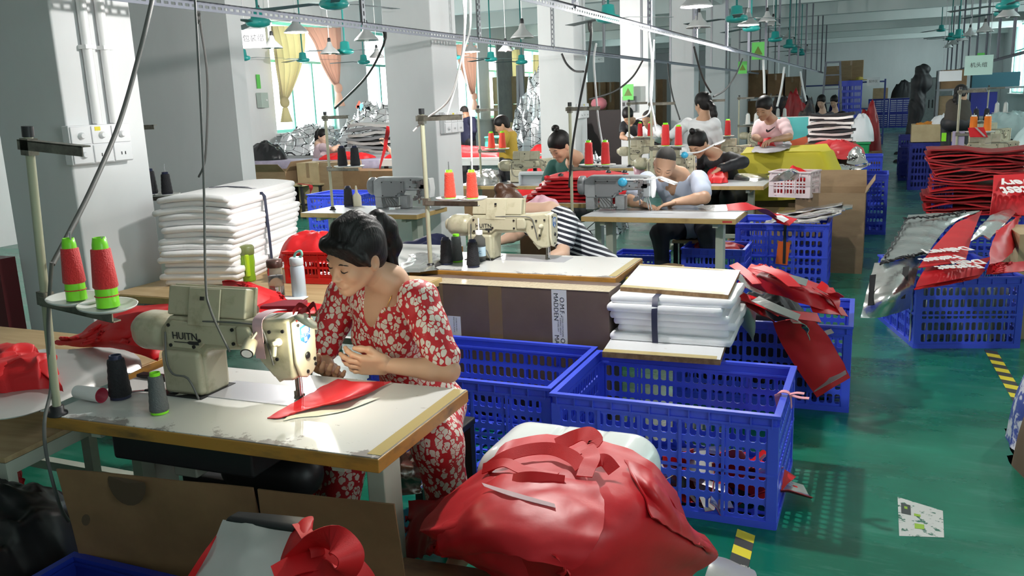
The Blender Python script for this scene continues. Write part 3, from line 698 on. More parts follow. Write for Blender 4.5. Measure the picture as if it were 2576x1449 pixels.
# -------- cartons
def carton(x, y, W, D, H, label, rz=0, z=0, m=None, open_top=False, flaps=(), tape=True, group=None, name='carton', th=.006):
    m = m or M_card; r = thing(name, label, 'box', (x, y, z), rz, group); w, d = W/2, D/2
    b = MB()
    if open_top: b.box(-w, w, -d, -d+th, 0, H).box(-w, w, d-th, d, 0, H).box(-w, -w+th, -d+th, d-th, 0, H).box(w-th, w, -d+th, d-th, 0, H).box(-w+th, w-th, -d+th, d-th, 0, th)
    else: b.box(-w, w, -d, d, 0, H)
    b.obj('body', m, r, .003 if not open_top else 0)
    for s, ang, L in flaps:              # side n/s/e/w, fold angle from flat outwards, flap length
        if s in 'ns': k = -1 if s == 'n' else 1; MB().grid([[Vector((q*w*2, 0, 0)) for q in (-.5, .5)], [Vector((q*w*2*.97, L*cos(ang), L*sin(ang))) for q in (-.5, .5)]], .004, smooth=False).obj('flap', m, r, loc=(0, d if k < 0 else -d, H)).scale = (1, -k, 1)
        else: k = 1 if s == 'e' else -1; MB().grid([[Vector((0, q*d*2, 0)) for q in (-.5, .5)], [Vector((L*cos(ang), q*d*2*.97, L*sin(ang))) for q in (-.5, .5)]], .004, smooth=False).obj('flap', m, r, loc=(k*w, 0, H)).scale = (k, 1, 1)
    if tape and not open_top: MB().box(-.03, .03, -d-.0008, d+.0008, H*.72, H+.0008).obj('tape', M_ptape, r)
    return r
# ================================================================ the nearest table and all that stands on it
RZ1 = .03
T1 = table(-1.775, 2.03, 1.2, .57, 'worn white sewing table with ochre edges before the woman in the red dress', rz=RZ1)
def wood(name, col, col2, sc=18):
    return patchy(name, col, col2, sc, .35, .7, .55, stretch=(.12, 1, 1))
M_ply = wood('plywood', (.50, .36, .19), (.36, .24, .11))
machine(-1.649, 2.11, 'cream long arm sewing machine in front of the woman in the red dress', RZ1*.6)
stand(-2.314, 1.743, 'olive thread stand with two red cones at the front corner of the worn white table', rz=-.08).rotation_euler.y = .08
for k, (kk, lab) in enumerate((('used', 'red thread cone on the left tray of the nearest thread stand'), ('used', 'red thread cone on the right tray of the nearest thread stand'))):
    c = cone(kk, on_tray(-2.314, 1.743, k, -.08, lean=.08), lab, sc=(1.0, 1.1)[k])
cone('black', az(304, 1000, .762), 'black thread cone standing between the white tube and the cream machine', sc=.98)
cone('grey', az(402, 1038, .762), 'charcoal grey thread cone at the front edge of the worn white table', sc=.80)
# white cardboard tube
t = thing('cardboard_tube', 'empty white cone tube with a crimson inside lying on the worn white table', 'tube', az(226, 990, .785), 0)
d = (az(262, 1000, .78)-az(188, 985, .785)); d.z = 0; d.normalize()
q = Matrix.Rotation(math.atan2(d.y, d.x), 4, 'Z') @ Matrix.Rotation(PI/2, 4, 'Y')
MB().lathe([(.021, -.06), (.025, .055)], M=q, n=20, cap=False).obj('tube', mat('white_card', (.74, .74, .74), .5), t)
MB().lathe([(.0248, .055), (.020, .0551), (.017, -.055), (0, -.056)], M=q, n=20, cap=False).obj('inside', mat('crimson_card', (.32, .015, .04), .6), t)
# red strip being sewn
A = lambda x, y, z=.764: az(x, y, z)
o = sheet('fabric_strip', [[A(672, 1050), A(700, 1052), A(735, 1040, .768), A(760, 1022, .768)], [A(740, 1012, .768), A(770, 1020, .77), A(800, 1022, .778), A(830, 1018, .77)], [A(800, 978, .77), A(840, 985, .79), A(872, 1000, .795), A(905, 1000, .768)], [A(850, 952, .785), A(885, 958, .80), A(925, 960, .79), A(985, 958, .77)]], [M_redg, M_silvw], .0025, 20, 20, .004, 18, 2)
tag(o, 'red coated fabric strip under the needle of the nearest machine', 'fabric')
o = sheet('paper_strip', [[A(712, 1058, .763), A(750, 1050, .763), A(800, 1046, .763)], [A(735, 1040, .764), A(775, 1032, .764), A(870, 1032, .7645)], [A(790, 1018, .765), A(850, 1014, .765), A(955, 1000, .765)]], mat('white_lining', (.66, .66, .56), .5), .001, 8, 8)
tag(o, 'pale lining flap under the red strip on the worn white table', 'fabric')
# odds and ends by the machine
t = thing('scissors', 'black handled snips lying left of the machine on the worn white table', 'scissors', az(365, 985, .765), .5)
MB().tube(spline([(0, 0, .004), (.03, .01, .005), (.06, .0, .004), (.03, -.012, .005), (0, 0, .004)], 16), .004, 6).obj('handle', M_black, t)
MB().prism([(-.09, .001), (0, .001), (0, .005), (-.09, .003)], -.006, .006).obj('blade', M_steel, t)
tag(MB().cbox((0, 0, .006), (.14, .035, .012)).obj('phone_case', M_black, bevel=.004, loc=az(390, 950, .763)), 'small black case lying behind the grey thread cone', 'case')
for i, (x, y, s) in enumerate(((445, 985, .02), (455, 993, .015))):
    tag(MB().grid([[Vector((-s, -s*.6, 0)), Vector((s, -s*.4, .004))], [Vector((-s*.8, s*.5, .003)), Vector((s*1.2, s*.7, 0))]], .0008).obj('foil_scrap', M_silv, loc=az(x, y, .768)), 'crumpled foil scrap at the foot of the nearest machine', 'scrap', 'foil scraps by the nearest machine')
# lamp heads on the machine: round hood over the needle, small torch under the arm
t = thing('machine_lamp', 'round cream lamp hood clipped over the needle of the nearest machine', 'lamp', (-1.555, 2.02, 1.035), 0)
q = Matrix.Rotation(.5, 4, 'Y') @ Matrix.Rotation(-.35, 4, 'X')
MB().lathe([(0, .02), (.03, .014), (.04, .0), (.037, -.0), (.028, .008), (0, .012)], M=q, n=24).obj('hood', M_cream2, t)
MB().lathe([(0, .004), (.026, .004), (.0, -.004)], M=q, n=20).obj('bulb', mat('lamp_glow', (1, 1, .9), .3, emit=(1, .96, .75), estr=14), t)
MB().tube([(.01, 0, .015), (-.03, .015, -.0), (-.06, .035, -.012)], .006, 8).obj('arm', M_cream2, t)
t = thing('torch_lamp', 'small cream clip lamp with a round white lens under the arm of the nearest machine', 'lamp', ay(625, 878, 1.98), 0)
q = Matrix.Rotation(-1.2, 4, 'Z') @ Matrix.Rotation(PI/2+.5, 4, 'Y')
MB().lathe([(0, -.03), (.021, -.03), (.022, .012), (.02, .02)], M=q, n=20).obj('housing', M_cream2, t)
MB().lathe([(.02, .0205), (.016, .021)], M=q, n=20, cap=False).obj('ring', M_black, t); MB().lathe([(.016, .0212), (0, .0213)], M=q, n=20, cap=False).obj('lens', M_white, t)
MB().tube([(0, .01, .02), (.015, .05, .06)], .004, 6).obj('clip_arm', M_cream2, t)
# ribbons tied on the machine
o = MB(); L = [(-.085, y, z) for y, z in ((-.092, .15), (-.094, .22), (-.088, .272), (-.03, .284), (.032, .275))]
o.grid([[Vector(p)+Vector((dx+.015*(p[2]-.2)*8*0, 0, 0)) for p in spline(L, 16)] for dx in (-.018, .018)], .002)
q = o.obj('ribbon', mat('pink_ribbon', (.55, .36, .40), .6)); q.location = (-1.649, 2.11, .76); q.rotation_euler.z = RZ1*.6; tag(q, 'faded pink ribbon wrapped around the arm of the nearest machine', 'ribbon')
o = MB()
for a, b, c in (((0, 0, 0), (-.03, .0, .012), (-.05, -.01, -.012)), ((0, 0, 0), (.03, -.01, .02), (.045, -.02, -.008)), ((0, 0, 0), (.02, -.02, -.01), (.015, -.03, -.035)), ((0, 0, 0), (-.015, -.02, -.005), (-.03, -.02, -.03))):
    s = spline([a, b, c], 8); o.grid([[p+Vector((0, 0, w)) for p in s] for w in (-.008, .008)], .002)
q = o.obj('ribbon_bow', M_redd); q.location = ay(775, 778, 2.05); tag(q, 'dark red ribbon bow knotted on top of the nearest machine head', 'ribbon')

# ================================================================ cardboard sheets, blue tray and striped bag in front of the table
def leaning(name, pts, label):
    P = [[az(*pts[0]), az(*pts[1])], [az(*pts[2]), az(*pts[3])]]
    return tag(sheet(name, P, M_cardd, .006, 6, 12, .004, 3, 4), label, 'cardboard')
def cardpanel(x0, x1, zt, label, seed):
    a, b = az(x0[0], x0[1], zt), az(x1[0], x1[1], zt)
    P = [[a.lerp(b, j/10)+Vector((0, .0+.01*fn((j*.3, i, 0), 1, seed)+.06*(i/6), -zt*(i/6)*.997)) for j in range(11)] for i in range(7)]
    P = [[p+Vector((0, -.03, 0)) for p in r] for r in P]
    return tag(MB().grid(P[::-1], .006).obj('cardboard_sheet', M_cardd), label, 'cardboard')
cardpanel((165, 1170), (652, 1218), .60, 'stained brown cardboard sheet leaning below the nearest table, left of the slit', 1)
cardpanel((662, 1222), (1006, 1257), .60, 'unstained brown cardboard sheet leaning below the nearest table, right of the slit', 2)
for x, y, r in ((318, 1215, .07), (216, 1308, .016)):
    c_ = az(x, y, .6-(y-1190)*.0012); k_ = [o for o in bpy.data.objects if o.name == 'cardboard_sheet'][0]; b = MB(); n = 20; q_ = ay(x, y, az(x, 1185, .6).y-.034); b.add([q_]+[q_+V(r*1.1*cos(6.2832*i/n), .006*sin(6.2832*i/n), min(r*sin(6.2832*i/n), .592-q_.z)) for i in range(n)], [(0, i+1, (i+1) % n+1) for i in range(n)]); b.obj('stain', mat('grease_stain', (.07, .042, .022), .7), k_)
t = make_crate(.52, .34, .30, 8, 6, 3, mat('blue_bin_plastic', (.012, .03, .30), .35), 'plastic_bin', solid=True, rim=.03); p = az(318, 1420, .30); t.location = (-2.06, 1.56, 0); t['label'] = 'plain blue plastic bin on the floor before the stained cardboard'; t['category'] = 'bin'
t = thing('insulated_bag', 'open silver lined red bag with a black rim in front of the cardboard', 'bag', (0, 0, 0))
B = lambda x, y, z: az(x, y, z+.19); carton(-1.42, 1.52, .5, .2, .40, 'dusty carton under the silver lined bag', m=M_cardd, tape=False)
sheet('silver_side', [[B(563, 1308, .43), B(650, 1322, .43), B(738, 1336, .43)], [B(530, 1380, .37), B(625, 1390, .38), B(712, 1400, .37)], [B(470, 1475, .28), B(590, 1500, .28), B(672, 1500, .28)]], [M_redg, M_silvw], .003, 14, 14, .006, 9, 3, parent=t, mi2=1)
sheet('rim_band', [[B(600, 1290, .44), B(690, 1297, .445), B(768, 1305, .44)], [B(575, 1304, .437), B(650, 1316, .437), B(742, 1330, .437)], [B(567, 1310, .425), B(650, 1324, .425), B(738, 1338, .425)]], M_black, .004, 6, 12, parent=t)
sheet('red_side', [[B(742, 1322, .44), B(762, 1305, .45), B(788, 1302, .45), B(786, 1330, .44)], [B(722, 1370, .40), B(745, 1372, .42), B(760, 1380, .42), B(775, 1375, .4)], [B(678, 1490, .28), B(705, 1490, .3), B(735, 1480, .3), B(770, 1470, .3)]], M_red, .003, 12, 12, .006, 12, 7, parent=t)
sheet('red_side', [[B(556, 1330, .41), B(562, 1312, .42)], [B(505, 1400, .36), B(520, 1400, .36)], [B(440, 1500, .25), B(472, 1480, .27)]], M_red, .003, 8, 6, parent=t)
def strap(name, pts, w, m, parent=None, n=30, up=(0, 0, 1), tw=0):
    s = spline(pts, n); P = [[], []]
    for i, p in enumerate(s):
        d = (s[min(i+1, n)]-s[max(i-1, 0)]).normalized(); u = Vector(up); u = (u-d*u.dot(d)); u = u.normalized() if u.length > .05 else d.orthogonal().normalized()
        if tw: u = Quaternion(d, tw*i/n) @ u
        x = d.cross(u)
        P[0].append(p-x*w/2); P[1].append(p+x*w/2)
    return MB().grid(P, .003).obj(name, m, parent)
strap('strap', [B(745, 1400, .40), B(790, 1365, .45), B(845, 1360, .47), B(882, 1395, .45), B(870, 1435, .41), B(815, 1440, .39), B(770, 1420, .39)], .07, M_red, t, 40, (.75, -.3, .15))
strap('strap', [B(690, 1449, .38), B(760, 1415, .40), B(850, 1410, .40), B(905, 1449, .36), B(940, 1520, .3)], .06, M_red, t, 30, (0, -.5, .8))
strap('strap', [B(752, 1318, .44), B(772, 1345, .44), B(795, 1375, .43), B(800, 1400, .41)], .035, M_red, t, 24, (.7, -.5, .3))
o = heap('red_fabric_heap', az(860, 1475, .4)-V(0, 0, .4), .20, .12, .36, M_red, .2, 14, fs=9, fold=.15); tag(o, 'rumpled red fabric beside the silver lined bag at the foot of the cardboard', 'fabric', kind='stuff')
# black sheeting in the dark under the left table
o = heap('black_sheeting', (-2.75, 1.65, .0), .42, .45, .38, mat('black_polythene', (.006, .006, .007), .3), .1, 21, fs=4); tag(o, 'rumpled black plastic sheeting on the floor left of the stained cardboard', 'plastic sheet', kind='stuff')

# ================================================================ the table to the left with silver roll and red fabric
table(-3.17, 2.38, 1.3, .36, 'low packing table left of the nearest machine under a silver sheet', ztop=.74, tape=False, box=False, group='packing tables', top=M_ply)
S = lambda x, y, z: az(x, y, z)
o = sheet('silver_sheeting', [[S(-60, 1062, .748), S(60, 1045, .75), S(180, 1000, .752), S(280, 962, .755), S(358, 925, .76)], [S(-60, 1010, .765), S(90, 990, .775), S(200, 955, .785), S(290, 925, .785), S(352, 902, .785)], [S(-40, 955, .79), S(100, 935, .795), S(200, 910, .80), S(280, 895, .80), S(335, 888, .79)], [S(-20, 915, .77), S(90, 882, .79), S(180, 878, .80), S(260, 872, .80), S(320, 880, .78)]], M_silvw, .003, 24, 30, .004, 6, 3)
tag(o, 'broad silver lining sheet bowed over the table left of the nearest machine', 'lining sheet')
def crumple(name, quad, h, m, seed, label, cat='fabric', nu=34, nv=34, fs=14, kind='stuff', fold=.5, parent=None):
    """crumpled cloth over a quadrilateral of four ground points"""
    a, b, c, d = quad; P = []
    for i in range(nu+1):
        r = []
        for j in range(nv+1):
            u = i/nu; v = j/nv; p = a.lerp(b, v).lerp(d.lerp(c, v), u)
            e = (max(0, 4*u*(1-u))*max(0, 4*v*(1-v)))**.35; w = 1-2*abs(fn((p.x, p.y, 0), fs*.5, seed)); w2 = 1-2*abs(fn((p.x, p.y, 3), fs*1.3, seed+4))
            ed = Vector((fn((u*4, v*4, 0), 1, seed), fn((u*4, v*4, 5), 1, seed+1), 0))*.05
            r.append(p+ed+Vector((0, 0, e*h*(.65+fold*.6*w+fold*.25*w2))))
        P.append(r)
    o = MB().grid(P).obj(name, m, parent)
    if parent is None: tag(o, label, cat, kind=kind)
    return o
crumple('red_fabric', [S(0, 985, .775), S(150, 985, .78), S(150, 935, .79), S(-20, 925, .78)], .10, M_red, 3, 'small red fabric bundle on the silver sheet at the left edge of the photo')
crumple('red_fabric', [S(-30, 975, .80), S(60, 950, .80), S(95, 890, .80), S(-20, 890, .80)], .07, M_red, 13, 'red fabric bundle lying behind the smaller one on the silver sheet')
def layered(name, rows, m, label, th=.004, seed=0, wr=.012, ws=7, cat='fabric', mats=None, **k):
    return tag(sheet(name, rows, mats or m, th, 30, 30, wr, ws, seed, **k), label, cat)
layered('red_fabric', [[S(140, 862, .78), S(220, 872, .80), S(300, 880, .81), S(395, 905, .79)], [S(200, 842, .83), S(270, 845, .87), S(340, 850, .88), S(410, 870, .82)], [S(250, 800, .90), S(320, 800, .93), S(400, 800, .94), S(470, 810, .88)], [S(330, 770, .94), S(400, 765, .97), S(460, 765, .97), S(520, 780, .9)]], M_red, 'folded red bag panels sloping down behind the handwheel of the nearest machine', seed=5, crease=.006)
layered('red_fabric', [[S(205, 868, .81), S(270, 858, .845), S(330, 868, .86), S(420, 885, .81)], [S(235, 840, .86), S(300, 828, .90), S(360, 830, .91), S(440, 842, .87)], [S(300, 795, .94), S(360, 786, .97), S(430, 790, .97), S(500, 800, .92)]], M_red, 'topmost red bag panel of the pile behind the handwheel', seed=9, crease=.008)
layered('red_fabric', [[S(152, 852, .80), S(200, 862, .80), S(232, 850, .83)], [S(170, 850, .82), S(215, 848, .84), S(250, 832, .87)], [S(200, 840, .82), S(240, 825, .88), S(270, 805, .9)]], M_red, 'small red fold at the far left end of the panel pile', seed=2, crease=.01)
# plywood bench at the left edge
t = thing('bench', 'grey metal bench with a plywood top at the lower left edge', 'bench', (-3.2, 2.0, 0), .12)
MB().box(-.5, .42, -.2, .22, .49, .51).obj('top', M_ply, t, .002); MB().box(-.5, .42, -.2, -.16, .44, .489).box(.38, .42, -.16, .22, .44, .489).obj('frame', M_leg, t)
for x in (-.46, .38):
    for y in (-.2, .18): MB().box(x, x+.04, y, y+.04, 0, .44).obj('leg', M_leg, t)
crumple('red_fabric', [az(-40, 1260, .25), az(70, 1260, .25), az(60, 1190, .3), az(-40, 1180, .3)], .08, M_red, 8, 'red fabric stuffed under the plywood bench')

# ================================================================ white tub under red bags, on a bench
t = thing('white_tub', 'upturned glossy white plastic tub under the red bags', 'tub', (-.885, 2.44, 0), .0)
SD = SDF().box((0, 0, .285), (.275, .20, .295), rd=.1, k=.01).box((-.06, 0, .58), (.010, .3, .012), rd=.004, k=.01, sub=True).box((.08, 0, .58), (.010, .3, .012), rd=.004, k=.01, sub=True)
sdf_obj('body', SD.build(.011, clip=[((0, 0, .002), (0, 0, -1))]), mat('glossy_white_plastic', (.78, .82, .80), .18), t)
MB().box(-.28, .28, -.205, .205, .0, .02).obj('rim', M_white, t, .004)
t = thing('wooden_bench', 'dark wooden bench end with black taped corner below the red bags', 'bench', (-1.03, 1.86, 0), .07)
MB().box(-.2, .25, -.1, .12, .335, .36).obj('top', patchy('worn_wood', (.22, .135, .07), (.10, .06, .035), 12, .4, .7, .5, stretch=(.3, 1, 1)), t, .006); MB().box(-.19, .24, -.095, .11, .0, .333).obj('side', patchy('dark_wood', (.06, .045, .03), (.025, .02, .015), 14, .4, .7, .6), t)
MB().box(-.1, -.06, -.103, -.099, .30, .356).obj('tape_patch', M_black, t)
U = lambda x, y, z: az(x, y, z)
layered('red_bag', [[U(1225, 1178, .50), U(1292, 1112, .60), U(1420, 1100, .605), U(1560, 1122, .60), U(1640, 1172, .58), U(1700, 1250, .46)], [U(1120, 1262, .46), U(1230, 1200, .595), U(1380, 1188, .625), U(1540, 1200, .615), U(1650, 1262, .56), U(1740, 1325, .33)], [U(1062, 1335, .42), U(1180, 1288, .585), U(1350, 1290, .615), U(1520, 1300, .60), U(1640, 1350, .50), U(1808, 1394, .17)], [U(1075, 1342, .46), U(1165, 1362, .53), U(1320, 1385, .56), U(1490, 1400, .52), U(1610, 1430, .40), U(1745, 1452, .12)], [U(1235, 1450, .40), U(1270, 1465, .41), U(1340, 1490, .42), U(1450, 1500, .38), U(1580, 1520, .28), U(1690, 1530, .08)]], M_redg, 'large red bag spread over the white tub, its hem hanging down at the right', seed=4, wr=.012, ws=8, crease=.007)
layered('red_bag', [[U(1148, 1285, .50), U(1240, 1205, .622), U(1380, 1200, .650), U(1500, 1215, .645)], [U(1110, 1330, .50), U(1210, 1270, .625), U(1370, 1272, .650), U(1520, 1290, .640)], [U(1105, 1378, .47), U(1220, 1340, .595), U(1360, 1345, .625), U(1500, 1370, .615)], [U(1110, 1400, .42), U(1235, 1385, .55), U(1330, 1405, .58), U(1440, 1430, .56)]], M_redg, 'topmost red bag on the white tub with a clear tape strip', seed=14, wr=.007, ws=10, crease=.007)
layered('red_bag', [[U(1250, 1385, .52), U(1330, 1360, .60), U(1400, 1395, .60)], [U(1260, 1425, .46), U(1330, 1410, .54), U(1425, 1440, .54)], [U(1245, 1480, .36), U(1330, 1480, .42), U(1440, 1500, .42)]], M_red, 'red bag corner hanging over the front of the white tub', seed=24, wr=.012, crease=.012)
layered('red_bag', [[U(1100, 1345, .44), U(1155, 1330, .52), U(1225, 1375, .54)], [U(1085, 1385, .38), U(1140, 1385, .44), U(1220, 1400, .50)], [U(1130, 1402, .36), U(1180, 1405, .40), U(1240, 1410, .44)]], M_red, 'crumpled red bag fold on the wooden bench', seed=33, wr=.014, crease=.018)
layered('red_bag', [[U(1030, 1260, .36), U(1110, 1255, .42), U(1170, 1235, .50)], [U(1020, 1330, .3), U(1080, 1320, .40), U(1135, 1300, .50)], [U(1012, 1410, .2), U(1060, 1400, .3), U(1090, 1380, .42)]], M_redd, 'dark red bag slipping down between tub and cardboard', seed=41, wr=.016, crease=.01)
layered('red_bag', [[U(1570, 1160, .63), U(1640, 1190, .615), U(1690, 1262, .52)], [U(1600, 1210, .62), U(1665, 1260, .58), U(1740, 1335, .36)], [U(1640, 1300, .57), U(1720, 1350, .42), U(1806, 1398, .18)]], M_redg, 'red bag flap lying down the right side of the white tub', seed=55, wr=.009, ws=9, crease=.008)
o = sheet('clear_tape_strip', [[U(1212, 1215, .648), U(1290, 1238, .658), U(1395, 1268, .658)], [U(1218, 1224, .648), U(1290, 1250, .658), U(1398, 1278, .658)]], mat('clear_tape', (.75, .55, .58), .12, alpha=.75), .001, 3, 14); tag(o, 'clear packing tape strip across the topmost red bag', 'tape')
for i, (pts, w, tw, up) in enumerate((([(1400, 1120, .635), (1445, 1100, .66), (1478, 1092, .685), (1498, 1112, .68), (1476, 1128, .665), (1440, 1142, .655)], .05, .5, (0, -.5, .85)), ([(1478, 1128, .675), (1490, 1150, .675), (1478, 1178, .665), (1470, 1200, .655)], .045, .2, (.2, -.8, .6)),
        ([(1225, 1180, .60), (1270, 1150, .635), (1330, 1132, .65), (1390, 1130, .655), (1440, 1150, .66), (1462, 1175, .655)], .04, .3, (0, -.5, .85)), ([(1215, 1180, .6), (1270, 1165, .635), (1320, 1185, .65), (1400, 1198, .655)], .035, -.6, (0, -.6, .8)), ([(1490, 1165, .66), (1520, 1158, .665), (1545, 1185, .645)], .04, .1, (0, -.5, .85)),
        ([(1290, 1205, .65), (1340, 1200, .665), (1420, 1210, .655)], .03, .5, (0, -.6, .8)))):
    tag(strap('bag_strap', [U(*p) for p in pts], w, M_red, None, 26, up, tw), 'red bag strap curling on top of the white tub', 'strap', 'red straps on top of the white tub')

# ================================================================ the two big blue crates and what stands behind them
crate('big', -1.70, 3.54, 'empty blue lattice crate below the printed carton')
cb = crate('big', -.763, 3.485, 'nearest blue lattice crate, red offcuts in it and a pink rag on its rim')
o = strap('pink_rag', [(-.33, 3.42, .40), (-.335, 3.40, .474), (-.295, 3.40, .478), (-.285, 3.40, .42)], .03, mat('pink_cloth', (.72, .30, .36), .7), None, 14, (0, 0, 1)); tag(o, 'pink rag tied round the right rim of the nearest blue crate', 'rag')
q = MB(); 
for a in ((.06, -.03, .02), (.075, .02, -.015)): s = spline([(0, 0, 0), (a[0]*.5, a[1], a[2]), a], 8); q.grid([[p+Vector((0, -.012, 0)) for p in s], [p+Vector((0, .012, 0)) for p in s]], .003)
q.obj('knot_end', MATS['pink_cloth'], o, loc=(-.295, 3.40, .475))
rr = random.Random(11)
def scraps(n, cx, cy, cz, rx, ry, rzv, size, mats, label, group, tilt=.6, seed=0, name='fabric_offcut', cat='offcut'):
    r2 = random.Random(seed)
    for i in range(n):
        a = r2.uniform(0, 6.28); q = r2.random()**.5; p = Vector((cx+rx*q*cos(a), cy+ry*q*sin(a), cz+rzv*(1-q)*r2.random()))
        L = size*r2.uniform(.6, 1.3); W = size*r2.uniform(.2, .6); R = (Matrix.Rotation(r2.uniform(0, 6.28), 3, 'Z') @ Matrix.Rotation(r2.uniform(-tilt, tilt), 3, 'X') @ Matrix.Rotation(r2.uniform(-tilt, tilt), 3, 'Y')); cv = r2.uniform(-1, 1)
        P = [[p+R @ Vector(((u-.5)*L, (v-.5)*W*(1-.4*u*r2.random()), cv*L*.5*((u-.5)**2)*2+.03*sin(3*v+i))) for v in (0, .33, .66, 1)] for u in (0, .2, .4, .6, .8, 1)]
        ms = r2.choice(mats); tag(MB().grid(P, .0025, 0, 1).obj(name, ms), label, cat, group)
RS = [[M_red, M_silv], [M_redg, M_silvw], [M_silv, M_red], [M_redd, M_silv]]
scraps(18, -.60, 3.42, .07, .20, .18, .20, .34, RS, 'red and silver offcut lying in the nearest blue crate', 'offcuts in the nearest blue crate', seed=3)
# printed carton standing behind crate and before the second table
t = carton(-1.765, 4.10, 1.15, .22, .735, 'long brown carton with two printed tape strips in front of the second sewing table', tape=False, m=patchy('purple_brown_carton', (.125, .085, .070), (.10, .066, .054), 4, .4, .7, .6))
t.location = (-1.765, 4.02, 0)
def tape_text(x, z0, z1, w, y, lines, parent):
    o = MB().box(x-w/2, x+w/2, y-.0012, y-.0002, z0, z1).obj('printed_tape', M_paper, parent); b = MB()
    for s, size, dx, dz in lines:
        m = text_mb(s, size, M=Matrix.Translation((x+dx, y-.0016, dz)) @ Matrix.Rotation(PI/2, 4, 'X') @ Matrix.Rotation(-PI/2, 4, 'Z')); b.add(m.v, m.f)
    b.obj('print', M_ink, o)
tape_text(.315, .42, .733, .08, -.11, [('O.M.F.-', .034, .014, .645), ('MADDEN', .034, -.018, .645), ('OCEAN CONTAINERS', .011, .016, .545), ('SHIPPING SERVICE', .011, .004, .545), ('STORE DRY', .011, -.008, .545), ('O.M.', .034, .014, .45), ('MADD', .034, -.018, .45)], t)
tape_text(-.28, .40, .56, .075, -.11, [('STORE IN A DRY', .010, .012, .515), ('AND COOL PLACE', .010, -.002, .515), ('M', .03, -.018, .42)], t)
MB().box(-.075, .0, -.1108, -.11, .3, .733).obj('brown_tape', M_ptape, t); MB().box(-.40, -.34, -.1108, -.11, .56, .733).obj('brown_tape', M_ptape, t)
MB().box(-.575, .575, -.1115, .02, .7352, .7362).obj('clear_tape', mat('wrinkled_tape', (.55, .48, .35), .12, bump=.8, bscale=60), t)
# boards with a tied block of foam between them
M_board = patchy('white_board', (.64, .65, .66), (.50, .49, .47), 30, .64, .70, .28)
M_boarde = patchy('ragged_board_edge', (.26, .16, .08), (.16, .09, .04), 30, .4, .6, .8)
def board(pts, z, th, label, tape_front=True):
    P = [az(x, y, z) for x, y in pts]; t = thing('melamine_board', label, 'board')
    b = MB(); vs = [p+Vector((0, 0, 0)) for p in P]+[p-Vector((0, 0, th)) for p in P]; b.add(vs, [(0, 1, 2, 3)], 0); b.add(vs, [(7, 6, 5, 4)]+[(i, i+4, (i+1) % 4+4, (i+1) % 4) for i in range(4)], 1); b.obj('panel', [M_board, M_boarde], t)
    a, c = P[0], P[1]; n = (P[3]-P[0]).normalized()
    MB().add([a+Vector((0, 0, .0012)), a.lerp(c, .97)+Vector((0, 0, .0012)), a.lerp(c, .97)+n*.05+Vector((0, 0, .0012)), a+n*.05+Vector((0, 0, .0012))], [(0, 1, 2, 3)]).obj('tape', M_tape, t)
    if tape_front: a, c = P[3], P[2]; MB().add([a+Vector((0, 0, .0012)), a-n*.04+Vector((0, 0, .0012)), c-n*.04+Vector((0, 0, .0012)), c+Vector((0, 0, .0012))], [(0, 1, 2, 3)]).obj('tape', M_tape, t)
    return t
board([(1560, 722), (1832, 742), (1862, 680), (1610, 664)], .745, .02, 'white melamine board lying on top of the tied foam block')
board([(1515, 885), (1812, 905), (1832, 845), (1548, 835)], .50, .026, 'ragged edged white board lying across the crate rim under the tied foam block', False)
def foam_stack(name, c, W, D, H, n, rz, seed, m, label, over=.02, sag=0):
    t = thing(name, label, 'foam', c, rz); r2 = random.Random(seed); b = MB(); z = 0; h = H/n
    for i in range(n):
        dx = r2.uniform(-over, over); dy = r2.uniform(-over, over); w = W/2+r2.uniform(-over, over)*.7; d = D/2+r2.uniform(-over, over)*.7; k = 26; L = []
        for q, (x0, y0, x1, y1) in enumerate(((-w, -d, w, -d), (w, -d, w, d), (w, d, -w, d), (-w, d, -w, -d))):
            for s in range(k//2): u = s/(k//2); L.append((x0+(x1-x0)*u, y0+(y1-y0)*u))
        tz = lambda x, y: sag*(1-(x/W*2)**2)*(i/n)
        N = len(L); pr = [(.975, 0), (.995, .2), (1.002, .5), (.995, .8), (.975, 1)]
        vs = []
        for f, e in pr:
            for x, y in L: nn = 1+.03*fn((x*7, y*7, z*30), 1, seed+i); vs.append(Vector((x*f*nn+dx, y*f*nn+dy, z+h*e+tz(x, y))))
        b.add(vs, [(a*N+j, a*N+(j+1) % N, (a+1)*N+(j+1) % N, (a+1)*N+j) for a in range(4) for j in range(N)], 0, True)
        b.add(vs[-N:]+[Vector((dx, dy, z+h+tz(0, 0)))], [(j, (j+1) % N, N) for j in range(N)], 0, True); b.add(vs[:N], [tuple(range(N-1, -1, -1))])
        z += h
    b.obj('sheets', m, t); return t
t = foam_stack('foam_block', (-.90, 4.12, .502), .56, .44, .222, 6, .02, 5, M_foamg, 'tied block of white foam sheets between two melamine boards', .022)
MB().grid([[Vector((x, y, z)) for y, z in ((.0, .2235), (-.23, .2235), (-.252, .15), (-.248, .07), (-.235, .0))] for x in (-.075, -.047)], .003).obj('strap', M_navy, t)
MB().box(-.3, .3, -.2, .2, -.502, -.0285).obj('rest', M_cardd) if False else None

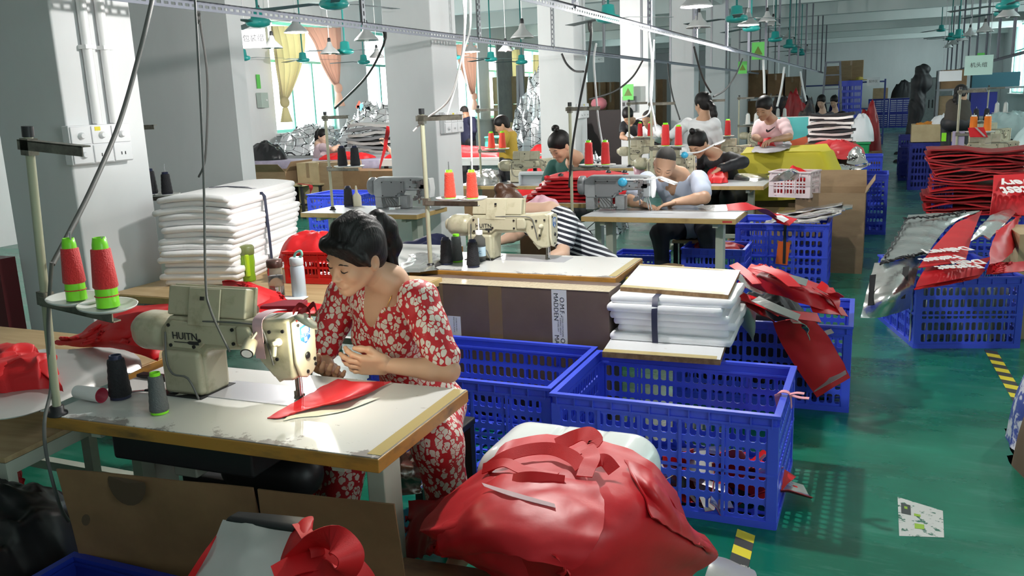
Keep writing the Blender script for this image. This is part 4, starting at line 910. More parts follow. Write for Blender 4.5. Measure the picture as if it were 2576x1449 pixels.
# beneath the nearest table
MB().box(-.42, .12, -.2, .12, .60, .715).obj('oil_pan', M_darkm, T1, .01); MB().box(-.24, -.15, -.14, .02, .54, .715).obj('control_box', M_leg, T1, .006)
sdf_obj('motor', SDF().cap((-.1, .02, .52), (.12, .02, .52), .075, None, .01).build(.012), M_darkm, T1)
tag(heap('red_fabric_heap', (-1.90, 2.30, .0), .14, .12, .60, M_red, .1, 45, fs=10), 'crumpled red fabric seen under the nearest table right of its pale green box', 'fabric', kind='stuff')
tag(MB().box(-2.18, -1.75, 2.07, 2.15, 0, .44).obj('floor_shade_box', M_blackf, bevel=.01), 'black box added for the floor shade under the nearest table', 'box')  # dark block added to stand in for the shade behind the cardboard
layered('silver_bag', [[az(940, 1240, .30), az(1000, 1245, .30), az(1058, 1240, .31)], [az(950, 1185, .36), az(1005, 1180, .40), az(1060, 1175, .40)], [az(965, 1150, .40), az(1010, 1140, .43), az(1052, 1130, .43)]], M_silv, 'crumpled silver and dark bag behind the right leg of the nearest table', seed=18, wr=.014, ws=12, mats=[M_silv, M_redd], crease=.012)
# ================================================================ people
M_skin = mat('skin', (.50, .29, .185), .5, var=.06, vscale=12); M_skin2 = mat('skin_tan', (.40, .225, .14), .5, var=.06, vscale=12); M_skin3 = mat('skin_fair', (.62, .40, .29), .5)
M_hair = mat('black_hair', (.006, .0045, .0045), .5, bump=.22, bscale=120, spec=.3)
def hairfib(m):
    N, L, b = nodes(m); tc = N.new('ShaderNodeTexCoord'); mp = N.new('ShaderNodeMapping'); mp.inputs['Scale'].default_value = (70, 70, 6); n = N.new('ShaderNodeTexNoise'); n.inputs['Scale'].default_value = 2; n.inputs['Detail'].default_value = 3
    bp = [q for q in N if q.type == 'BUMP'][0]; L.new(tc.outputs['Object'], mp.inputs[0]); L.new(mp.outputs[0], n.inputs[0]); L.new(n.outputs['Fac'], bp.inputs['Height'])
hairfib(M_hair)
M_hairb = mat('brown_hair', (.075, .028, .012), .4, bump=.3, bscale=110); hairfib(M_hairb)
M_crop = mat('cropped_hair', (.022, .018, .017), .7, bump=.3, bscale=400)
M_lip = mat('lips', (.42, .14, .12), .4); M_brow = mat('eyebrow', (.03, .02, .018), .7); M_lash = mat('eyelash', (.01, .008, .008), .6)
M_eye = mat('eye_white', (.6, .6, .58), .2)
def leopard():
    m = mat('red_dress_print', (.50, .008, .016), .6); N, L, b = nodes(m); tc = N.new('ShaderNodeTexCoord')
    n = N.new('ShaderNodeTexNoise'); n.inputs['Scale'].default_value = 34; n.inputs['Detail'].default_value = 1
    mx = N.new('ShaderNodeMixRGB'); mx.blend_type = 'ADD'; mx.inputs['Fac'].default_value = .017; L.new(tc.outputs['Object'], mx.inputs['Color1']); L.new(n.outputs['Color'], mx.inputs['Color2'])
    mp = N.new('ShaderNodeMapping'); mp.inputs['Scale'].default_value = (1.25, 1.0, .85); mp.inputs['Rotation'].default_value = (.4, .5, .2); L.new(mx.outputs[0], mp.inputs[0])
    v = N.new('ShaderNodeTexVoronoi'); v.inputs['Scale'].default_value = 42; v.inputs['Randomness'].default_value = .8; L.new(mp.outputs[0], v.inputs['Vector'])
    e = N.new('ShaderNodeTexVoronoi'); e.feature = 'DISTANCE_TO_EDGE'; e.inputs['Scale'].default_value = 42; e.inputs['Randomness'].default_value = .8; L.new(mp.outputs[0], e.inputs['Vector'])
    sc = N.new('ShaderNodeSeparateColor'); L.new(v.outputs['Color'], sc.inputs[0])
    def mt(op, a, c): q = N.new('ShaderNodeMath'); q.operation = op; [L.new(x, q.inputs[i]) if not isinstance(x, (int, float)) else setattr(q.inputs[i], 'default_value', x) for i, x in enumerate((a, c))]; return q.outputs[0]
    # spots of differing size, kept clear of their neighbours; some are rings with a red heart
    rad = mt('ADD', mt('MULTIPLY', sc.outputs[1], .22), .40)
    a = mt('MULTIPLY', mt('LESS_THAN', v.outputs['Distance'], rad), mt('GREATER_THAN', e.outputs['Distance'], .05))
    ring = mt('MAXIMUM', mt('GREATER_THAN', v.outputs['Distance'], .15), mt('GREATER_THAN', sc.outputs[0], .30))
    a = mt('MULTIPLY', a, ring)
    c = N.new('ShaderNodeMixRGB'); c.inputs['Color1'].default_value = (.46, .008, .016, 1); c.inputs['Color2'].default_value = (.66, .60, .52, 1); L.new(a, c.inputs['Fac']); L.new(c.outputs[0], b.inputs['Base Color']); return m
M_dress = leopard()
def striped():
    m = mat('striped_knit', (.02, .02, .03), .7); N, L, b = nodes(m); tc = N.new('ShaderNodeTexCoord'); w = N.new('ShaderNodeTexWave'); w.bands_direction = 'DIAGONAL'; w.inputs['Scale'].default_value = 13.5; w.inputs['Distortion'].default_value = .5; w.inputs['Detail'].default_value = 0
    mp = N.new('ShaderNodeMapping'); mp.inputs['Rotation'].default_value = (0, .5, 0); mp.inputs['Scale'].default_value = (1, .35, 1)
    r = N.new('ShaderNodeValToRGB'); r.color_ramp.interpolation = 'CONSTANT'; r.color_ramp.elements[0].color = (.008, .01, .022, 1); r.color_ramp.elements[1].position = .62; r.color_ramp.elements[1].color = (.72, .73, .76, 1)
    L.new(tc.outputs['Object'], mp.inputs[0]); L.new(mp.outputs[0], w.inputs[0]); L.new(w.outputs[0], r.inputs[0]); L.new(r.outputs[0], b.inputs['Base Color']); return m
M_stripe = striped()
def arr(v): return np.array(v, float)
def head_prims(S, c, R, s=1.0, sex='f'):
    """R columns: right, forward, up"""
    c = arr(c); R = arr(R); T = lambda *p: c+R @ (arr(p)*s); E = lambda p, r, k=.02, sub=False, Q=None: S.ell(T(*p), arr(r)*s, R if Q is None else R @ Q, k*s, sub)
    E((0, -.012, .036), (.074, .093, .083)); E((0, .022, -.028), (.061, .066, .082), .03)
    for q in (-1, 1):
        S.cap(T(q*.05, .002, -.045), T(q*.012, .062, -.094), .018*s, .015*s, .025*s); E((q*.036, .060, -.03), (.022, .02, .022), .02)
    E((0, .062, -.094), (.022, .02, .018), .02)
    S.cap(T(-.034, .074, .016), T(.034, .074, .016), .010*s, None, .016*s)
    for q in (-1, 1): E((q*.031, .094, -.002), (.017, .014, .0105), .010, True)
    for q in (-1, 1): E((q*.031, .071, -.003), (.0145, .0135, .0125), .004)
    S.cap(T(0, .082, .006), T(0, .101, -.034), .0062*s, .0092*s, .012*s)
    for q in (-1, 1): E((q*.011, .092, -.039), (.0075, .009, .0065), .008)
    E((0, .079, -.066), (.026, .012, .014), .012)
    for q in (-1, 1):
        E((q*.074, -.014, -.012), (.0085, .019, .031), .008); E((q*.0815, -.008, -.008), (.006, .011, .018), .005, True)
    return S
def face_bits(parent, c, R, s, brows=True, eyes='down'):
    c = Vector(c); Rm = Matrix([list(r) for r in R]); T = lambda *p: c+Rm @ (Vector(p)*s)
    b = MB()
    for z, r, dz in ((-.0625, .0042, .002), (-.071, .0052, -.002)): b.tube([T(q*.021, .0865-abs(q)**2*.010, z+(1-q*q)*dz) for q in (-1, -.6, -.2, 0, .2, .6, 1)], [.001*s, r*.8*s, r*s, r*s*.95, r*s, r*.8*s, .001*s], 8)
    b.obj('lips', M_lip, parent)
    for q in (-1, 1):
        MB().tube([T(q*x, y, z) for x, y, z in ((.016, .0855, .017), (.03, .0855, .0225), (.044, .078, .020), (.05, .072, .016))], [.0016*s, .0026*s, .002*s, .0008*s], 6).obj('eyebrow', M_brow, parent)
        MB().tube([T(q*x, y, z) for x, y, z in ((.017, .0815, -.0045), (.026, .0855, -.0085), (.036, .0845, -.0085), (.047, .0775, -.0035))], [.0008*s, .0017*s, .0019*s, .001*s], 6).obj('eyelash', M_lash, parent)
def hand_sdf(w, d, n, th=1, curl=.6, spread=.12, sc=1, thumb=None, curls=None):
    S = SDF(); w = arr(w); d = arr(d); d /= np.linalg.norm(d); n = arr(n); n = n-d*(n @ d); n /= np.linalg.norm(n); s = np.cross(d, n)*th
    R = np.stack([d, s, n], 1); k = .012*sc
    S.cap(w-d*.055*sc, w+d*.01*sc, .025*sc, .0225*sc, k); S.box(w+d*.048*sc, arr((.046, .037, .0135))*sc, R, .012*sc, k); S.ell(w+d*.03*sc+s*.022*sc+n*.008*sc, arr((.034, .016, .014))*sc, R, k)
    for i, (L, r) in enumerate(((.070, .0092), (.078, .0094), (.072, .0088), (.056, .0078))):
        c = (curls or [curl]*4)[i]; p = w+(d*(.090-.004*abs(i-1.2))+s*(.030-.0195*i))*sc; a0 = 0; sp = (1.3-i)*spread; pts = [p-d*.02*sc, p]; dd = d*cos(sp)+s*sin(sp)
        for f, b in ((.44, .55), (.31, .95), (.25, .6)): a0 += b*c; p = p+(dd*cos(a0)+n*sin(a0))*L*f*sc; pts.append(p)
        S.chain(pts, [r*1.05*sc, r*1.08*sc, r*sc, r*.93*sc, r*.78*sc], .005*sc)
    p = w+(d*.022+s*.028+n*.004)*sc; t1, t2 = thumb or ((.62, .62, .42), (.82, .1, .55)); D = lambda q: (d*q[0]+s*q[1]+n*q[2])/np.linalg.norm(q)
    q1 = p+D(t1)*.046*sc; q2 = q1+D(t2)*.030*sc; q3 = q2+D(t2)*.020*sc; S.chain([p, q1, q2, q3], [.0135*sc, .0112*sc, .0102*sc, .008*sc], .008*sc)
    return S
def person(name, label, J, skin=None, top=None, bottom=None, hair=None, style='short', res=.009, sleeve=.55, hres=None, s=1.0, hands=True, face=True, folds=.002, long_sleeve=False, skirt=False, w=1.0, vneck=False, legs=True, headfine=None, extra_hair=None, fs=38, chest=0.0):
    """J: head, F, U, neck, shL, shR, elL, elR, wrL, wrR, hL, hR (direction, palm normal, curl), pelvis, kneeL, kneeR, anL, anR"""
    skin = skin or M_skin; t = thing(name, label, 'person', (0, 0, 0))
    R = np.array(frame(J['F'], J['U'])); hc = arr(J['head']); nk = arr(J['neck']); sL, sR = arr(J['shL']), arr(J['shR']); pel = arr(J['pelvis']); mid = (sL+sR)/2; sp = (sR-sL); sp /= np.linalg.norm(sp)
    up = mid-pel; up /= np.linalg.norm(up); fw = np.cross(up, sp); fw /= np.linalg.norm(fw)
    if fw @ R[:, 1] < 0: fw = -fw
    X = np.cross(fw, up); B = np.stack([X, fw, up], 1); L = np.linalg.norm(mid-pel)
    if 'kneeL' not in J:
        f2 = arr((fw[0], fw[1], 0)); f2 /= np.linalg.norm(f2); x2 = arr((X[0], X[1], 0)); bottom = bottom or M_blackf
        for q, k in ((-1, 'L'), (1, 'R')): kn = pel+f2*.34+x2*q*.11; J['knee'+k] = tuple(kn); J['an'+k] = (kn[0]-f2[0]*.12, kn[1]-f2[1]*.12, .085)
    def torso(S, g, cut=False):
        S.ell(mid-up*.10*s+fw*.0, arr((.135*w+g, .092+g, .16+g))*s, B, .05); S.ell(mid-up*.01-fw*.01, arr((.13*w+g, .065+g, .06+g))*s, B, .05)
        S.ell(pel+up*L*.42, arr((.115*w+g, .088+g, .17+g))*s, B, .06); S.ell(pel+up*.04, arr((.155*w+g, .115+g, .14+g))*s, B, .06)
        if chest: 
            for q in (-1, 1): S.ell(mid-up*.145*s+fw*.062+X*q*.062, arr((.06+g, .05+g+chest, .06+g)), B, .04)
        for a in (sL, sR): S.ell(a-up*.005, arr((.052+g, .052+g, .052+g))*s, B, .04)
    S = SDF(); head_prims(S, hc, R, s) if not headfine else None
    if headfine: S.ell(hc+R @ arr((0, -.02, .02))*s, arr((.06, .07, .08))*s, R)
    S.cap(hc+R @ arr((0, -.025, -.055))*s, nk, .047*s*w**.5, .054*s, .03); S.cap(nk, mid-up*.03, .055*s, .08*s, .04); torso(S, 0)
    for a, e, wr in ((sL, arr(J['elL']), arr(J['wrL'])), (sR, arr(J['elR']), arr(J['wrR']))): S.chain([a, e, e+(wr-e)*.3, wr], [.047*s*w, .037*s*w, .037*s*w, .0245*s], .02)
    if legs and 'kneeL' in J:
        for q, k, a in ((-1, 'kneeL', 'anL'), (1, 'kneeR', 'anR')):
            h = pel+X*q*.085*s; kn = arr(J[k]); an = arr(J[a]); S.chain([h, kn, kn+(an-kn)*.35, an], [.082*s, .055*s, .052*s, .035*s], .03); S.cap(an, an+fw*.13-arr((0, 0, .04)), .035, .028, .02)
    parts = [S.build(res)]
    if headfine: H = SDF(); head_prims(H, hc, R, s); H.cap(hc+R @ arr((0, -.025, -.055))*s, nk, .047*s*w**.5, .054*s, .03); parts.append(H.build(headfine))
    if hands:
        for k, wk, th in (('hL', 'wrL', -1), ('hR', 'wrR', 1)):
            if k in J and J[k]: h = J[k]; parts.append(hand_sdf(J[wk], h[0], h[1], th, h[2], sc=s*1.0, **(h[3] if len(h) > 3 else {})).build(hres or res*.6))
    body = sdf_obj('body', parts, skin, t)
    if face: face_bits(t, hc, R, s)
    # clothes
    if top is not None:
        G = SDF(); torso(G, .012)
        for a, e, wr in ((sL, arr(J['elL']), arr(J['wrL'])), (sR, arr(J['elR']), arr(J['wrR']))):
            if long_sleeve: G.chain([a, e, e+(wr-e)*.9], [.062*s*w, .052*s*w, .042*s], .025)
            else: b = a+(e-a)*sleeve; G.chain([a, a+(b-a)*.5, b], [.062*s*w, .061*s*w, .060*s*w], .03)
        if vneck: G.cap(nk+fw*.045+up*.06, mid-up*.10*s+fw*.14, .052, .012, .01, True); G.cap(nk+up*.0, nk+up*.12+fw*.02, .062, .075, .008, True)
        else: G.cap(nk+up*.005+fw*.02, nk+up*.12+fw*.03, .06*s, .07*s, .008, True)
        c = None
        cb = [(pel-up*.02, -up)]
        if bottom is None and not skirt: cb = [(pel-up*.1, -up)]
        vs, fs_ = G.build(res, folds, fs, (X*.8+fw*.4+up*.5), clip=None); m = sdf_obj('shirt' if not skirt else 'dress', (vs, fs_), top, t)
    if bottom is not None and 'kneeL' in J:
        G = SDF(); G.ell(pel+up*.0, arr(((.15 if skirt else .165)*w, .12, .12))*s, B, .05)
        for q, k, a in ((-1, 'kneeL', 'anL'), (1, 'kneeR', 'anR')):
            h = pel+X*q*.085*s; kn = arr(J[k]); an = arr(J[a])
            if skirt: G.chain([h, kn], [.092*s, .080*s], .06); G.cap(kn, kn+(an-kn)*.62, .080, .075, .06)
            else: G.chain([h, kn, an-(an-kn)*.06], [.095*s, .072*s, .055*s], .03)
        vs, fs_ = G.build(res, folds*1.6, 30, (1, .2, .1)); sdf_obj('skirt' if skirt else 'trousers', (vs, fs_), bottom, t)
    # hair
    if hair is not None:
        H = SDF(); T = lambda *p: hc+R @ (arr(p)*s); g = {'crop': -.004, 'short': .006}.get(style, .008)
        H.ell(T(0, -.016, .040), arr((.078+g, .097+g, .086+g))*s, R, .01)
        if style not in ('crop',): H.ell(T(0, -.055, -.02), arr((.068, .055, .06))*s, R, .03)
        if style == 'crop': H.ell(T(0, .075, -.035), arr((.12, .085, .088))*s, R, .008, True); H.ell(T(0, .0, -.075), arr((.2, .2, .072))*s, R, .008, True)
        else: H.ell(T(0, .085, -.040), arr((.073, .072, .085))*s, R, .012, True); 
        for q in (-1, 1): H.ell(T(q*.084, -.012, -.018), arr((.016, .021, .034))*s, R, .006, True) if style != 'long' else None
        if style in ('pony', 'lowpony'):
            z = .055 if style == 'pony' else -.03
            H.chain([T(0, -.085, z+.01), T(0, -.125, z+.02), T(0, -.15, z-.03), T(.0, -.155, z-.10), T(.01, -.14, z-.16), T(.01, -.125, z-.205)], arr((.018, .026, .036, .036, .026, .008))*s, .02)
        if style == 'bun': H.ell(T(0, -.07, .135), arr((.036, .036, .032))*s, R, .012); H.ell(T(.02, -.085, .13), arr((.02, .02, .02))*s, R, .01)
        if extra_hair: extra_hair(H, T)
        sdf_obj('hair', H.build(min(res, .006) if not headfine else .0032, .0006 if headfine else 0, 420, X), hair, t)
    return t, R, B, T if hair is not None else None

# ---------------------------------------------------------------- woman in the red patterned dress
hc = ay(893, 643, 2.37)
FD = (-CR*.60 - CU*.50 - CF*.62).normalized(); UD = (CU*.95 - CF*.50 - CR*.02).normalized()
JW = dict(head=hc, F=FD, U=UD, neck=ay(983, 712, 2.50), shL=ay(1052, 752, 2.47), shR=ay(868, 742, 2.60), elL=ay(1128, 938, 2.40)+Vector((0, 0, .008)), elR=ay(800, 905, 2.52), wrL=ay(978, 928, 2.325)+Vector((0, 0, .012)), wrR=ay(835, 935, 2.46),
          pelvis=(-1.60, 2.76, .53), kneeL=(-1.325, 2.36, .555), kneeR=(-1.64, 2.30, .55), anL=(-1.30, 2.44, .1), anR=(-1.66, 2.12, .1))
dl = (ay(890, 918, 2.27)-JW['wrL']).normalized()
nl = CF*.75+Vector((0, 0, .5))-CR*.1
JW['hL'] = (tuple(dl), tuple(nl), .55, dict(curls=[.50, .42, .45, .5], thumb=((.82, .45, .3), (.95, -.1, .25))))
JW['hR'] = ((.5, -.75, .15), (.4, .1, .9), .5)
def wh(H, T):
    for q, a in ((-1, .3), (1, .3)): H.chain([T(q*.05, .06, .075), T(q*.078, .035, .03), T(q*.08, .012, -.01)], [.016, .012, .004], .015)
    H.chain([T(-.03, .08, .085), T(.02, .085, .08), T(.06, .06, .06)], [.015, .018, .015], .02); H.chain([T(.0, -.03, .115), T(0, .03, .12)], [.035, .03], .03)
    for i in range(7): a = i*.9; H.chain([T(.02*cos(a), -.13+.015*sin(a), -.04), T(.03*cos(a), -.13+.025*sin(a), -.12), T(.035*cos(a+.3), -.115+.03*sin(a), -.17-.01*(i % 3))], [.012, .007, .0015], .006)
tw, RW, BW, _ = person('person', 'woman in a red dress with white spots and a black ponytail at the nearest machine', JW, skin=mat('skin_warm', (.54, .315, .20), .48, var=.05, vscale=14), top=M_dress, bottom=M_dress, hair=M_hair, style='pony', res=.0058, sleeve=.80, hres=.0022, s=1.03, headfine=.0026, skirt=True, vneck=True, folds=.0022, fs=46, extra_hair=wh, w=.97, chest=.005)
# hair tie, necklace, sleeve cuffs
Tw = lambda *p: Vector(arr(hc)+RW @ (arr(p)*1.03))
MB().tube([Tw(.028*cos(a), -.103, .066+.028*sin(a)) for a in [k*PI/6 for k in range(13)]], .007, 8).obj('hair_tie', M_black, tw)
q = JW['neck']; MB().tube(spline([Vector(q)+Vector(BW @ arr(p)) for p in ((-.05, .0, .03), (-.04, .06, -.02), (.0, .088, -.075), (.04, .06, -.02), (.05, .0, .03))], 24), .0011, 5).ell(Vector(q)+Vector(BW @ arr((.0, .092, -.083))), (.006, .004, .008)).obj('necklace', mat('gold', (.75, .5, .12), .25, 1), tw)
t = thing('bobbin', 'steel bobbin case with a red thread held in the fingers of the woman in red', 'bobbin', ay(867, 900, 2.275), 0)
qm = Matrix.Rotation(.6, 4, 'Z') @ Matrix.Rotation(1.0, 4, 'X'); MB().lathe([(.0, -.007), (.012, -.007), (.012, .007), (.0, .007)], M=qm, n=18).obj('case', M_black, t); MB().lathe([(.0105, .0072), (.003, .0085)], M=qm, n=18).obj('face', M_steel, t); MB().lathe([(.0124, -.003), (.0124, .003)], M=qm, n=18, cap=False).obj('thread', M_thr_r, t)
# stool under her
t = thing('stool', 'wooden stool under the woman in the red dress', 'stool', (-1.60, 2.80, 0))
MB().box(-.15, .13, -.13, .15, .38, .41).obj('seat', M_darkm, t, .006)
for x in (-.13, .11):
    for y in (-.11, .12): MB().box(x-.018, x+.018, y-.018, y+.018, 0, .38).obj('leg', M_darkm, t)
# ================================================================ table behind the woman: foam, bottles, red basket
table(-2.9, 3.56, 1.55, .78, 'plywood topped table behind the woman in red, bottles and a tall foam stack on it', top=M_ply, edge=M_edge2, tape=False, box=False, group='packing tables')
table(-3.05, 4.45, 1.15, .92, 'white table beside the second machine with silver scraps on it', tape=False, box=False, group='packing tables')
t = foam_stack('foam_stack', (-3.417, 3.868, .762), .42, .90, .47, 15, .27, 8, M_foam, 'tall stack of white foam sheets tied with a navy strap on the plywood table', .018, .02)
MB().grid([[Vector((x, y, z)) for x, z in ((-.1, .489), (.0, .492), (.12, .486), (.19, .47), (.222, .43), (.226, .25), (.228, .0))] for y in (-.06, -.03)], .003).obj('strap', M_navy, t)
def bottle(p, label, prof, m, parts=(), cat='bottle', name='bottle', mh=None):
    t = thing(name, label, cat, p); MB().lathe(prof, n=20).obj('body', m, t)
    for nm, pr, mm in parts: MB().lathe(pr, n=20).obj(nm, mm, t)
    return t
t = bottle(az(627, 706, .762), 'lime green sports bottle with an olive lid in front of the red basket', [(.034, 0), (.038, .006), (.034, .05), (.040, .10), (.038, .145)], mat('lime_bottle', (.24, .42, .02), .3), [('lid', [(.040, .146), (.042, .15), (.043, .185), (.036, .195), (0, .196)], mat('olive_plastic', (.17, .20, .07), .4))])
MB().box(.018, .036, -.045, -.02, .03, .15).obj('grip', mat('lime_grip', (.42, .62, .02), .35), t, .006)
M_clear = mat('clear_plastic', (.92, .93, .94), .08, trans=.92, alpha=1); M_clear.node_tree.nodes['Principled BSDF'].inputs['IOR'].default_value = 1.12
t = bottle(az(698, 746, .762), 'clear glass bottle with a brown steel lid on the plywood table', [(.036, 0), (.038, .005), (.038, .135), (.03, .15)], M_clear, [('lid', [(.037, .148), (.039, .152), (.039, .178), (.035, .186), (0, .187)], mat('brown_lid', (.13, .07, .06), .3, .5)), ('water', [(0, .006), (.033, .007), (.033, .105), (0, .106)], mat('pink_water', (.75, .6, .6), .1, trans=.9))])
t = bottle(az(754, 748, .762), 'pale blue steel flask with a mint carry loop on the plywood table', [(.032, 0), (.035, .006), (.034, .15), (.030, .16)], mat('pale_blue_enamel', (.52, .60, .68), .28), [('lid', [(.031, .161), (.033, .165), (.033, .196), (.028, .20), (0, .201)], mat('pale_lid', (.58, .64, .68), .3))])
MB().tube(spline([(-.01, 0, .2), (.0, 0, .22), (.03, 0, .232), (.036, 0, .212), (.02, 0, .2)], 14), .006, 8).obj('carry_loop', mat('mint_plastic', (.25, .6, .5), .4), t)
t = thing('phone', 'white phone lying at the foot of the pale blue flask', 'phone', az(735, 752, .764), .2); MB().box(-.07, .07, -.035, .035, 0, .008).obj('case', M_white, t, .003)
t = thing('notebook', 'maroon cloth bound book lying behind the nearest machine head', 'book', az(715, 768, .79), .3); MB().box(-.09, .09, -.06, .06, -.012, .012).obj('cover', mat('maroon_cloth', (.24, .02, .035), .6), t, .003); MB().box(-.086, .088, -.056, .056, -.008, .008).obj('pages', M_paper, t)
bk = make_crate(.50, .34, .17, 20, 13, 1, M_red_p, 'plastic_basket', rim=.03, post=.03); bk.location = (-2.66, 3.80, .762); bk.rotation_euler.z = .12; tag(bk, 'red plastic basket full of red cloth behind the bottles', 'basket')
tag(heap('red_fabric_heap', (-2.82, 3.80, .87), .20, .15, .11, M_red, .1, 31, fs=8), 'red cloth heaped up in the red plastic basket', 'fabric', kind='stuff')
layered('red_fabric', [[az(575, 770, .80), az(650, 775, .79), az(700, 770, .77)], [az(560, 715, .86), az(640, 735, .85), az(720, 760, .78)], [az(565, 706, .88), az(630, 712, .88), az(700, 735, .82)]], M_red, 'red bag panels slumped between the foam stack and the clear glass bottle', seed=61, wr=.012, crease=.012)
layered('red_fabric', [[az(590, 790, .78), az(680, 790, .775), az(790, 790, .765)], [az(600, 750, .82), az(690, 765, .80), az(800, 778, .77)], [az(640, 725, .85), az(700, 750, .81), az(820, 768, .765)]], M_red, 'flat red bag panels under the maroon book', seed=71, wr=.008, crease=.008)
crumple('foil_scraps', [az(1000, 690, .765), az(1100, 680, .765), az(1120, 640, .765), az(1030, 640, .765)], .03, M_silv, 17, 'silver foil scraps on the white table beside the second machine', 'scraps', 20, 20, 30)

# ================================================================ second table and its worker
T2 = table(-1.83, 4.415, 1.21, .56, 'white sewing table behind the long printed carton, worker in stripes bending behind it', rz=.008)
machine(-1.735, 4.56, 'cream long arm sewing machine above the long printed carton')
stand(-2.31, 4.165, 'thread stand with two orange red cones beside the second cream machine')
for k in (0, 1): cone('orange', on_tray(-2.31, 4.165, k), 'orange red thread cone on the %s tray of the stand above the printed carton' % ('left', 'right')[k])
cone('black', az(1124, 664, .762), 'black thread cone with a green core top beside the second machine', sc=1.05)
cone('black', az(1191, 671, .762), 'black thread cone with a blue core top nearest the edge of the second table', sc=1.05)
cone('grey', az(1150, 658, .762), 'grey thread cone behind the two black cones on the second table')
t = bottle(az(1208, 656, .762), 'clear water bottle with a white tube standing in front of the second machine', [(.033, 0), (.036, .006), (.036, .09), (.034, .13), (.018, .15), (.018, .162)], M_clear, [('cap', [(.021, .155), (.021, .18), (0, .181)], M_white), ('label', [(.0362, .03), (.0362, .085)], mat('water_label', (.5, .66, .78), .4)), ('tube', [(.004, .18), (.004, .25)], M_white)])
bt = text_mb('EBC', .026, M=Matrix.Translation((.006, -.0375, .055)) @ Matrix.Rotation(PI/2, 4, 'X')); bt.obj('print', mat('blue_print', (.05, .25, .55), .5), t)
# worker in stripes, bent low behind the machine
J = dict(head=ay(1282, 520, 5.35), F=(-.75, -.3, -.75), U=(-.5, -.4, .75), neck=ay(1385, 530, 5.35), shL=ay(1425, 560, 5.15), shR=ay(1380, 540, 5.55), elL=ay(1415, 640, 4.98), elR=ay(1300, 590, 5.5), wrL=ay(1360, 660, 4.9), wrR=ay(1250, 610, 5.3), pelvis=ay(1530, 690, 5.45), kneeL=(-1.75, 4.95, .50), kneeR=(-2.0, 5.1, .5), anL=(-1.7, 5.05, .1), anR=(-2.0, 5.2, .1))
def topknot(H, T): H.ell(T(0, -.045, .135), (.045, .042, .042)); H.chain([T(.03, -.07, .12), T(.06, -.11, .08), T(.075, -.13, .03)], [.016, .012, .003], .01)
person('person', 'worker in a navy and white striped top bent low behind the second machine', J, skin=M_skin3, top=M_stripe, bottom=M_blackf, hair=M_hairb, style='short', sleeve=.6, res=.009, hands=False, extra_hair=topknot, w=1.12, face=False)
p_ = ay(1362, 525, 5.85); carton(p_.x, 5.9, .3, .25, p_.z-.005, 'carton behind the striped worker with pink cloth on it', m=M_cardd); o = heap('pink_cloth', ay(1362, 525, 5.85), .13, .10, .07, mat('pink_cotton', (.72, .42, .50), .7), .2, 6, fs=9); tag(o, 'pale pink cloth bundle behind the brown haired worker in stripes', 'cloth', kind='stuff')
# torn open carton under the third table
t = thing('open_carton', 'torn open carton with yellow tape along its rim before the man at the grey machine', 'box', (-1.82, 6.0, 0))
b = MB(); n = 40; Rm = random.Random(2)
for side in range(2):
    P = []
    for i in range(5):
        z = i/4; row = []
        for j in range(n+1):
            a = PI*j/n+(0 if side else PI); x = .50*cos(a)/max(abs(cos(a)), abs(sin(a)))**.75; y = .30*sin(a)/max(abs(cos(a)), abs(sin(a)))**.75
            top = .40+.05*fn((a*3, side, 0), 1, 3)+(.03*Rm.random() if not side else .0); row.append(Vector((x*(1+.06*z), y*(1+.05*z), z*top+.01)))
        P.append(row)
    b.grid(P, .006)
    MB().grid([[p+Vector((0, 0, -.03*k)) for p in P[-1]] for k in (0, 1)], .008).obj('rim_tape', mat('yellow_tape', (.60, .44, .05), .3) if not side else M_ptape, t)
b.obj('wall', M_card, t); MB().box(-.45, .45, -.25, .25, .002, .012).obj('base', M_card, t)

# ================================================================ third table: man at the grey machine
table(-1.56, 6.65, 1.2, .56, 'grey topped sewing table at which the man in the pale polo shirt sits', top=M_lam2, edge=M_edge2, tape=False, rz=-.01)
tag(MB().box(-1.06, -.99, 6.364, 6.3655, .73, .744).obj('sticker', mat('red_sticker', (.5, .03, .03), .5)), 'small red label stuck on the edge of the grey topped table', 'sticker')
grey_machine(-1.70, 6.82, 'grey walking foot machine in front of the man in the polo shirt')
stand(-2.26, 6.45, 'thread stand with two red cones left of the grey machine')
for k in (0, 1): cone('red', on_tray(-2.26, 6.45, k), 'red thread cone on the %s tray of the stand left of the man' % ('left', 'right')[k], sc=1.15)
def led_lamp(a, b, c, e, label, base=None):
    t = thing('led_lamp', label, 'lamp', a); A_ = Vector(a); L = lambda p: Vector(p)-A_
    MB().ell((0, 0, 0), (.04, .04, .035), n=16).obj('base', mat('sky_blue_plastic', (.05, .42, .66), .35), t)
    MB().tube(spline([(0, 0, .02), L(b), L(c)], 16), .008, 8).obj('gooseneck', M_white, t)
    d = (L(e)-L(c)).normalized(); s = d.cross(Vector((0, 0, 1))).normalized()
    MB().bar(L(c), L(e), .05, .014).obj('head', MATS['sky_blue_plastic'] if False else M_white, t)
    MB().bar(L(c)+d*.02-Vector((0, 0, .0085)), L(e)-d*.01-Vector((0, 0, .0085)), .04, .004).obj('light_strip', mat('led_strip', (1, 1, 1), .3, emit=(.92, .97, 1), estr=7), t)
    return t
led_lamp(ay(1566, 458, 6.72), ay(1620, 452, 6.74), ay(1660, 446, 6.75), ay(1702, 462, 6.72), 'lit blue based lamp on the grey machine, bent over the hands of the man')
FM = (-CR*.22-CU*.78-CF*.58).normalized(); UM = (CU*.58-CF*.80).normalized()
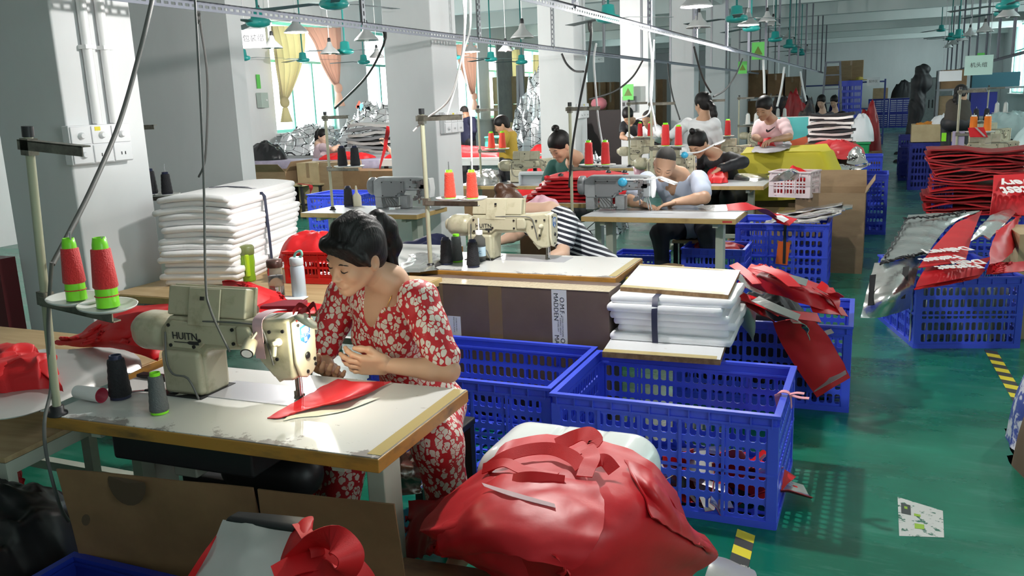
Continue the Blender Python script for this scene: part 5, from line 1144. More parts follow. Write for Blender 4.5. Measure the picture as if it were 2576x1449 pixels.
J = dict(head=ay(1672, 412, 6.98), F=FM, U=UM, neck=ay(1712, 440, 7.22), shL=ay(1758, 452, 7.18), shR=ay(1628, 455, 7.32), elL=ay(1772, 498, 6.90), elR=ay(1585, 505, 7.08), wrL=ay(1700, 508, 6.86), wrR=ay(1618, 515, 6.92), pelvis=(-1.50, 7.52, .54), kneeL=(-1.3, 7.1, .53), kneeR=(-1.7, 7.1, .53), anL=(-1.3, 7.2, .1), anR=(-1.7, 7.2, .1),
         hL=(tuple(ay(1655, 520, 6.82)-ay(1700, 508, 6.86)), (-.1, -.2, -1), .35), hR=(tuple(ay(1645, 522, 6.84)-ay(1618, 515, 6.92)), (.1, -.2, -1), .45))
tm, RM, BM, _ = person('person', 'man with cropped hair in a pale blue polo shirt sewing at the grey machine', J, skin=M_skin, top=mat('pale_blue_polo', (.50, .55, .68), .75), bottom=mat('dark_trousers', (.02, .02, .028), .8), hair=M_crop, style='crop', sleeve=.72, res=.008, hres=.0035, s=1.13, w=1.12, folds=.0035, fs=30, vneck=True)
sheet('sewn_piece', [[az(1655, 530, .764), az(1760, 532, .764), az(1880, 530, .764)], [az(1665, 516, .775), az(1760, 516, .775), az(1880, 514, .775)]], [M_silv, M_redd], .008, 8, 16, .004, 9, 4); tag(bpy.data.objects['sewn_piece'], 'silver lined panel under the hands of the man', 'fabric')
o = strap('red_strap', [az(1830, 525, .775), az(1900, 520, .78), az(1945, 545, .64), az(1995, 560, .60)], .11, M_redg, None, 20, (0, -.5, .85)); tag(o, 'red strap end hanging from the table of the man over the blue crate', 'strap')
q = o.data
MB().grid([[az(1955, 535, .645), az(1985, 552, .645)], [az(1945, 545, .642), az(1972, 560, .642)]], .001).obj('white_print', M_paper, o)
t = thing('stool', 'wooden stool under the man in the polo shirt', 'stool', (-1.5, 7.55, 0)); MB().box(-.17, .17, -.15, .15, .39, .42).obj('seat', M_ply, t, .006)
for x in (-.14, .14):
    for y in (-.12, .12): MB().box(x-.018, x+.018, y-.018, y+.018, 0, .39).obj('leg', M_darkm, t)
# red pile with black studs left of the man
table(-2.72, 7.55, 1.0, .7, 'table carrying the studded red panels left of the man', tape=False, box=False, top=M_lam2, edge=M_edge2, group='packing tables')
rr2 = random.Random(12)
for i in range(7):
    z = .768+.034*i; a = .04*i; P = [[V(x, y, z+dz) for x, y, dz in r] for r in (((-3.02+a, 7.24+.015*i, .0), (-2.75, 7.22, .012), (-2.4, 7.24, .012), (-2.06-a*.6, 7.26, .0)), ((-3.06+a, 7.45, .01), (-2.75, 7.5, .03), (-2.4, 7.5, .03), (-2.04-a*.5, 7.5, .01)), ((-2.96+a, 7.78-.01*i, .0), (-2.72, 7.8, .025), (-2.4, 7.8, .03), (-2.05-a*.5, 7.8, .005)))]
    o = layered('red_bag', P, M_redg if i % 2 == 0 else M_red, 'studded red coated bag in the pile left of the man in the polo shirt', seed=80+i, wr=.010, ws=5, crease=.005, th=.02); o['group'] = 'studded red bags in a pile'
    if i >= 3:
        for x, y in ((-2.9+a, 7.3), (-2.62+.03*i, 7.42+.05*i), (-2.3, 7.35+.04*i), (-2.15, 7.6), (-2.7, 7.68)): MB().lathe([(.026, -.01), (.026, .006), (.010, .014), (0, .015)], (x, y, z+.032), 10).obj('stud', M_black, o)
J = dict(head=ay(1408, 368, 8.05), F=(-.45, -.75, -.6), U=(-.25, -.45, .85), neck=ay(1450, 398, 8.22), shL=ay(1478, 418, 8.2), shR=ay(1395, 420, 8.35), elL=ay(1490, 460, 8.1), elR=ay(1370, 470, 8.2), wrL=ay(1440, 480, 7.95), wrR=ay(1390, 480, 7.95), pelvis=(-2.95, 8.5, .55))
def bun2(H, T): H.ell(T(.0, -.05, .15), (.04, .035, .03)); H.ell(T(-.045, -.02, .15), (.025, .02, .018)); H.ell(T(.04, -.06, .125), (.03, .025, .02))
person('person', 'woman with a loose top knot in a dark green top behind the studded red panels', J, skin=M_skin, top=mat('dark_green_jersey', (.015, .085, .07), .8), hair=M_hair, style='short', sleeve=.6, res=.010, hands=False, s=1.2, extra_hair=bun2)

# ================================================================ fourth table: woman in black; crates, cartons beside it
table(-1.66, 9.07, 1.2, .64, 'sewing table with a tan edge at which the woman in black sits', top=M_lam2, edge=M_edge2, tape=False)
machine(-1.86, 9.25, 'cream sewing machine mostly hidden behind the head of the man in the polo shirt')
led_lamp(ay(1722, 390, 8.95), ay(1760, 382, 8.95), ay(1795, 364, 8.95), ay(1824, 352, 8.95), 'raised lit lamp with a blue base in front of the woman in black')
J = dict(head=ay(1755, 362, 9.55), F=(-.35, -.8, -.65), U=(-.2, -.5, .82), neck=ay(1800, 388, 9.75), shL=ay(1838, 400, 9.72), shR=ay(1765, 405, 9.85), elL=ay(1868, 408, 9.5), elR=ay(1735, 440, 9.6), wrL=ay(1810, 425, 9.3), wrR=ay(1765, 445, 9.3), pelvis=(-1.55, 10.0, .55), hL=(tuple(ay(1778, 448, 9.2)-ay(1810, 425, 9.3)), (-.4, -.5, -.8), .5))
def bunT(H, T): H.ell(T(0, .0, .15), (.034, .034, .034))
person('person', 'woman in black with a high bun bent over red cloth behind the man', J, skin=M_skin, top=M_blackf, hair=M_hair, style='short', long_sleeve=True, res=.010, s=1.2, extra_hair=bunT, w=1.05)
tag(MB().tube([Vector(J['wrL']).lerp(Vector(J['elL']), .32)+Vector((.045*cos(a)*.3, .045*cos(a)*.9, .045*sin(a))) for a in [k*PI/8 for k in range(17)]], .008, 6).obj('bracelet', mat('jade', (.01, .22, .09), .3)), 'green bracelet on the wrist of the woman in black', 'bracelet')
crumple('red_fabric', [az(1775, 462, .765), az(1832, 460, .765), az(1830, 430, .78), az(1785, 432, .78)], .10, M_red, 91, 'red cloth bunched under the hands of the woman in black')
layered('silver_piece', [[az(1845, 452, .765), az(1900, 455, .765), az(1940, 450, .765)], [az(1850, 440, .80), az(1905, 446, .79), az(1930, 442, .79)], [az(1865, 436, .80), az(1910, 436, .80), az(1945, 436, .80)]], M_silv, 'silver lined red pieces at the right end of the table of the woman in black', seed=18, mats=[M_silv, M_redd])
crate('deep', -.77, 7.9, 'blue lattice crate of silver bags with an orange tag, beyond the heap of red offcuts', scale=(1.03, 1.0, .95))
for i in range(9):
    p = Vector((-.72+.035*(i % 4)-.02, 7.72+.04*i, .535+.012*i)); P = [[p+Vector((a*.28+.02*i, b*.10, .05*a+.012*sin(a*5+i))) for a in (-1, -.4, .3, 1)] for b in (-1, 0, 1)]
    tag(MB().grid(patch(P, 6, 10, .012, 9, i), .012, 0, 1).obj('silver_bag', [M_silv, M_blackf]), 'folded silver bag with black edging in the blue crate with the orange tag', 'bag', 'silver bags in the tagged crate')
t = thing('hang_tag', 'orange tag hanging from black tape on the front of the blue crate of silver bags', 'tag', (-.735, 7.585, .36)); MB().box(-.055, .045, -.006, -.0, -.16, .04, 0, Matrix.Rotation(.1, 4, 'Y')).obj('card', mat('orange_card', (.72, .11, .01), .5), t); MB().box(-.01, .014, -.010, -.007, -.15, .2).obj('tape', M_black, t)
carton(-.42, 8.62, .60, .62, .74, 'tall open brown carton behind the blue crate with the orange tag', open_top=True, flaps=(('e', 1.0, .14), ('n', 1.35, .16)))
bs = make_crate(.40, .30, .24, 10, 7, 3, mat('milky_plastic', (.66, .56, .57), .35), 'plastic_basket', rim=.045, post=.05); bs.location = (-.74, 8.42, .70); bs.rotation_euler.z = -.25; tag(bs, 'milky white plastic basket of red pieces on the tall open carton', 'basket')
tag(heap('red_fabric_heap', (-.74, 8.42, .72), .16, .11, .2, M_red, 0, 77), 'red pieces filling the milky white basket', 'fabric', kind='stuff')
carton(-.95, 9.35, .5, .4, .45, 'brown carton under the right end of the table of the woman in black')
crate('tray', -.52, 9.55, 'shallow blue crate in front of the yellow cloth', z=.62); carton(-.52, 9.55, .55, .4, .612, 'carton carrying the shallow blue crate in front of the yellow cloth')
o = layered('silver_piece', [[az(1935, 458, .88), az(1985, 455, .9), az(2008, 452, .88)], [az(1955, 442, .97), az(1985, 428, 1.0), az(2008, 436, .98)], [az(1975, 430, .98), az(1995, 425, .99), az(2006, 430, .98)]], M_silv, 'curled silver lined red piece beside the shallow blue crate', seed=28, mats=[M_silv, M_red])
crate('mid', -1.25, 7.25, 'blue crate on the floor right of the man in the polo shirt', scale=(.85, 1, 1.15)); crumple('red_fabric', [Vector((-1.45, 7.1, .38)), Vector((-1.05, 7.1, .38)), Vector((-1.05, 7.4, .38)), Vector((-1.45, 7.4, .38))], .06, M_redd, 19, 'dark red cloth filling the blue crate right of the man')
crate('tray', -2.0, 7.62, 'blue crate of red cloth half hidden behind the table leg of the man', z=.1, scale=.8)

# ================================================================ crate of red offcuts behind the nearest crate
crate('big', -.56, 4.88, 'blue lattice crate overflowing with red and silver offcuts beside the foam block', rz=.02)
o = heap('dark_offcut_heap', (-.56, 4.85, .08), .40, .28, .38, M_blackf, 0, 23, fs=7); tag(o, 'dark foil scraps filling the crate of red offcuts', 'scraps', kind='stuff')
W = lambda x, y, z: az(x, y, z)
layered('red_offcut', [[W(1850, 720, .60), W(1940, 740, .62), W(2040, 770, .60), W(2110, 790, .52)], [W(1870, 690, .68), W(1950, 700, .72), W(2030, 725, .68), W(2115, 752, .58)], [W(1890, 665, .72), W(1950, 675, .74), W(2010, 700, .70), W(2095, 725, .62)]], M_redg, 'broad red offcut on top of the overflowing blue crate', seed=3, wr=.02, ws=5, mats=[M_redg, M_silv], crease=.012)
layered('red_offcut', [[W(1945, 812, .52), W(1985, 805, .55), W(2040, 800, .54)], [W(1975, 880, .36), W(2030, 855, .42), W(2085, 850, .42)], [W(2055, 1000, .10), W(2095, 975, .16), W(2138, 950, .20)]], M_redg, 'long red offcut with a grey band hanging down over the front of the overflowing crate', seed=7, wr=.008, mats=[M_redg, M_silv])
o = bpy.data.objects['red_offcut.001']; MB().grid([[W(2048, 985, .135), W(2090, 962, .20), W(2130, 940, .235)], [W(2042, 968, .155), W(2085, 946, .22), W(2125, 925, .25)]], .003).obj('grey_band', mat('grey_reflective_tape', (.36, .34, .33), .35), o); MB().grid([[W(2060, 838, .44), W(2090, 828, .455)], [W(2066, 848, .43), W(2098, 838, .44)]], .003).obj('grey_band', MATS['grey_reflective_tape'], o)
layered('red_offcut', [[W(1822, 740, .60), W(1850, 725, .64), W(1885, 745, .60)], [W(1835, 775, .56), W(1870, 765, .60), W(1900, 770, .58)], [W(1850, 800, .50), W(1880, 830, .44), W(1895, 858, .38)]], M_silvw, 'silver white offcut curling down beside the foam block', seed=9, wr=.01, mats=[M_silvw, M_redd])
strips = [([(1900, 752, .66), (1950, 775, .64), (2010, 800, .60)], .05, M_silv), ([(1940, 690, .74), (1990, 700, .74), (2030, 712, .72)], .04, M_silv), ([(1855, 690, .72), (1880, 720, .69), (1920, 740, .66)], .04, M_silv), ([(2050, 730, .68), (2085, 750, .62), (2112, 790, .52)], .05, M_redg), ([(1930, 770, .64), (1985, 790, .60), (2060, 800, .56)], .06, M_redd), ([(1990, 808, .56), (2020, 815, .54), (2035, 850, .46)], .04, M_silv), ([(1845, 665, .74), (1880, 690, .72), (1905, 715, .70)], .05, M_redg), ([(2040, 775, .58), (2090, 780, .56), (2125, 785, .5)], .06, M_redg), ([(1860, 745, .64), (1920, 765, .62), (1965, 790, .58)], .07, M_red), ([(1905, 672, .75), (1960, 690, .76), (2000, 722, .72)], .08, M_redg), ([(1880, 760, .62), (1920, 785, .58), (1950, 815, .5)], .05, M_redd), ([(2060, 715, .68), (2090, 735, .64), (2112, 750, .58)], .05, M_red)]
for i, (p, w, m) in enumerate(strips): tag(strap('offcut_strip', [W(*q) for q in p], w, m, None, 16, (.3*sin(i), -.4, .8), .5*sin(i*2)), 'curled red or silver strip among the offcuts in the overflowing crate', 'strip', 'strips in the overflowing crate')

# ================================================================ crate with printed red bags at the right of the aisle
RE = .28
ce = crate('big', .44, 6.40, 'blue lattice crate right of the aisle under silver and printed red bags', rz=RE+PI/2, scale=(.93, 1, 1))
for i in range(7): 
    q = Matrix.Rotation(RE, 4, 'Z') @ Vector((-.24+.08*i, -.22, 0)); tag(MB().grid(patch([[Vector((.44+q.x+a, 6.25+q.y+.1*b, z)) for a, b in ((-.04, 0), (0, 1), (.04, 0))] for z in (.02, .2, .38)], 8, 6, .01, 12, i), .01).obj('wrapped_roll', mat('pale_green_film', (.50, .60, .55), .25) if i % 2 else M_silvw), 'film wrapped silver bag standing in the crate right of the aisle', 'bag', 'film wrapped bags in the right hand crate')
G = lambda x, y, z: az(x, y, z)
layered('silver_bag', [[G(2165, 800, .30), G(2225, 797, .30), G(2290, 775, .30)], [G(2180, 735, .44), G(2245, 735, .46), G(2300, 715, .46)], [G(2200, 662, .55), G(2260, 655, .575), G(2320, 635, .58)]], M_silvw, 'silver bag with two black straps hanging over the left side of the right hand crate', seed=3, wr=.006, mats=[M_silv, M_blackf], th=.008)
o = bpy.data.objects['silver_bag.009'] if 'silver_bag.009' in bpy.data.objects else None
o = [q for q in bpy.data.objects if q.get('label', '').startswith('silver bag with two black')][0]
MB().grid([[G(2183, 768, .386), G(2196, 767, .388)], [G(2188, 692, .535), G(2204, 690, .54)]], .004).obj('strap', M_blackf, o); MB().grid([[G(2263, 752, .405), G(2277, 750, .405)], [G(2272, 672, .56), G(2288, 669, .565)]], .004).obj('strap', M_blackf, o)
layered('silver_bag', [[G(2215, 655, .585), G(2290, 645, .60), G(2330, 640, .60)], [G(2262, 590, .63), G(2330, 580, .65), G(2390, 565, .64)], [G(2285, 540, .68), G(2380, 535, .69), G(2465, 530, .68)]], M_silvw, 'wide silver bag with scalloped black binding lying behind the strapped one', seed=8, wr=.007, mats=[M_silv, M_blackf], th=.008)
o = [q for q in bpy.data.objects if q.get('label', '').startswith('wide silver bag')][0]
def squig(pts, n, amp, parent, seed):
    s = spline(pts, n); MB().tube([p+Vector((amp*sin(i*1.9+seed), amp*cos(i*1.3), .006+amp*.4*sin(i*2.3))) for i, p in enumerate(s)], .006, 6).obj('binding', M_blackf, parent)
squig([G(2215, 665, .59), G(2270, 650, .605), G(2330, 638, .605)], 40, .018, o, 0); squig([G(2275, 552, .68), G(2360, 545, .69), G(2425, 535, .69)], 40, .02, o, 2); squig([G(2225, 650, .59), G(2255, 600, .63), G(2280, 555, .68)], 24, .008, o, 1)
def printed(name, rows, label, txt, seed=0, m=None):
    o = layered(name, rows, m or M_redg, label, seed=seed, wr=.004, mats=[m or M_redg, M_blackf], th=.006)
    for s, p, size, ex, ey in txt:
        P = G(*p); e = (G(*ex)-P).normalized(); f = (G(*ey)-P); f = (f-e*f.dot(e)).normalized(); n = e.cross(f); M = Matrix((e, f, n)).transposed().to_4x4(); M.translation = P
        text_mb(s, size, M=M @ Matrix.Translation((0, 0, .012)) @ Matrix.Diagonal((1, 1.6, 1, 1)), extrude=.001, bold=size*.03).obj('print', mat('white_ink', (.85, .83, .82), .5), o)
    return o
printed('printed_bag', [[G(2310, 672, .60), G(2370, 665, .61), G(2430, 655, .60)], [G(2350, 620, .65), G(2410, 605, .66), G(2445, 595, .66)], [G(2405, 560, .69), G(2440, 545, .70), G(2470, 530, .70)]], 'red bag printed with white lettering lying on the wide silver bag', [('Fastest', (2368, 655, .622), .09, (2300, 662, .617), (2366, 700, .60)), ('Delivery', (2382, 634, .638), .09, (2314, 641, .633), (2380, 680, .61))], 5)
printed('printed_bag', [[G(2305, 722, .50), G(2390, 705, .53), G(2470, 690, .53)], [G(2315, 695, .555), G(2400, 680, .575), G(2480, 665, .575)], [G(2330, 672, .575), G(2410, 664, .59), G(2495, 645, .59)]], 'red bag printed with white lettering on the front edge of the right hand crate', [('Fastest', (2412, 676, .592), .09, (2340, 680, .588), (2412, 720, .57)), ('Deliv', (2432, 664, .602), .09, (2360, 668, .598), (2432, 700, .58))], 6)
layered('red_bag', [[G(2300, 728, .48), G(2380, 716, .50), G(2460, 700, .50)], [G(2320, 705, .52), G(2400, 692, .53), G(2480, 678, .54)]], M_red, 'plain red bag edge below the printed bags on the right hand crate', seed=66)
layered('silver_bag', [[G(2445, 605, .68), G(2470, 590, .70), G(2490, 600, .68)], [G(2465, 570, .74), G(2510, 550, .76), G(2530, 560, .74)], [G(2490, 545, .76), G(2540, 525, .78), G(2560, 530, .76)]], M_silv, 'narrow folded silver bag with black binding right of the printed bags', seed=12, mats=[M_silv, M_blackf], th=.012)
layered('red_bag', [[G(2490, 665, .60), G(2530, 650, .60), G(2556, 620, .60)], [G(2495, 615, .68), G(2530, 590, .70), G(2562, 560, .70)], [G(2510, 580, .72), G(2545, 556, .74), G(2570, 540, .74)]], M_redg, 'rolled red bag with a grey band at the right end of the right hand crate', seed=13)
layered('red_bag', [[G(2480, 690, .52), G(2540, 685, .52), G(2600, 680, .52)], [G(2490, 665, .56), G(2545, 660, .57), G(2600, 655, .56)]], M_redg, 'red bag lying flat toward the right edge of the photo', seed=15)
printed('printed_bag', [[G(2490, 540, .74), G(2540, 540, .74), G(2620, 545, .74)], [G(2497, 490, .88), G(2545, 488, .88), G(2625, 490, .88)], [G(2500, 440, 1.0), G(2550, 439, 1.0), G(2630, 437, 1.0)]], 'upright red bag printed with white lettering at the right edge of the photo', [('Fastest', (2580, 482, .905), .11, (2500, 485, .90), (2578, 540, .78)), ('Delivery', (2590, 462, .95), .11, (2510, 465, .945), (2588, 520, .84))], 16)
carton(1.02, 6.55, .40, .45, .70, 'tall brown carton at the right edge beside the crate of printed bags', m=M_cardl, rz=.1)
t = thing('blue_ragged_bag', 'blue and white checked sack with a brown cloth at the right edge of the photo', 'sack', (.72, 4.05, 0))
heap('cloth', (.03, 0, .0), .14, .2, .34, mat('brown_cloth', (.12, .08, .05), .8), .2, 3, parent=t); heap('sack', (.03, .34, .0), .14, .18, .42, patchy('blue_white_sack', (.06, .09, .34), (.6, .62, .68), 16, .5, .56, .5), 0, 5, parent=t)
# floor tape and sticker
M_ftape = mat('black_tape', (.05, .05, .045), .5)
def hazard(p, q, w, n, label, z=.0015):
    p = Vector(p); q = Vector(q); d = (q-p).normalized(); s = Vector((d.y, -d.x, 0)); L = (q-p).length; b = MB(); k = L/n
    for i in range(n):
        a = p+d*(i*k); e = p+d*((i+1)*k); sh = d*(w*.5); b.add([a-s*w/2+sh+Vector((0, 0, z)), a+s*w/2-sh*.0+Vector((0, 0, z)), e+s*w/2+Vector((0, 0, z)), e-s*w/2+sh+Vector((0, 0, z))], [(0, 1, 2, 3)], i % 2)
    o = b.obj('floor_tape', [M_yel, M_ftape]); o.location.z = 0; return tag(o, label, 'tape')
hazard(az(1852, 1449, 0), az(1876, 1345, 0), .07, 5, 'worn yellow and black hazard tape on the floor in front of the nearest blue crate')
hazard(az(2578, 1030, 0), az(2493, 884, 0), .07, 14, 'yellow and black hazard tape line on the floor by the right hand crate')
q = [az(2258, 1250, .001), az(2262, 1348, .001), az(2375, 1352, .001), az(2372, 1285, .001)]
o = MB(); P = [[q[0].lerp(q[1], i/14).lerp(q[3].lerp(q[2], i/14), j/14) for j in range(15)] for i in range(15)]
M_stick = patchy('torn_sticker', (.60, .61, .58), (.05, .16, .11), 26, .56, .60, .5); o.grid(P); o = tag(o.obj('floor_sticker', M_stick), 'torn white and green poster stuck to the green floor', 'sticker')
MB().grid([[p+Vector((0, 0, .0008)) for p in r[1:5]] for r in P[2:7]]).obj('dark_print', mat('dark_print', (.06, .07, .07), .5), o); MB().grid([[p+Vector((0, 0, .001)) for p in r[5:9]] for r in P[9:12]]).obj('green_print', mat('green_print', (.30, .50, .05), .5), o); MB().grid([[p+Vector((0, 0, .0014)) for p in r[2:4]] for r in P[3:5]]).obj('green_print', MATS['green_print'], o); MB().grid([[p+Vector((0, 0, .001)) for p in r[5:8]] for r in P[5:7]]).obj('green_print', MATS['green_print'], o)
o = layered('lining_sheet', [[az(1770, 1460, .03), az(1840, 1455, .02), az(1905, 1460, .01)], [az(1785, 1418, .05), az(1830, 1420, .03), az(1898, 1435, .01)], [az(1800, 1398, .04), az(1830, 1405, .02), az(1870, 1425, .01)]], M_silvw, 'white lining sheet end on the floor below the hem of the large red bag', seed=4, wr=.003)
# cords
def cord(pts, r, m, label, group=None, n=40, plug=None):
    t = thing('power_cord', label, 'cord', pts[0], 0, group); o = Vector(pts[0]); MB().tube(spline([Vector(p)-o for p in pts], n), r, 6).obj('cable', m, t)
    if plug is not None:
        p = Vector(pts[plug])-o; MB().lathe([(.006, -.05), (.014, -.03), (.016, .0), (.016, .02), (0, .022)], p, 10).obj('plug', m, t)
    return t
CG = 'cords hanging from the steel rails'
cord([ay(392, -40, 2.5), ay(352, 130, 2.35), ay(300, 310, 2.2), ay(232, 470, 2.0), ay(172, 590, 1.85), ay(132, 665, 1.755)], .0085, M_cordg, 'thick dark cable running slantwise down to the nearest thread stand')
cord([ay(130, 660, 1.73), ay(122, 800, 1.73), ay(125, 900, 1.735), ay(128, 980, 1.735), ay(112, 1060, 1.68), ay(118, 1150, 1.68), ay(150, 1270, 1.75), ay(172, 1310, 1.8)], .006, M_cordg, 'grey cable tied along the pole of the nearest thread stand and over the table edge')
cord([ay(488, -40, 2.2), ay(498, 130, 2.15), ay(512, 430, 2.08), ay(517, 700, 2.0), ay(530, 780, 1.96), ay(578, 885, 1.97)], .0038, M_cordg, 'thin grey cable falling to the nearest sewing machine')
cord([ay(498, 38, 4.1), ay(506, 75, 4.15), ay(522, 205, 4.2), ay(517, 390, 4.25), ay(500, 445, 4.3)], .007, M_cordg, 'grey cord with a dark plug hanging before the wall stub', plug=0)
cord([ay(968, 85, 6.0), ay(962, 120, 6.05), ay(920, 195, 6.2), ay(843, 272, 6.5)], .010, M_cordk, 'dark cord swinging from the rail to the thread stand before the third pillar', plug=0)
cord([ay(1172, -20, 3.9), ay(1170, 60, 3.9), ay(1160, 150, 4.0), ay(1130, 250, 4.1), ay(1070, 300, 4.16), ay(1040, 330, 4.165)], .006, M_cordw, 'white cable sweeping down to the stand above the printed carton')
cord([ay(1183, -20, 4.5), ay(1183, 70, 4.5), ay(1165, 150, 4.5), ay(1183, 260, 4.5), ay(1187, 420, 4.5), ay(1192, 505, 4.5)], .006, M_cordw, 'white cable falling straight to the panel of the second machine')
cord([ay(1165, -20, 4.2), ay(1168, 90, 4.2), ay(1150, 200, 4.3), ay(1125, 290, 4.3)], .005, M_cordw, 'white cable crossing the bundle before the third pillar')
cord([ay(1632, 80, 7.4), ay(1640, 160, 7.4), ay(1636, 240, 7.4), ay(1646, 300, 7.4), ay(1650, 330, 7.4)], .010, M_cordw, 'thick white cable with a green collar hanging from the lit post')
cord([ay(1645, 100, 7.6), ay(1642, 170, 7.6), ay(1640, 230, 7.6), ay(1632, 285, 7.6), ay(1600, 300, 7.6)], .008, M_cordw, 'white cable looping beside the green collared one')
cord([ay(1484, 62, 5.8), ay(1487, 85, 5.8), ay(1478, 160, 5.9), ay(1458, 260, 6.1), ay(1440, 370, 6.3), ay(1432, 470, 6.5)], .009, M_cordk, 'dark cord with a plug hanging in front of the fourth pillar', plug=0)
cord([ay(1413, 135, 9.2), ay(1425, 160, 9.2), ay(1445, 178, 9.2), ay(1468, 180, 9.0)], .012, M_cordk, 'short dark cord sagging in front of the fourth pillar')
cord([ay(1500, 110, 6.3), ay(1494, 150, 6.4), ay(1498, 220, 6.6), ay(1505, 300, 7), ay(1515, 360, 7.2), ay(1525, 410, 7.4)], .008, M_cordw, 'pale cord hanging between the fourth and fifth pillars')
for a in ([(1617, 152, 11.2), (1590, 195, 11.2), (1545, 230, 11), (1482, 250, 10.6)], [(1680, 160, 13), (1684, 200, 12.8), (1694, 250, 12.4), (1710, 300, 11.8)], [(1746, 118, 9.1), (1758, 165, 9.3), (1772, 205, 9.8), (1788, 232, 10.4)], [(1868, 148, 12.6), (1850, 190, 12.2), (1825, 225, 11.6), (1795, 243, 10.6)]): cord([ay(*p) for p in a], .012, M_cordk, 'thin dark cord hanging slackly from the steel rails toward a far thread stand', CG)
for a in ([(1920, 150, 15), (1922, 190, 15), (1923, 235, 15)], [(1973, 168, 17), (1966, 220, 17), (1955, 268, 17)], [(2013, 180, 19), (2020, 220, 19), (2028, 255, 19)]): cord([ay(*p) for p in a], .022, M_cordw, 'straight pale cord hanging over the far tables in the aisle side row', 'pale cords over the far tables')
def wall_socket(p, label):
    pass
# ================================================================ left row of tables
table(-4.2, 6.58, 1.2, .56, 'grey topped sewing table in front of the third pillar with a grey machine', top=M_lam2, edge=M_edge2, tape=False)
grey_machine(-3.68, 6.72, 'grey walking foot machine in front of the third pillar')
stand(-4.60, 6.52, 'thread stand with two black cones in front of the third pillar')
for k in (0, 1): cone('black', on_tray(-4.60, 6.52, k), 'black thread cone on the %s tray of the stand before the third pillar' % ('left', 'right')[k], sc=1.25)
cone('black', az(878, 519, .762), 'black thread cone standing on the table before the third pillar', sc=1.3)
bottle(az(899, 518, .762), 'cream oil bottle beside the black cone on the table before the third pillar', [(.04, 0), (.042, .01), (.042, .09), (.018, .12)], M_cream2, [('nozzle', [(.016, .12), (.006, .19), (0, .19)], M_cream2)])
table(-3.85, 9.02, 1.25, .6, 'sewing table of the left row piled with foil pieces, before the woman in dark green', top=M_lam2, edge=M_edge2, tape=False)
machine(-3.42, 9.12, 'cream sewing machine of the left row before the woman in dark green')
stand(-4.22, 8.92, 'thread stand of the left row with two orange red cones before the mustard shirt')
for k in (0, 1): cone('orange', on_tray(-4.22, 8.92, k), 'orange red thread cone on the %s tray of the stand before the mustard shirt' % ('left', 'right')[k], sc=1.25)
cone('black', az(1266, 456, .762), 'black thread cone between the foil pieces on the left row', sc=1.4)
crumple('foil_scraps', [az(1170, 468, .765), az(1258, 464, .765), az(1262, 445, .78), az(1190, 446, .78)], .13, M_silv, 33, 'silver and red foil pieces heaped on the left row table', 'scraps', 24, 24, 22)
t = thing('plastic_tray', 'pale grey plastic tray standing on edge before the left row machine', 'tray', ay(1340, 466, 8.75), 0); b = MB()
for x0, x1, z0, z1 in ((-.16, -.13, 0, .13), (.13, .16, 0, .1), (-.15, .15, .11, .15)): b.box(x0, x1, -.02, .05, z0, z1)
b.obj('rim', mat('pale_grey_plastic', (.55, .57, .60), .35), t, .008); MB().box(-.14, .14, .03, .04, .0, .12).obj('panel', MATS['pale_grey_plastic'], t)
# third stand: behind the foam, before the wall stub
table(-4.95, 4.42, 1.0, .56, 'tan edged sewing table left of the tall foam stack', top=M_lam2, edge=M_edge2, tape=False)
stand(-4.56, 4.25, 'thread stand left of the tall foam stack before the wall stub')
cone('black', on_tray(-4.56, 4.25, 0), 'navy black thread cone behind the upper left corner of the foam stack', sc=1.15)
cone('black', on_tray(-4.56, 4.25, 1), 'navy black thread cone right of its twin behind the foam stack', sc=1.0)
crumple('red_fabric', [az(355, 790, .55), az(415, 770, .55), az(420, 715, .62), az(350, 720, .6)], .1, M_redd, 92, 'dark red cloth in the gap left of the foam stack')
heap('navy_cloth_heap', (-3.15, 5.62, .30), .38, .30, .32, mat('navy_cloth', (.008, .012, .06), .6), .2, 44, fs=4); tag(bpy.data.objects['navy_cloth_heap'], 'navy cloth heaped in a blue crate behind the second machine', 'cloth', kind='stuff')
crate('mid', -3.15, 5.62, 'blue crate under the navy cloth heap behind the second machine', scale=(1.25, 1.4, .85))
crate('tray', -2.75, 5.35, 'shallow blue crate on the floor left of the second machine', scale=(1.1, .8, 1.4))
# ================================================================ packing area along the left wall
M_lilac = patchy('lilac_cloth', (.38, .34, .45), (.26, .24, .32), 5, .4, .65, .6)
t = thing('packing_table', 'long packing table with a lilac cloth in front of the silver bags', 'table', (-9.15, 12.3, 0), .0)
MB().box(-1.72, 1.72, -.38, .38, .80, .83).obj('tabletop', M_lam2, t); MB().grid([[Vector((x, y, z)) for x in (-1.74, -1, 0, 1, 1.74)] for y, z in ((-.41, .68), (-.395, .835), (.0, .836), (.39, .835))], .004).obj('cloth', M_lilac, t)
for x in (-1.65, 1.6):
    for y in (-.33, .28): MB().box(x, x+.05, y, y+.05, 0, .8).obj('leg', M_darkm, t)
t = thing('packing_table', 'packing table with red cloth and a white skirt at which the person in mustard works', 'table', (-6.2, 12.2, 0), 0)
MB().box(-1.1, 1.3, -.5, .5, .83, .87).obj('tabletop', M_white, t); MB().box(-1.1, 1.3, -.5, -.46, .76, .829).obj('apron', M_white, t)
for x in (-1.05, 1.15):
    for y in (-.45, .4): MB().box(x, x+.05, y, y+.05, 0, .76).obj('leg', M_darkm, t)
crumple('red_fabric', [V(-7.3, 11.8, .875), V(-5.3, 11.8, .875), V(-5.3, 12.6, .875), V(-7.3, 12.6, .875)], .16, M_red, 51, 'long heap of red cloth on the packing table before the navy shirt', fs=7, nu=44, nv=60)
HS = mat('foil_bag_stack', (.72, .74, .76), .28, .75)
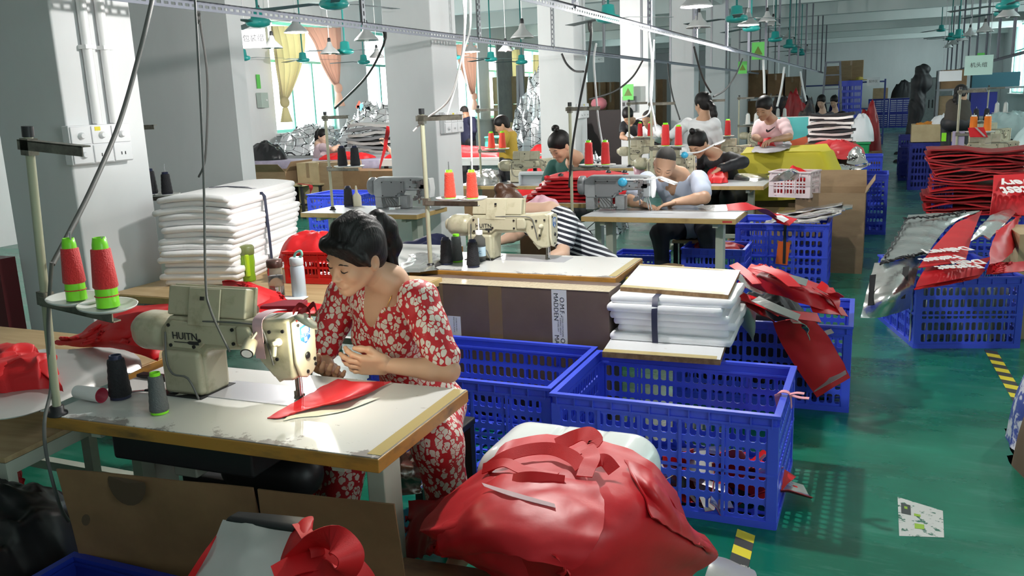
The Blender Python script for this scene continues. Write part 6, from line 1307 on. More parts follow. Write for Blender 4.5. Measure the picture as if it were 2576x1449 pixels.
def edged():
    N, L, b = nodes(HS); tc = N.new('ShaderNodeTexCoord'); e = N.new('ShaderNodeTexVoronoi'); e.feature = 'DISTANCE_TO_EDGE'; e.inputs['Scale'].default_value = 4.5; mp = N.new('ShaderNodeMapping'); mp.inputs['Scale'].default_value = (.8, .8, 2.2)
    r = N.new('ShaderNodeValToRGB'); r.color_ramp.elements[0].position = .022; r.color_ramp.elements[1].position = .03; r.color_ramp.elements[0].color = (.015, .016, .02, 1); r.color_ramp.elements[1].color = (.72, .74, .76, 1)
    L.new(tc.outputs['Object'], mp.inputs[0]); L.new(mp.outputs[0], e.inputs['Vector']); L.new(e.outputs['Distance'], r.inputs[0]); L.new(r.outputs[0], b.inputs['Base Color'])
edged()
def foilheap(quad, h, label, seed, fs=6):
    o = crumple('foil_bag_heap', quad, h, HS, seed, label, 'bag heap', 30, 30, fs*1.5, fold=.9); r = random.Random(seed)
    for v in o.data.vertices: v.co.x += r.uniform(-.03, .03); v.co.z += r.uniform(-.035, .035)*(v.co.z > quad[0].z+.03)
    for p in o.data.polygons: p.use_smooth = False
    return o
t = thing('packing_table', 'low table under the heaps of silver bags along the left wall', 'table', (-8.75, 14.1, 0)); MB().box(-2.1, 1.75, -.85, .85, .80, .845).obj('tabletop', M_lam2, t)
for x in (-2.0, 1.6):
    for y in (-.8, .75): MB().box(x, x+.05, y, y+.05, 0, .8).obj('leg', M_darkm, t)
foilheap([V(-10.8, 13.3, .85), V(-9.75, 13.3, .85), V(-9.75, 14.8, .85), V(-10.8, 14.8, .85)], .42, 'loose heap of folded silver bags at the left end of the lilac packing table', 1)
foilheap([V(-9.7, 13.9, .85), V(-8.0, 13.9, .85), V(-8.0, 14.9, .85), V(-9.7, 14.9, .85)], .72, 'tall heap of silver bags below the first window', 4)
foilheap([V(-7.9, 13.8, .85), V(-7.2, 13.8, .85), V(-7.2, 14.8, .85), V(-7.9, 14.8, .85)], .55, 'heap of silver bags with black edging beside the third pillar', 7)
for i in range(8):
    p = V(-8.55, 13.55, .86+.075*i); o = tag(MB().grid(patch([[p+V(a*.42+.03*sin(i*3), b*.22, .03*cos(a*2+i)) for a in (-1, -.3, .4, 1)] for b in (-1, 0, 1)], 6, 10, .015, 5, i), .05, 0, 1).obj('silver_bag', [M_silvw, M_blackf] if i % 2 else [M_gream2, M_silvw]), 'silver bag in the neat pile behind the person in pale pink', 'bag', 'silver bags in a neat pile by the window')
o = heap('black_bag', ay(672, 392, 12.4)-V(0, 0, .1), .38, .25, .28, mat('black_bag_plastic', (.008, .008, .01), .25), .2, 3); tag(o, 'black plastic bag at the left end of the lilac packing table', 'bag')
crumple('red_fabric', [V(-8.75, 12.15, .84), V(-8.0, 12.15, .84), V(-7.9, 12.6, .84), V(-8.75, 12.6, .84)], .12, M_red, 52, 'red bags under the hands of the person in pale pink', fs=9)
o = layered('red_fabric', [[ay(815, 425, 12), ay(840, 428, 12), ay(862, 430, 12)], [ay(818, 410, 12.1), ay(842, 405, 12.1), ay(868, 408, 12.1)]], M_red, 'red strap end hanging over a carton by the stools', seed=4)
J = dict(head=ay(812, 343, 12.9), F=(.92, -.25, -.25), U=(.2, 0, 1), neck=ay(800, 362, 12.9), shL=ay(812, 370, 12.7), shR=ay(802, 370, 13.1), elL=ay(838, 376, 12.6), elR=ay(835, 384, 13.0), wrL=ay(852, 366, 12.7), wrR=ay(852, 380, 12.9), pelvis=ay(800, 425, 12.95), kneeL=(-9.0, 12.85, .5), kneeR=(-9.0, 13.05, .5), anL=(-9.1, 12.9, .1), anR=(-9.1, 13.05, .1))
person('person', 'person with a ponytail in a pale pink shirt folding red bags by the silver heap', J, skin=M_skin3, top=mat('pale_pink_cotton', (.66, .50, .54), .8), bottom=M_blackf, hair=M_hair, style='pony', sleeve=.55, res=.014, s=1.05, hands=False)
J = dict(head=ay(1262, 315, 11.0), F=(-.85, -.4, -.45), U=(-.3, -.1, .95), neck=ay(1278, 333, 11.1), shL=ay(1270, 340, 10.9), shR=ay(1288, 340, 11.3), elL=ay(1262, 372, 10.75), elR=ay(1262, 372, 11.2), wrL=ay(1242, 366, 10.9), wrR=ay(1245, 366, 11.1), pelvis=ay(1280, 400, 11.15), kneeL=(-4.9, 11.0, .5), kneeR=(-4.9, 11.2, .5), anL=(-4.85, 11.05, .1), anR=(-4.85, 11.25, .1))
person('person', 'person with short black hair in a mustard shirt standing by the red cloth', J, skin=M_skin, top=mat('mustard_cotton', (.42, .28, .03), .8), bottom=M_blackf, hair=M_hair, style='short', sleeve=.6, res=.014, s=1.05, hands=False)
J = dict(head=ay(1168, 285, 13.9), F=(-.6, .7, -.3), U=(0, 0, 1), neck=ay(1172, 296, 13.9), shL=ay(1160, 303, 14.0), shR=ay(1188, 303, 13.8), elL=ay(1155, 330, 14.0), elR=ay(1192, 328, 13.7), wrL=ay(1155, 345, 14.2), wrR=ay(1188, 350, 13.8), pelvis=ay(1177, 355, 13.9), kneeL=(-6.9, 13.9, .5), kneeR=(-6.7, 13.9, .5), anL=(-6.9, 13.9, .1), anR=(-6.7, 13.9, .1))
person('person', 'man in a navy shirt seen from behind beyond the third pillar', J, skin=M_skin2, top=mat('navy_cotton', (.012, .014, .045), .8), bottom=M_blackf, hair=M_crop, style='crop', long_sleeve=True, res=.015, hands=False, face=False, s=1.05)
J = dict(head=ay(1030, 330, 10.6), F=(-.9, -.3, -.4), U=(-.2, 0, 1), neck=ay(1040, 352, 10.6), shL=ay(1032, 365, 10.4), shR=ay(1042, 365, 10.8), elL=ay(1000, 400, 10.35), elR=ay(1010, 395, 10.8), wrL=ay(972, 368, 10.4), wrR=ay(985, 385, 10.7), pelvis=ay(1045, 430, 10.65), kneeL=(-5.9, 10.5, .5), kneeR=(-5.9, 10.7, .5), anL=(-5.9, 10.5, .1), anR=(-5.9, 10.7, .1), hL=((-.3, 0, .95), (-.6, -.6, 0), .9))
person('person', 'worker hidden by the third pillar with one forearm reaching out to a red strap', J, skin=M_skin3, top=M_blackf, bottom=M_blackf, hair=M_hair, style='short', sleeve=.55, res=.014, face=False)
o = strap('red_strap', [ay(978, 318, 10.35), ay(973, 345, 10.34), ay(968, 375, 10.33), ay(960, 405, 10.33), ay(955, 425, 10.33)], .07, M_red, None, 20, (0, -1, .1), .8); tag(o, 'red strap held up in the hand beside the third pillar', 'strap')
def fstool(x, y, label, m=None):
    t = thing('stool', label, 'stool', (x, y, 0), RND.uniform(-.2, .2), 'dark legged stools by the cartons')
    MB().box(-.22, .22, -.17, .17, .50, .53).obj('seat', m or M_cardl, t, .006)
    for sx in (-1, 1):
        for sy in (-1, 1): MB().bar((sx*.21, sy*.16, 0), (sx*.17, sy*.13, .5), .035, .035).obj('leg', M_darkm, t)
        MB().bar((sx*.2, -.14, .2), (sx*.2, .14, .2), .03, .02).obj('stretcher', M_darkm, t)
    MB().bar((-.2, 0, .2), (.2, 0, .2), .03, .02).obj('stretcher', M_darkm, t); return t
for x, y, l in ((758, 545, 'nearest dark legged stool with a pale seat and a red strap, beyond the foam stack'), (806, 541, 'second dark legged stool, right of the one with the red strap'), (728, 540, 'third dark legged stool, behind the other two beyond the foam stack')): p = az(x, y, 0); fstool(p.x, p.y, l)
o = strap('red_strap', [az(750, 462, .54), az(765, 464, .545), az(782, 468, .53), az(780, 490, .40)], .06, M_redd, None, 14, (0, 0, 1)); tag(o, 'dark red strap lying over the nearest dark legged stool', 'strap')
for (x, y, z0), W_, D_, H_, l, m, op in (((688, 470, .0), 1.0, .6, .72, 'brown carton with open flaps behind the foam stack, left of the stools', M_card, True), ((800, 500, .0), .42, .42, .85, 'tall narrow brown carton behind the stools', M_cardl, False), ((858, 495, .0), .55, .5, .85, 'brown carton right of the stools beside the blue crate', M_card, False), ((955, 470, 0), 1.0, .5, .72, 'wide brown carton below the red cloth near the third pillar', M_cardd, False)):
    p = ay(x, y, 11.47+.03*(x % 7)); carton(p.x, p.y, W_, D_, H_, l, m=m, open_top=op, flaps=(('s', .7, .2), ('e', .9, .2)) if op else ())
crate('deep', -6.55, 9.6, 'blue crate standing beyond the table before the third pillar', scale=(1.1, 1, 1))
carton(-4.95, 10.1, .55, .5, .62, 'brown carton left of the person in mustard', m=M_cardd); heap('plaid_bag', (-5.45, 9.9, 0), .26, .22, .75, patchy('green_plaid', (.10, .13, .02), (.25, .03, .02), 7, .55, .6, .7), .3, 15); tag(bpy.data.objects['plaid_bag'], 'olive and red checked bag beside the carton near the third pillar', 'bag')
foilheap([V(-4.1, 10.2, 0), V(-3.0, 10.2, 0), V(-3.0, 10.85, 0), V(-4.1, 10.85, 0)], .75, 'silver panels heaped between the left row and the fourth pillar', 9)
crumple('red_fabric', [V(-6.0, 13.6, .0), V(-4.6, 13.6, 0), V(-4.6, 14.6, 0), V(-6.0, 14.6, 0)], 1.05, M_red, 55, 'big mound of red cloth left of the fourth pillar', fs=4)
foilheap([V(-7.6, 17.5, .0), V(-6.0, 17.5, 0), V(-6.0, 18.6, 0), V(-7.6, 18.6, 0)], 1.9, 'high pile of black edged silver bags behind the mustard shirt', 12, 4)
o = heap('white_sack', (-5.6, 15.6, 0), .5, .4, 1.2, M_foamg, 0, 19); tag(o, 'white sack behind the person in mustard', 'sack')
t = carton(-5.0, 16.8, .9, .6, 1.45, 'dark brown crate like box left of the fourth pillar', m=mat('dark_box', (.03, .02, .02), .6), tape=False)
tag(MB().ell((0, 0, 0), (.16, .2, .13)).obj('pink_hat', mat('pink_felt', (.7, .22, .26), .7), loc=(-5.25, 16.75, 1.58)), 'pink cap resting on the dark box left of the fourth pillar', 'cap')
t = thing('plastic_stool', 'bright turquoise plastic stool before the mustard shirt', 'stool', (-5.5, 12.4, .872)); tq = mat('turquoise_plastic', (.06, .62, .47), .35)
MB().box(-.2, .2, -.18, .18, .26, .29).obj('seat', tq, t, .01)
for sx in (-1, 1):
    for sy in (-1, 1): MB().bar((sx*.18, sy*.16, 0), (sx*.16, sy*.14, .26), .05, .05).obj('leg', tq, t)
# cartons along the left wall, and between the far pillars
k = 0
for y in (24.6, 25.55, 26.5, 27.45, 28.4):
    for z in (0, .82, 1.64):
        if z > 1 and y > 28: continue
        k += 1; w = ['bottom', 'middle', 'top'][int(z/.8)]; carton(-10.5, y, .8, .92, .80, 'brown carton of the stacked wall of cartons under the cream curtains', z=z, group='cartons stacked along the left wall', m=M_cardl)
for i, (x0, x1, y0, y1, Y, l) in enumerate(((1467, 1498, 208, 330, 26.5, 'tall brown carton stack just right of the fourth pillar'), (1500, 1530, 208, 330, 26.6, 'brown carton stack second from the fourth pillar'), (1532, 1552, 207, 330, 26.7, 'brown carton stack touching the fifth pillar'), (1640, 1672, 201, 330, 29, 'tall brown carton stack between the fifth and sixth pillars'), (1740, 1756, 204, 320, 32, 'narrow brown carton stack between the sixth and seventh pillars'))):
    a, b = ay(x0, y0, Y), ay(x1, y0, Y); carton((a.x+b.x)/2, Y, b.x-a.x, .6, a.z, l, m=M_cardd)
t = thing('folded_tripod', 'grey folded tripod leaning by the narrow window beyond the third pillar', 'tripod', (-7.7, 18.6, 0), 0)
for i in range(3): MB().bar((.1*i-.1, .1*(i % 2), 0), (.05*i-.05, 0, 2.5), .06, .06).obj('leg', M_zincd, t)
t = thing('grey_screen', 'grey hanging sheet beside the narrow window beyond the third pillar', 'screen', (-10.3, 23.75, 1.1)); MB().box(-.02, .02, -.6, .5, 0, 2.3).obj('sheet', patchy('grey_sheet', (.34, .34, .32), (.28, .28, .27), 3, .4, .6, .7), t)
# curtains, switch, sign
M_cur1 = mat('cream_curtain', (.70, .62, .42), .8, trans=.0); M_cur2 = mat('peach_curtain', (.72, .50, .42), .8)
def translucent(m):
    N, L, b = nodes(m); t = N.new('ShaderNodeBsdfTranslucent'); t.inputs[0].default_value = b.inputs['Base Color'].default_value; x = N.new('ShaderNodeMixShader'); x.inputs[0].default_value = .6
    o = [n for n in N if n.type == 'OUTPUT_MATERIAL'][0]; L.new(b.outputs[0], x.inputs[1]); L.new(t.outputs[0], x.inputs[2]); L.new(x.outputs[0], o.inputs[0])
translucent(M_cur1); translucent(M_cur2)
def drape(rows, m, label, knot=None):
    X = -10.88; P = []
    for r in rows: P.append([EYE+ray(x, y)*(X/ray(x, y).x) for x, y in r])
    Q = patch(P, 24, 24); 
    for i, r in enumerate(Q):
        for j, p in enumerate(r): p.x += .05*sin(j*1.4)+.05
    t = thing('curtain', label, 'curtain', (0, 0, 0)); MB().grid(Q, .006).obj('drape', m, t)
    if knot: p = EYE+ray(*knot)*(X/ray(*knot).x); MB().ell(p+V(.1, 0, 0), (.08, .12, .11)).lathe([(.05, -.1), (.12, -.38)], p+V(.1, 0, 0), 10).obj('knot', m, t)
drape([[(672, 66), (710, 66), (757, 68)], [(682, 120), (722, 120), (758, 118)], [(690, 180), (725, 178), (748, 170)], [(700, 235), (712, 238), (728, 225)], [(703, 258), (707, 258), (712, 256)]], M_cur1, 'cream curtain knotted at the left side of the first window', (706, 258))
drape([[(758, 68), (800, 70), (848, 70)], [(785, 110), (815, 112), (849, 112)], [(803, 160), (825, 165), (848, 160)], [(828, 205), (838, 207), (846, 198)], [(838, 215), (841, 216), (844, 214)]], M_cur2, 'peach curtain gathered to the right side of the first window', (841, 222))
drape([[(1137, 112), (1165, 112), (1192, 115)], [(1150, 160), (1172, 160), (1191, 160)], [(1168, 205), (1178, 206), (1190, 204)], [(1182, 238), (1185, 238), (1188, 238)]], M_cur2, 'peach curtain gathered at the window just right of the third pillar', (1185, 243))
drape([[(1255, 128), (1275, 126), (1300, 125)], [(1257, 170), (1278, 170), (1302, 168)], [(1258, 212), (1280, 210), (1304, 207)]], M_cur1, 'straight cream curtain over the stacked cartons left of the fourth pillar')
drape([[(1338, 138), (1350, 138), (1366, 138)], [(1338, 175), (1350, 175), (1366, 175)], [(1339, 216), (1350, 216), (1366, 216)]], M_cur1, 'straight cream curtain half hidden by the fourth pillar')
t = thing('switch_box', 'grey green switch box with a green sticker on the left wall before the first window', 'switch box', (-10.98, 13.5, 1.75)); MB().box(0, .12, -.1, .1, 0, .28).obj('box', mat('box_grey_green', (.42, .50, .45), .5), t, .006); MB().box(0, .01, -.05, .05, .36, .62).obj('sticker', M_green, t); MB().lathe([(.02, 0), (.02, .02)], (.12, .03, .14), 10, M=Matrix.Rotation(PI/2, 4, 'Y')).obj('button', M_white, t)
t = thing('hanging_flag', 'small red and blue paper flag over the table before the third pillar', 'flag', ay(905, 275, 9.5)); MB().box(-.04, .0, 0, .006, 0, .05).tube([(-.03, 0, -.1), (-.02, 0, .02)], .004, 5).obj('stick', M_white, t); MB().prism([(-.03, 0), (.02, -.02), (.06, .05), (.02, .08)], 0, .004).obj('blue_half', mat('flag_blue', (.12, .35, .6), .6), t); MB().prism([(-.06, .03), (-.03, 0), (.02, .08), (.0, .11)], 0, .004).obj('red_half', mat('flag_red', (.65, .08, .05), .6), t)
def sign(p, w, h, txt, size, label, rz=0, m=None, strings=True, ext=.0):
    t = thing('hanging_sign', label, 'sign', p, rz); MB().box(-w/2, w/2, -.006, .006, -h/2, h/2).obj('board', m or M_paper, t)
    if txt: text_mb(txt, size, M=Matrix.Translation((0, -.0075, 0)) @ Matrix.Rotation(PI/2, 4, 'X')).obj('lettering', M_ink, t)
    if strings: MB().tube([(-w*.35, 0, h/2), (-w*.35, 0, 4.28-p[2])], .003, 4).tube([(w*.35, 0, h/2), (w*.35, 0, 4.28-p[2])], .003, 4).obj('string', M_zincd, t)
    return t
sign(ay(638, 97, 8.6), .29, .22, '包装组', .088, 'white hanging sign with black lettering beside the wall stub', rz=.4)
sign(ay(2462, 164, 13.5), .34, .26, '机头组', .07, 'pale green hanging sign over the right hand row', m=mat('pale_green_board', (.42, .58, .52), .6))
sign(ay(2391, 191, 14.5), .30, .15, '', .05, 'blank white hanging sign over the right hand row')
sign(ay(2197, 205, 24), .30, .2, '配件区', .07, 'white sign with a line of print at the far blue rack', strings=False)
sign(ay(1507, 150, 30), .38, .2, '一号门', .08, 'small white sign on the far left wall between the fourth and fifth pillars', strings=False)
def warn(p, label, s=1, g=None):
    t = thing('warning_sign', label, 'sign', p, 0, g); MB().box(-.08*s, .08*s, -.004, 0, -.11*s, .11*s).obj('plate', M_green, t); MB().prism([(-.06*s, -.05*s), (.06*s, -.05*s), (0, .06*s)], -.006, -.004).obj('triangle', mat('dark_olive', (.10, .16, .01), .5), t); return t
warn(ay(1580, 232, 14.6), 'green triangle warning sticker on the front of the fifth pillar', 1.2); warn(ay(1907, 128, 15.5), 'green triangle warning plate hung from the rail before the far wall', 1.3); warn(ay(1868, 170, 15), 'small green plate hung under the end of the rail over the aisle row', .9); warn(ay(2468, 146, 20), 'small green plate hung from the right hand rail', .9)
t = thing('fuse_switch_box', 'grey fuse box below the green sticker on the fifth pillar', 'fuse box', (ay(1576, 262, 14.6).x, 14.74, ay(1576, 262, 14.6).z-.13)); MB().box(-.12, .12, 0, .08, 0, .26).obj('box', M_gream2, t, .006); MB().box(-.11, -.07, -.006, 0, .1, .16).obj('latch', M_darkm, t)
src = [o for o in bpy.data.objects if o.name.startswith('dimmer_board') and o.parent is None][0]
dup(src, (-3.75, 7.09, 1.40), None, 'white board of dimmers and sockets on the third pillar behind the long thread stand arm'); dup(src, (-3.75, 10.95, 1.42), None, 'white board of dimmers and sockets on the fourth pillar')
# ================================================================ aisle row beyond the woman in black
table(-3.08, 11.35, 1.15, .6, 'tan edged sewing table behind the studded red panels with two red cones over it', top=M_lam2, edge=M_edge2, tape=False)
machine(-2.68, 11.45, 'cream sewing machine behind the raised cones left of the polo shirt')
stand(-3.1, 11.2, 'thread stand with two half used red cones behind the studded red panels')
for k in (0, 1): cone('red', on_tray(-3.1, 11.2, k), 'half used red thread cone on the %s tray behind the studded red panels' % ('left', 'right')[k], sc=1.15)
t = thing('paper_cup', 'white paper cup on the table behind the studded red panels', 'cup', (-2.7, 11.2, .762)); MB().lathe([(.035, 0), (.05, .11), (.046, .11), (.03, .004), (0, .004)], n=16).obj('cup', M_white, t)
stand(-2.22, 8.88, 'rusty thread stand rising behind the grey machine, left of the cropped head')
cone('red', on_tray(-2.22, 8.88, 0), 'large red thread cone just left of the cropped head of the man', sc=1.45); cone('red', on_tray(-2.22, 8.88, 1), 'red thread cone half hidden behind the cropped head of the man', sc=1.3)
t = thing('pink_tub', 'pink plastic tub on the table left of the cropped head of the man', 'tub', az(1608, 445, .80)); MB().lathe([(.05, 0), (.07, .13), (.066, .13), (.045, .005), (0, .005)], n=18).obj('tub', mat('pink_plastic', (.66, .36, .44), .35), t)
J = dict(head=ay(1580, 292, 13.7), F=(.2, -.8, -.75), U=(0, -.6, .8), neck=ay(1590, 305, 14.0), shL=ay(1610, 315, 14.0), shR=ay(1570, 315, 14.1), elL=ay(1612, 345, 13.8), elR=ay(1565, 345, 13.9), wrL=ay(1595, 350, 13.5), wrR=ay(1580, 350, 13.5), pelvis=(-3.0, 14.3, .55))
person('person', 'worker with bowed black hair behind the far cream machine under the green sticker', J, skin=M_skin, top=M_blackf, hair=M_hair, style='short', res=.015, hands=False, s=1.1, face=False)
J = dict(head=ay(1632, 300, 12.9), F=(-.75, -.5, -.45), U=(-.2, -.3, .93), neck=ay(1642, 316, 13.0), shL=ay(1655, 328, 12.9), shR=ay(1625, 328, 13.1), elL=ay(1672, 345, 12.7), elR=ay(1615, 352, 13), wrL=ay(1680, 360, 12.4), wrR=ay(1620, 365, 12.7), pelvis=(-2.3, 13.2, .55))
person('person', 'worker with thin hair in a white shirt left of the standing woman', J, skin=M_skin, top=mat('white_cotton', (.72, .72, .74), .8), hair=M_crop, style='crop', res=.014, hands=False, s=1.1)
J = dict(head=ay(1768, 262, 10.3), F=(-.72, .62, -.12), U=(-.05, -.1, 1), neck=ay(1772, 298, 10.25), shL=ay(1730, 312, 10.35), shR=ay(1796, 312, 10.15), elL=ay(1688, 342, 10.4), elR=ay(1806, 360, 10.25), wrL=ay(1672, 365, 10.55), wrR=ay(1800, 395, 10.4), pelvis=ay(1760, 400, 10.3), kneeL=(-2.0, 10.35, .5), kneeR=(-1.8, 10.35, .5), anL=(-2.0, 10.35, .1), anR=(-1.8, 10.35, .1))
person('person', 'standing woman with a low black ponytail in a white shirt, seen from behind', J, skin=M_skin, top=MATS['white_cotton'], bottom=M_blackf, hair=M_hair, style='lowpony', res=.011, sleeve=.85, hands=False, s=1.08, folds=.004, fs=24)
table(-1.9, 11.05, 1.1, .5, 'sewing table hidden between the standing woman and the man in pale pink', tape=False, top=M_lam2, edge=M_edge2)
machine(-1.38, 10.9, 'cream sewing machine in front of the man in the pale pink shirt', z=.9) if False else machine(-1.55, 11.15, 'cream sewing machine in front of the man in the pale pink shirt')
stand(-2.05, 10.9, 'thread stand between the standing woman and the man in pale pink'); 
for k in (0, 1): cone('red', on_tray(-2.05, 10.9, k), 'red thread cone on the %s tray right of the standing woman' % ('left', 'right')[k], sc=1.25)
J = dict(head=ay(1922, 272, 10.7), F=(-.35, -.85, -.45), U=(-.1, -.4, .9), neck=ay(1940, 302, 10.9), shL=ay(1972, 312, 10.85), shR=ay(1912, 314, 11.0), elL=ay(1985, 345, 10.6), elR=ay(1900, 345, 10.9), wrL=ay(1945, 352, 10.35), wrR=ay(1915, 352, 10.5), pelvis=(-1.28, 11.1, .75), kneeL=(-1.1, 10.95, .45), kneeR=(-1.35, 10.95, .45), anL=(-1.1, 11, .08), anR=(-1.35, 11, .08), hL=(tuple(ay(1928, 358, 10.25)-ay(1945, 352, 10.35)), (-.2, -.4, -.9), .5))
tp, RP, BP, _ = person('person', 'man with black hair in a pale pink shirt working red cloth above the yellow sheet', J, skin=M_skin2, top=mat('pale_pink_jersey', (.70, .50, .52), .8), bottom=M_blackf, hair=M_hair, style='short', res=.011, s=1.12, sleeve=.75, folds=.003, fs=24)
p = ay(1938, 323, 10.72); MB().tube(spline([p+V(-.045, 0, -.01), p+V(-.03, -.005, -.035), p+V(.01, -.005, -.015), p+V(.055, 0, .02)], 14), [.004, .008, .012, .014, .014, .013, .012, .011, .010, .008, .007, .006, .005, .004, .002], 6).obj('chest_logo', M_ink, tp)
crumple('red_fabric', [az(1905, 375, 1.02), az(1955, 375, 1.02), az(1950, 350, 1.04), az(1912, 350, 1.04)], .12, M_red, 95, 'red cloth under the hands of the man in pale pink')
# yellow sheet over a tall stack
t = carton(-.98, 10.42, .84, .54, .955, 'tall carton stack hidden under the yellow sheet', tape=False)
M_yc = mat('yellow_cloth', (.58, .50, .02), .6, bump=.05, bscale=200)
Yl = lambda x, y, Y: ay(x, y, Y)
layered('yellow_sheet', [[Yl(1850, 505, 9.95), Yl(1930, 505, 9.95), Yl(2040, 500, 9.93), Yl(2092, 500, 9.85), Yl(2138, 495, 9.9)], [Yl(1855, 450, 10.0), Yl(1930, 445, 10.0), Yl(2040, 440, 9.98), Yl(2085, 430, 9.95), Yl(2122, 440, 10.1)], [Yl(1862, 392, 10.06), Yl(1930, 388, 10.06), Yl(2030, 386, 10.06), Yl(2072, 385, 10.06), Yl(2100, 385, 10.25)], [Yl(1866, 386, 10.12), Yl(1930, 383, 10.12), Yl(2030, 380, 10.12), Yl(2068, 380, 10.14), Yl(2090, 375, 10.3)], [Yl(1878, 370, 10.6), Yl(1940, 368, 10.65), Yl(2030, 364, 10.7), Yl(2068, 362, 10.72), Yl(2080, 362, 10.74)]], M_yc, 'bright yellow sheet draped over a stack in front of the man in pale pink', seed=2, wr=.006)
layered('grey_cloth', [[az(1890, 382, 1.025), az(1935, 384, 1.03), az(1985, 374, 1.03)], [az(1900, 368, 1.04), az(1940, 370, 1.05), az(1992, 362, 1.04)], [az(1915, 360, 1.03), az(1950, 362, 1.04), az(1985, 356, 1.03)]], mat('grey_lining', (.34, .31, .33), .5), 'grey panel with a red underside lying on the yellow sheet', seed=6, mats=[MATS['grey_lining'], M_redd])
crumple('red_fabric', [V(-.95, 11.0, .85), V(-.25, 11.0, .85), V(-.2, 12.2, .85), V(-1.0, 12.2, .85)], .2, M_redg, 57, 'broad red panels heaped behind the yellow sheet', fs=5)
for i in range(11):
    p = V(-.62+.02*sin(i*2), 11.9, 1.03+.034*i-.0); o = tag(MB().grid(patch([[p+V(a*.26+.015*sin(i*5), b*.16, .012*cos(a*2.5+i)) for a in (-1, -.3, .4, 1)] for b in (-1, 0, 1)], 4, 8, .006, 5, i), .03, 0, 1).obj('silver_bag', [M_silvw, M_blackf] if i % 2 else [M_blackf, M_silvw]), 'flat silver bag with black edges in the stack behind the yellow sheet', 'bag', 'stack of silver bags behind the yellow sheet')
carton(-.62, 11.9, .6, .5, 1.0, 'brown carton under the stack of flat silver bags', m=M_cardd)
t = thing('printed_carton', 'turquoise and orange printed carton behind the man in pale pink', 'box', (-1.12, 12.6, .6)); MB().box(-.25, .25, -.2, .2, 0, .72).obj('body', M_white, t); MB().prism([(-.25, .35), (.18, .47), (.18, .72), (-.25, .72)], -.203, -.2).obj('turquoise_print', mat('turquoise_print', (.06, .36, .36), .5), t); MB().prism([(-.25, 0), (.18, 0), (.18, .47), (-.25, .35)], -.203, -.2).obj('orange_print', mat('orange_print', (.5, .10, .04), .5), t)
carton(-1.12, 12.6, .5, .4, .597, 'carton under the turquoise and orange printed one', m=M_cardd)
crate('deep', -.22, 10.95, 'blue crate behind the right edge of the yellow sheet', scale=(.8, .9, 1.2))
for i, (rows, m, l) in enumerate((([[(2085, 395, 10.5), (2120, 400, 10.4), (2150, 395, 10.4)], [(2085, 375, 10.8), (2125, 372, 10.7), (2165, 380, 10.6)], [(2095, 358, 11), (2120, 352, 11), (2135, 365, 10.9)]], [M_redg, M_silv], 'red panel sliding off the pile right of the yellow sheet'), ([[(2130, 410, 10.3), (2155, 415, 10.3), (2178, 408, 10.3)], [(2135, 385, 10.5), (2160, 388, 10.4), (2186, 412, 10.3)], [(2150, 370, 10.6), (2160, 370, 10.6), (2175, 395, 10.5)]], [M_silv, M_redd], 'crumpled silver flap topmost right of the yellow sheet'), ([[(2110, 430, 10.2), (2140, 440, 10.2), (2165, 425, 10.2)], [(2112, 412, 10.3), (2140, 418, 10.3), (2188, 412, 10.3)]], [M_silv, M_blackf], 'silver roll under the crumpled flap right of the yellow sheet'), ([[(2150, 485, 10.1), (2170, 490, 10.1), (2186, 478, 10.1)], [(2148, 455, 10.2), (2160, 450, 10.2), (2180, 470, 10.2)], [(2145, 430, 10.3), (2155, 428, 10.3), (2165, 440, 10.3)]], [M_silv, M_redd], 'silver and red piece hanging lowest right of the yellow sheet'))):
    layered('hanging_offcut', [[Yl(*q) for q in r] for r in rows], None, l, seed=i, wr=.02, ws=6, mats=m, crease=.012)
# ================================================================ far end of the aisle row
M_rack = mat('blue_rack_steel', (.012, .04, .20), .4); M_clut = patchy('dark_clutter', (.02, .02, .025), (.10, .07, .05), 8, .45, .62, .7)
def rack(x, y, W_, D_, H_, shelves, label, m, rz=0):
    t = thing('storage_rack', label, 'rack', (x, y, 0), rz)
    for sx in (-1, 1):
        for sy in (-1, 1): MB().box(sx*W_/2-.025, sx*W_/2+.025, sy*D_/2-.025, sy*D_/2+.025, 0, H_).obj('post', m, t)
    for z in shelves: MB().box(-W_/2-.02, W_/2+.02, -D_/2-.02, D_/2+.02, z-.04, z).obj('shelf', m, t)
    return t
rack(-3.0, 27, 1.6, .7, 2.3, (.15, .85, 1.55), 'grey rack of brown cartons just right of the last pillars', M_zincd)
for i, (dx, z, h, w) in enumerate(((-.5, 1.552, .78, .5), (.02, 1.552, .66, .45), (.5, 1.552, .55, .4), (-.5, .852, .6, .5), (.05, .852, .5, .5), (.55, .852, .6, .4), (-.4, .152, .6, .6), (.4, .152, .55, .6))): carton(-3.0+dx, 27, w, .55, h, 'brown carton on the grey rack right of the last pillars', z=z, group='cartons on the grey rack', m=M_cardd)
rack(-2.35, 29.5, 2.3, .8, 2.0, (.2, 1.0, 1.85), 'long dark blue rack of dark goods left of the stepladder', M_rack)
for i in range(9):
    o = heap('dark_bundle', (-3.25+.23*i, 29.5, (1.0, .2)[i % 2]+.002), .11, .3, .42, (M_clut, M_blackf, mat('blue_bundle', (.02, .04, .22), .6))[i % 3], .1*i, 60+i); tag(o, 'dark bundle lying on the long blue rack', 'bundle', 'dark bundles on the long blue rack')
for i, (x, y, Y, w, h, m, l) in enumerate(((2105, 190, 28.8, .8, .55, M_card, 'brown carton on top of the blue rack behind the stepladder'), (2140, 175, 29.3, .7, .7, M_card, 'larger brown carton on the blue rack right of the stepladder'))): p = ay(x, y+20, Y); carton(p.x, 29.5 if i else 29.3, w, .5, h, l, z=1.852, m=m)
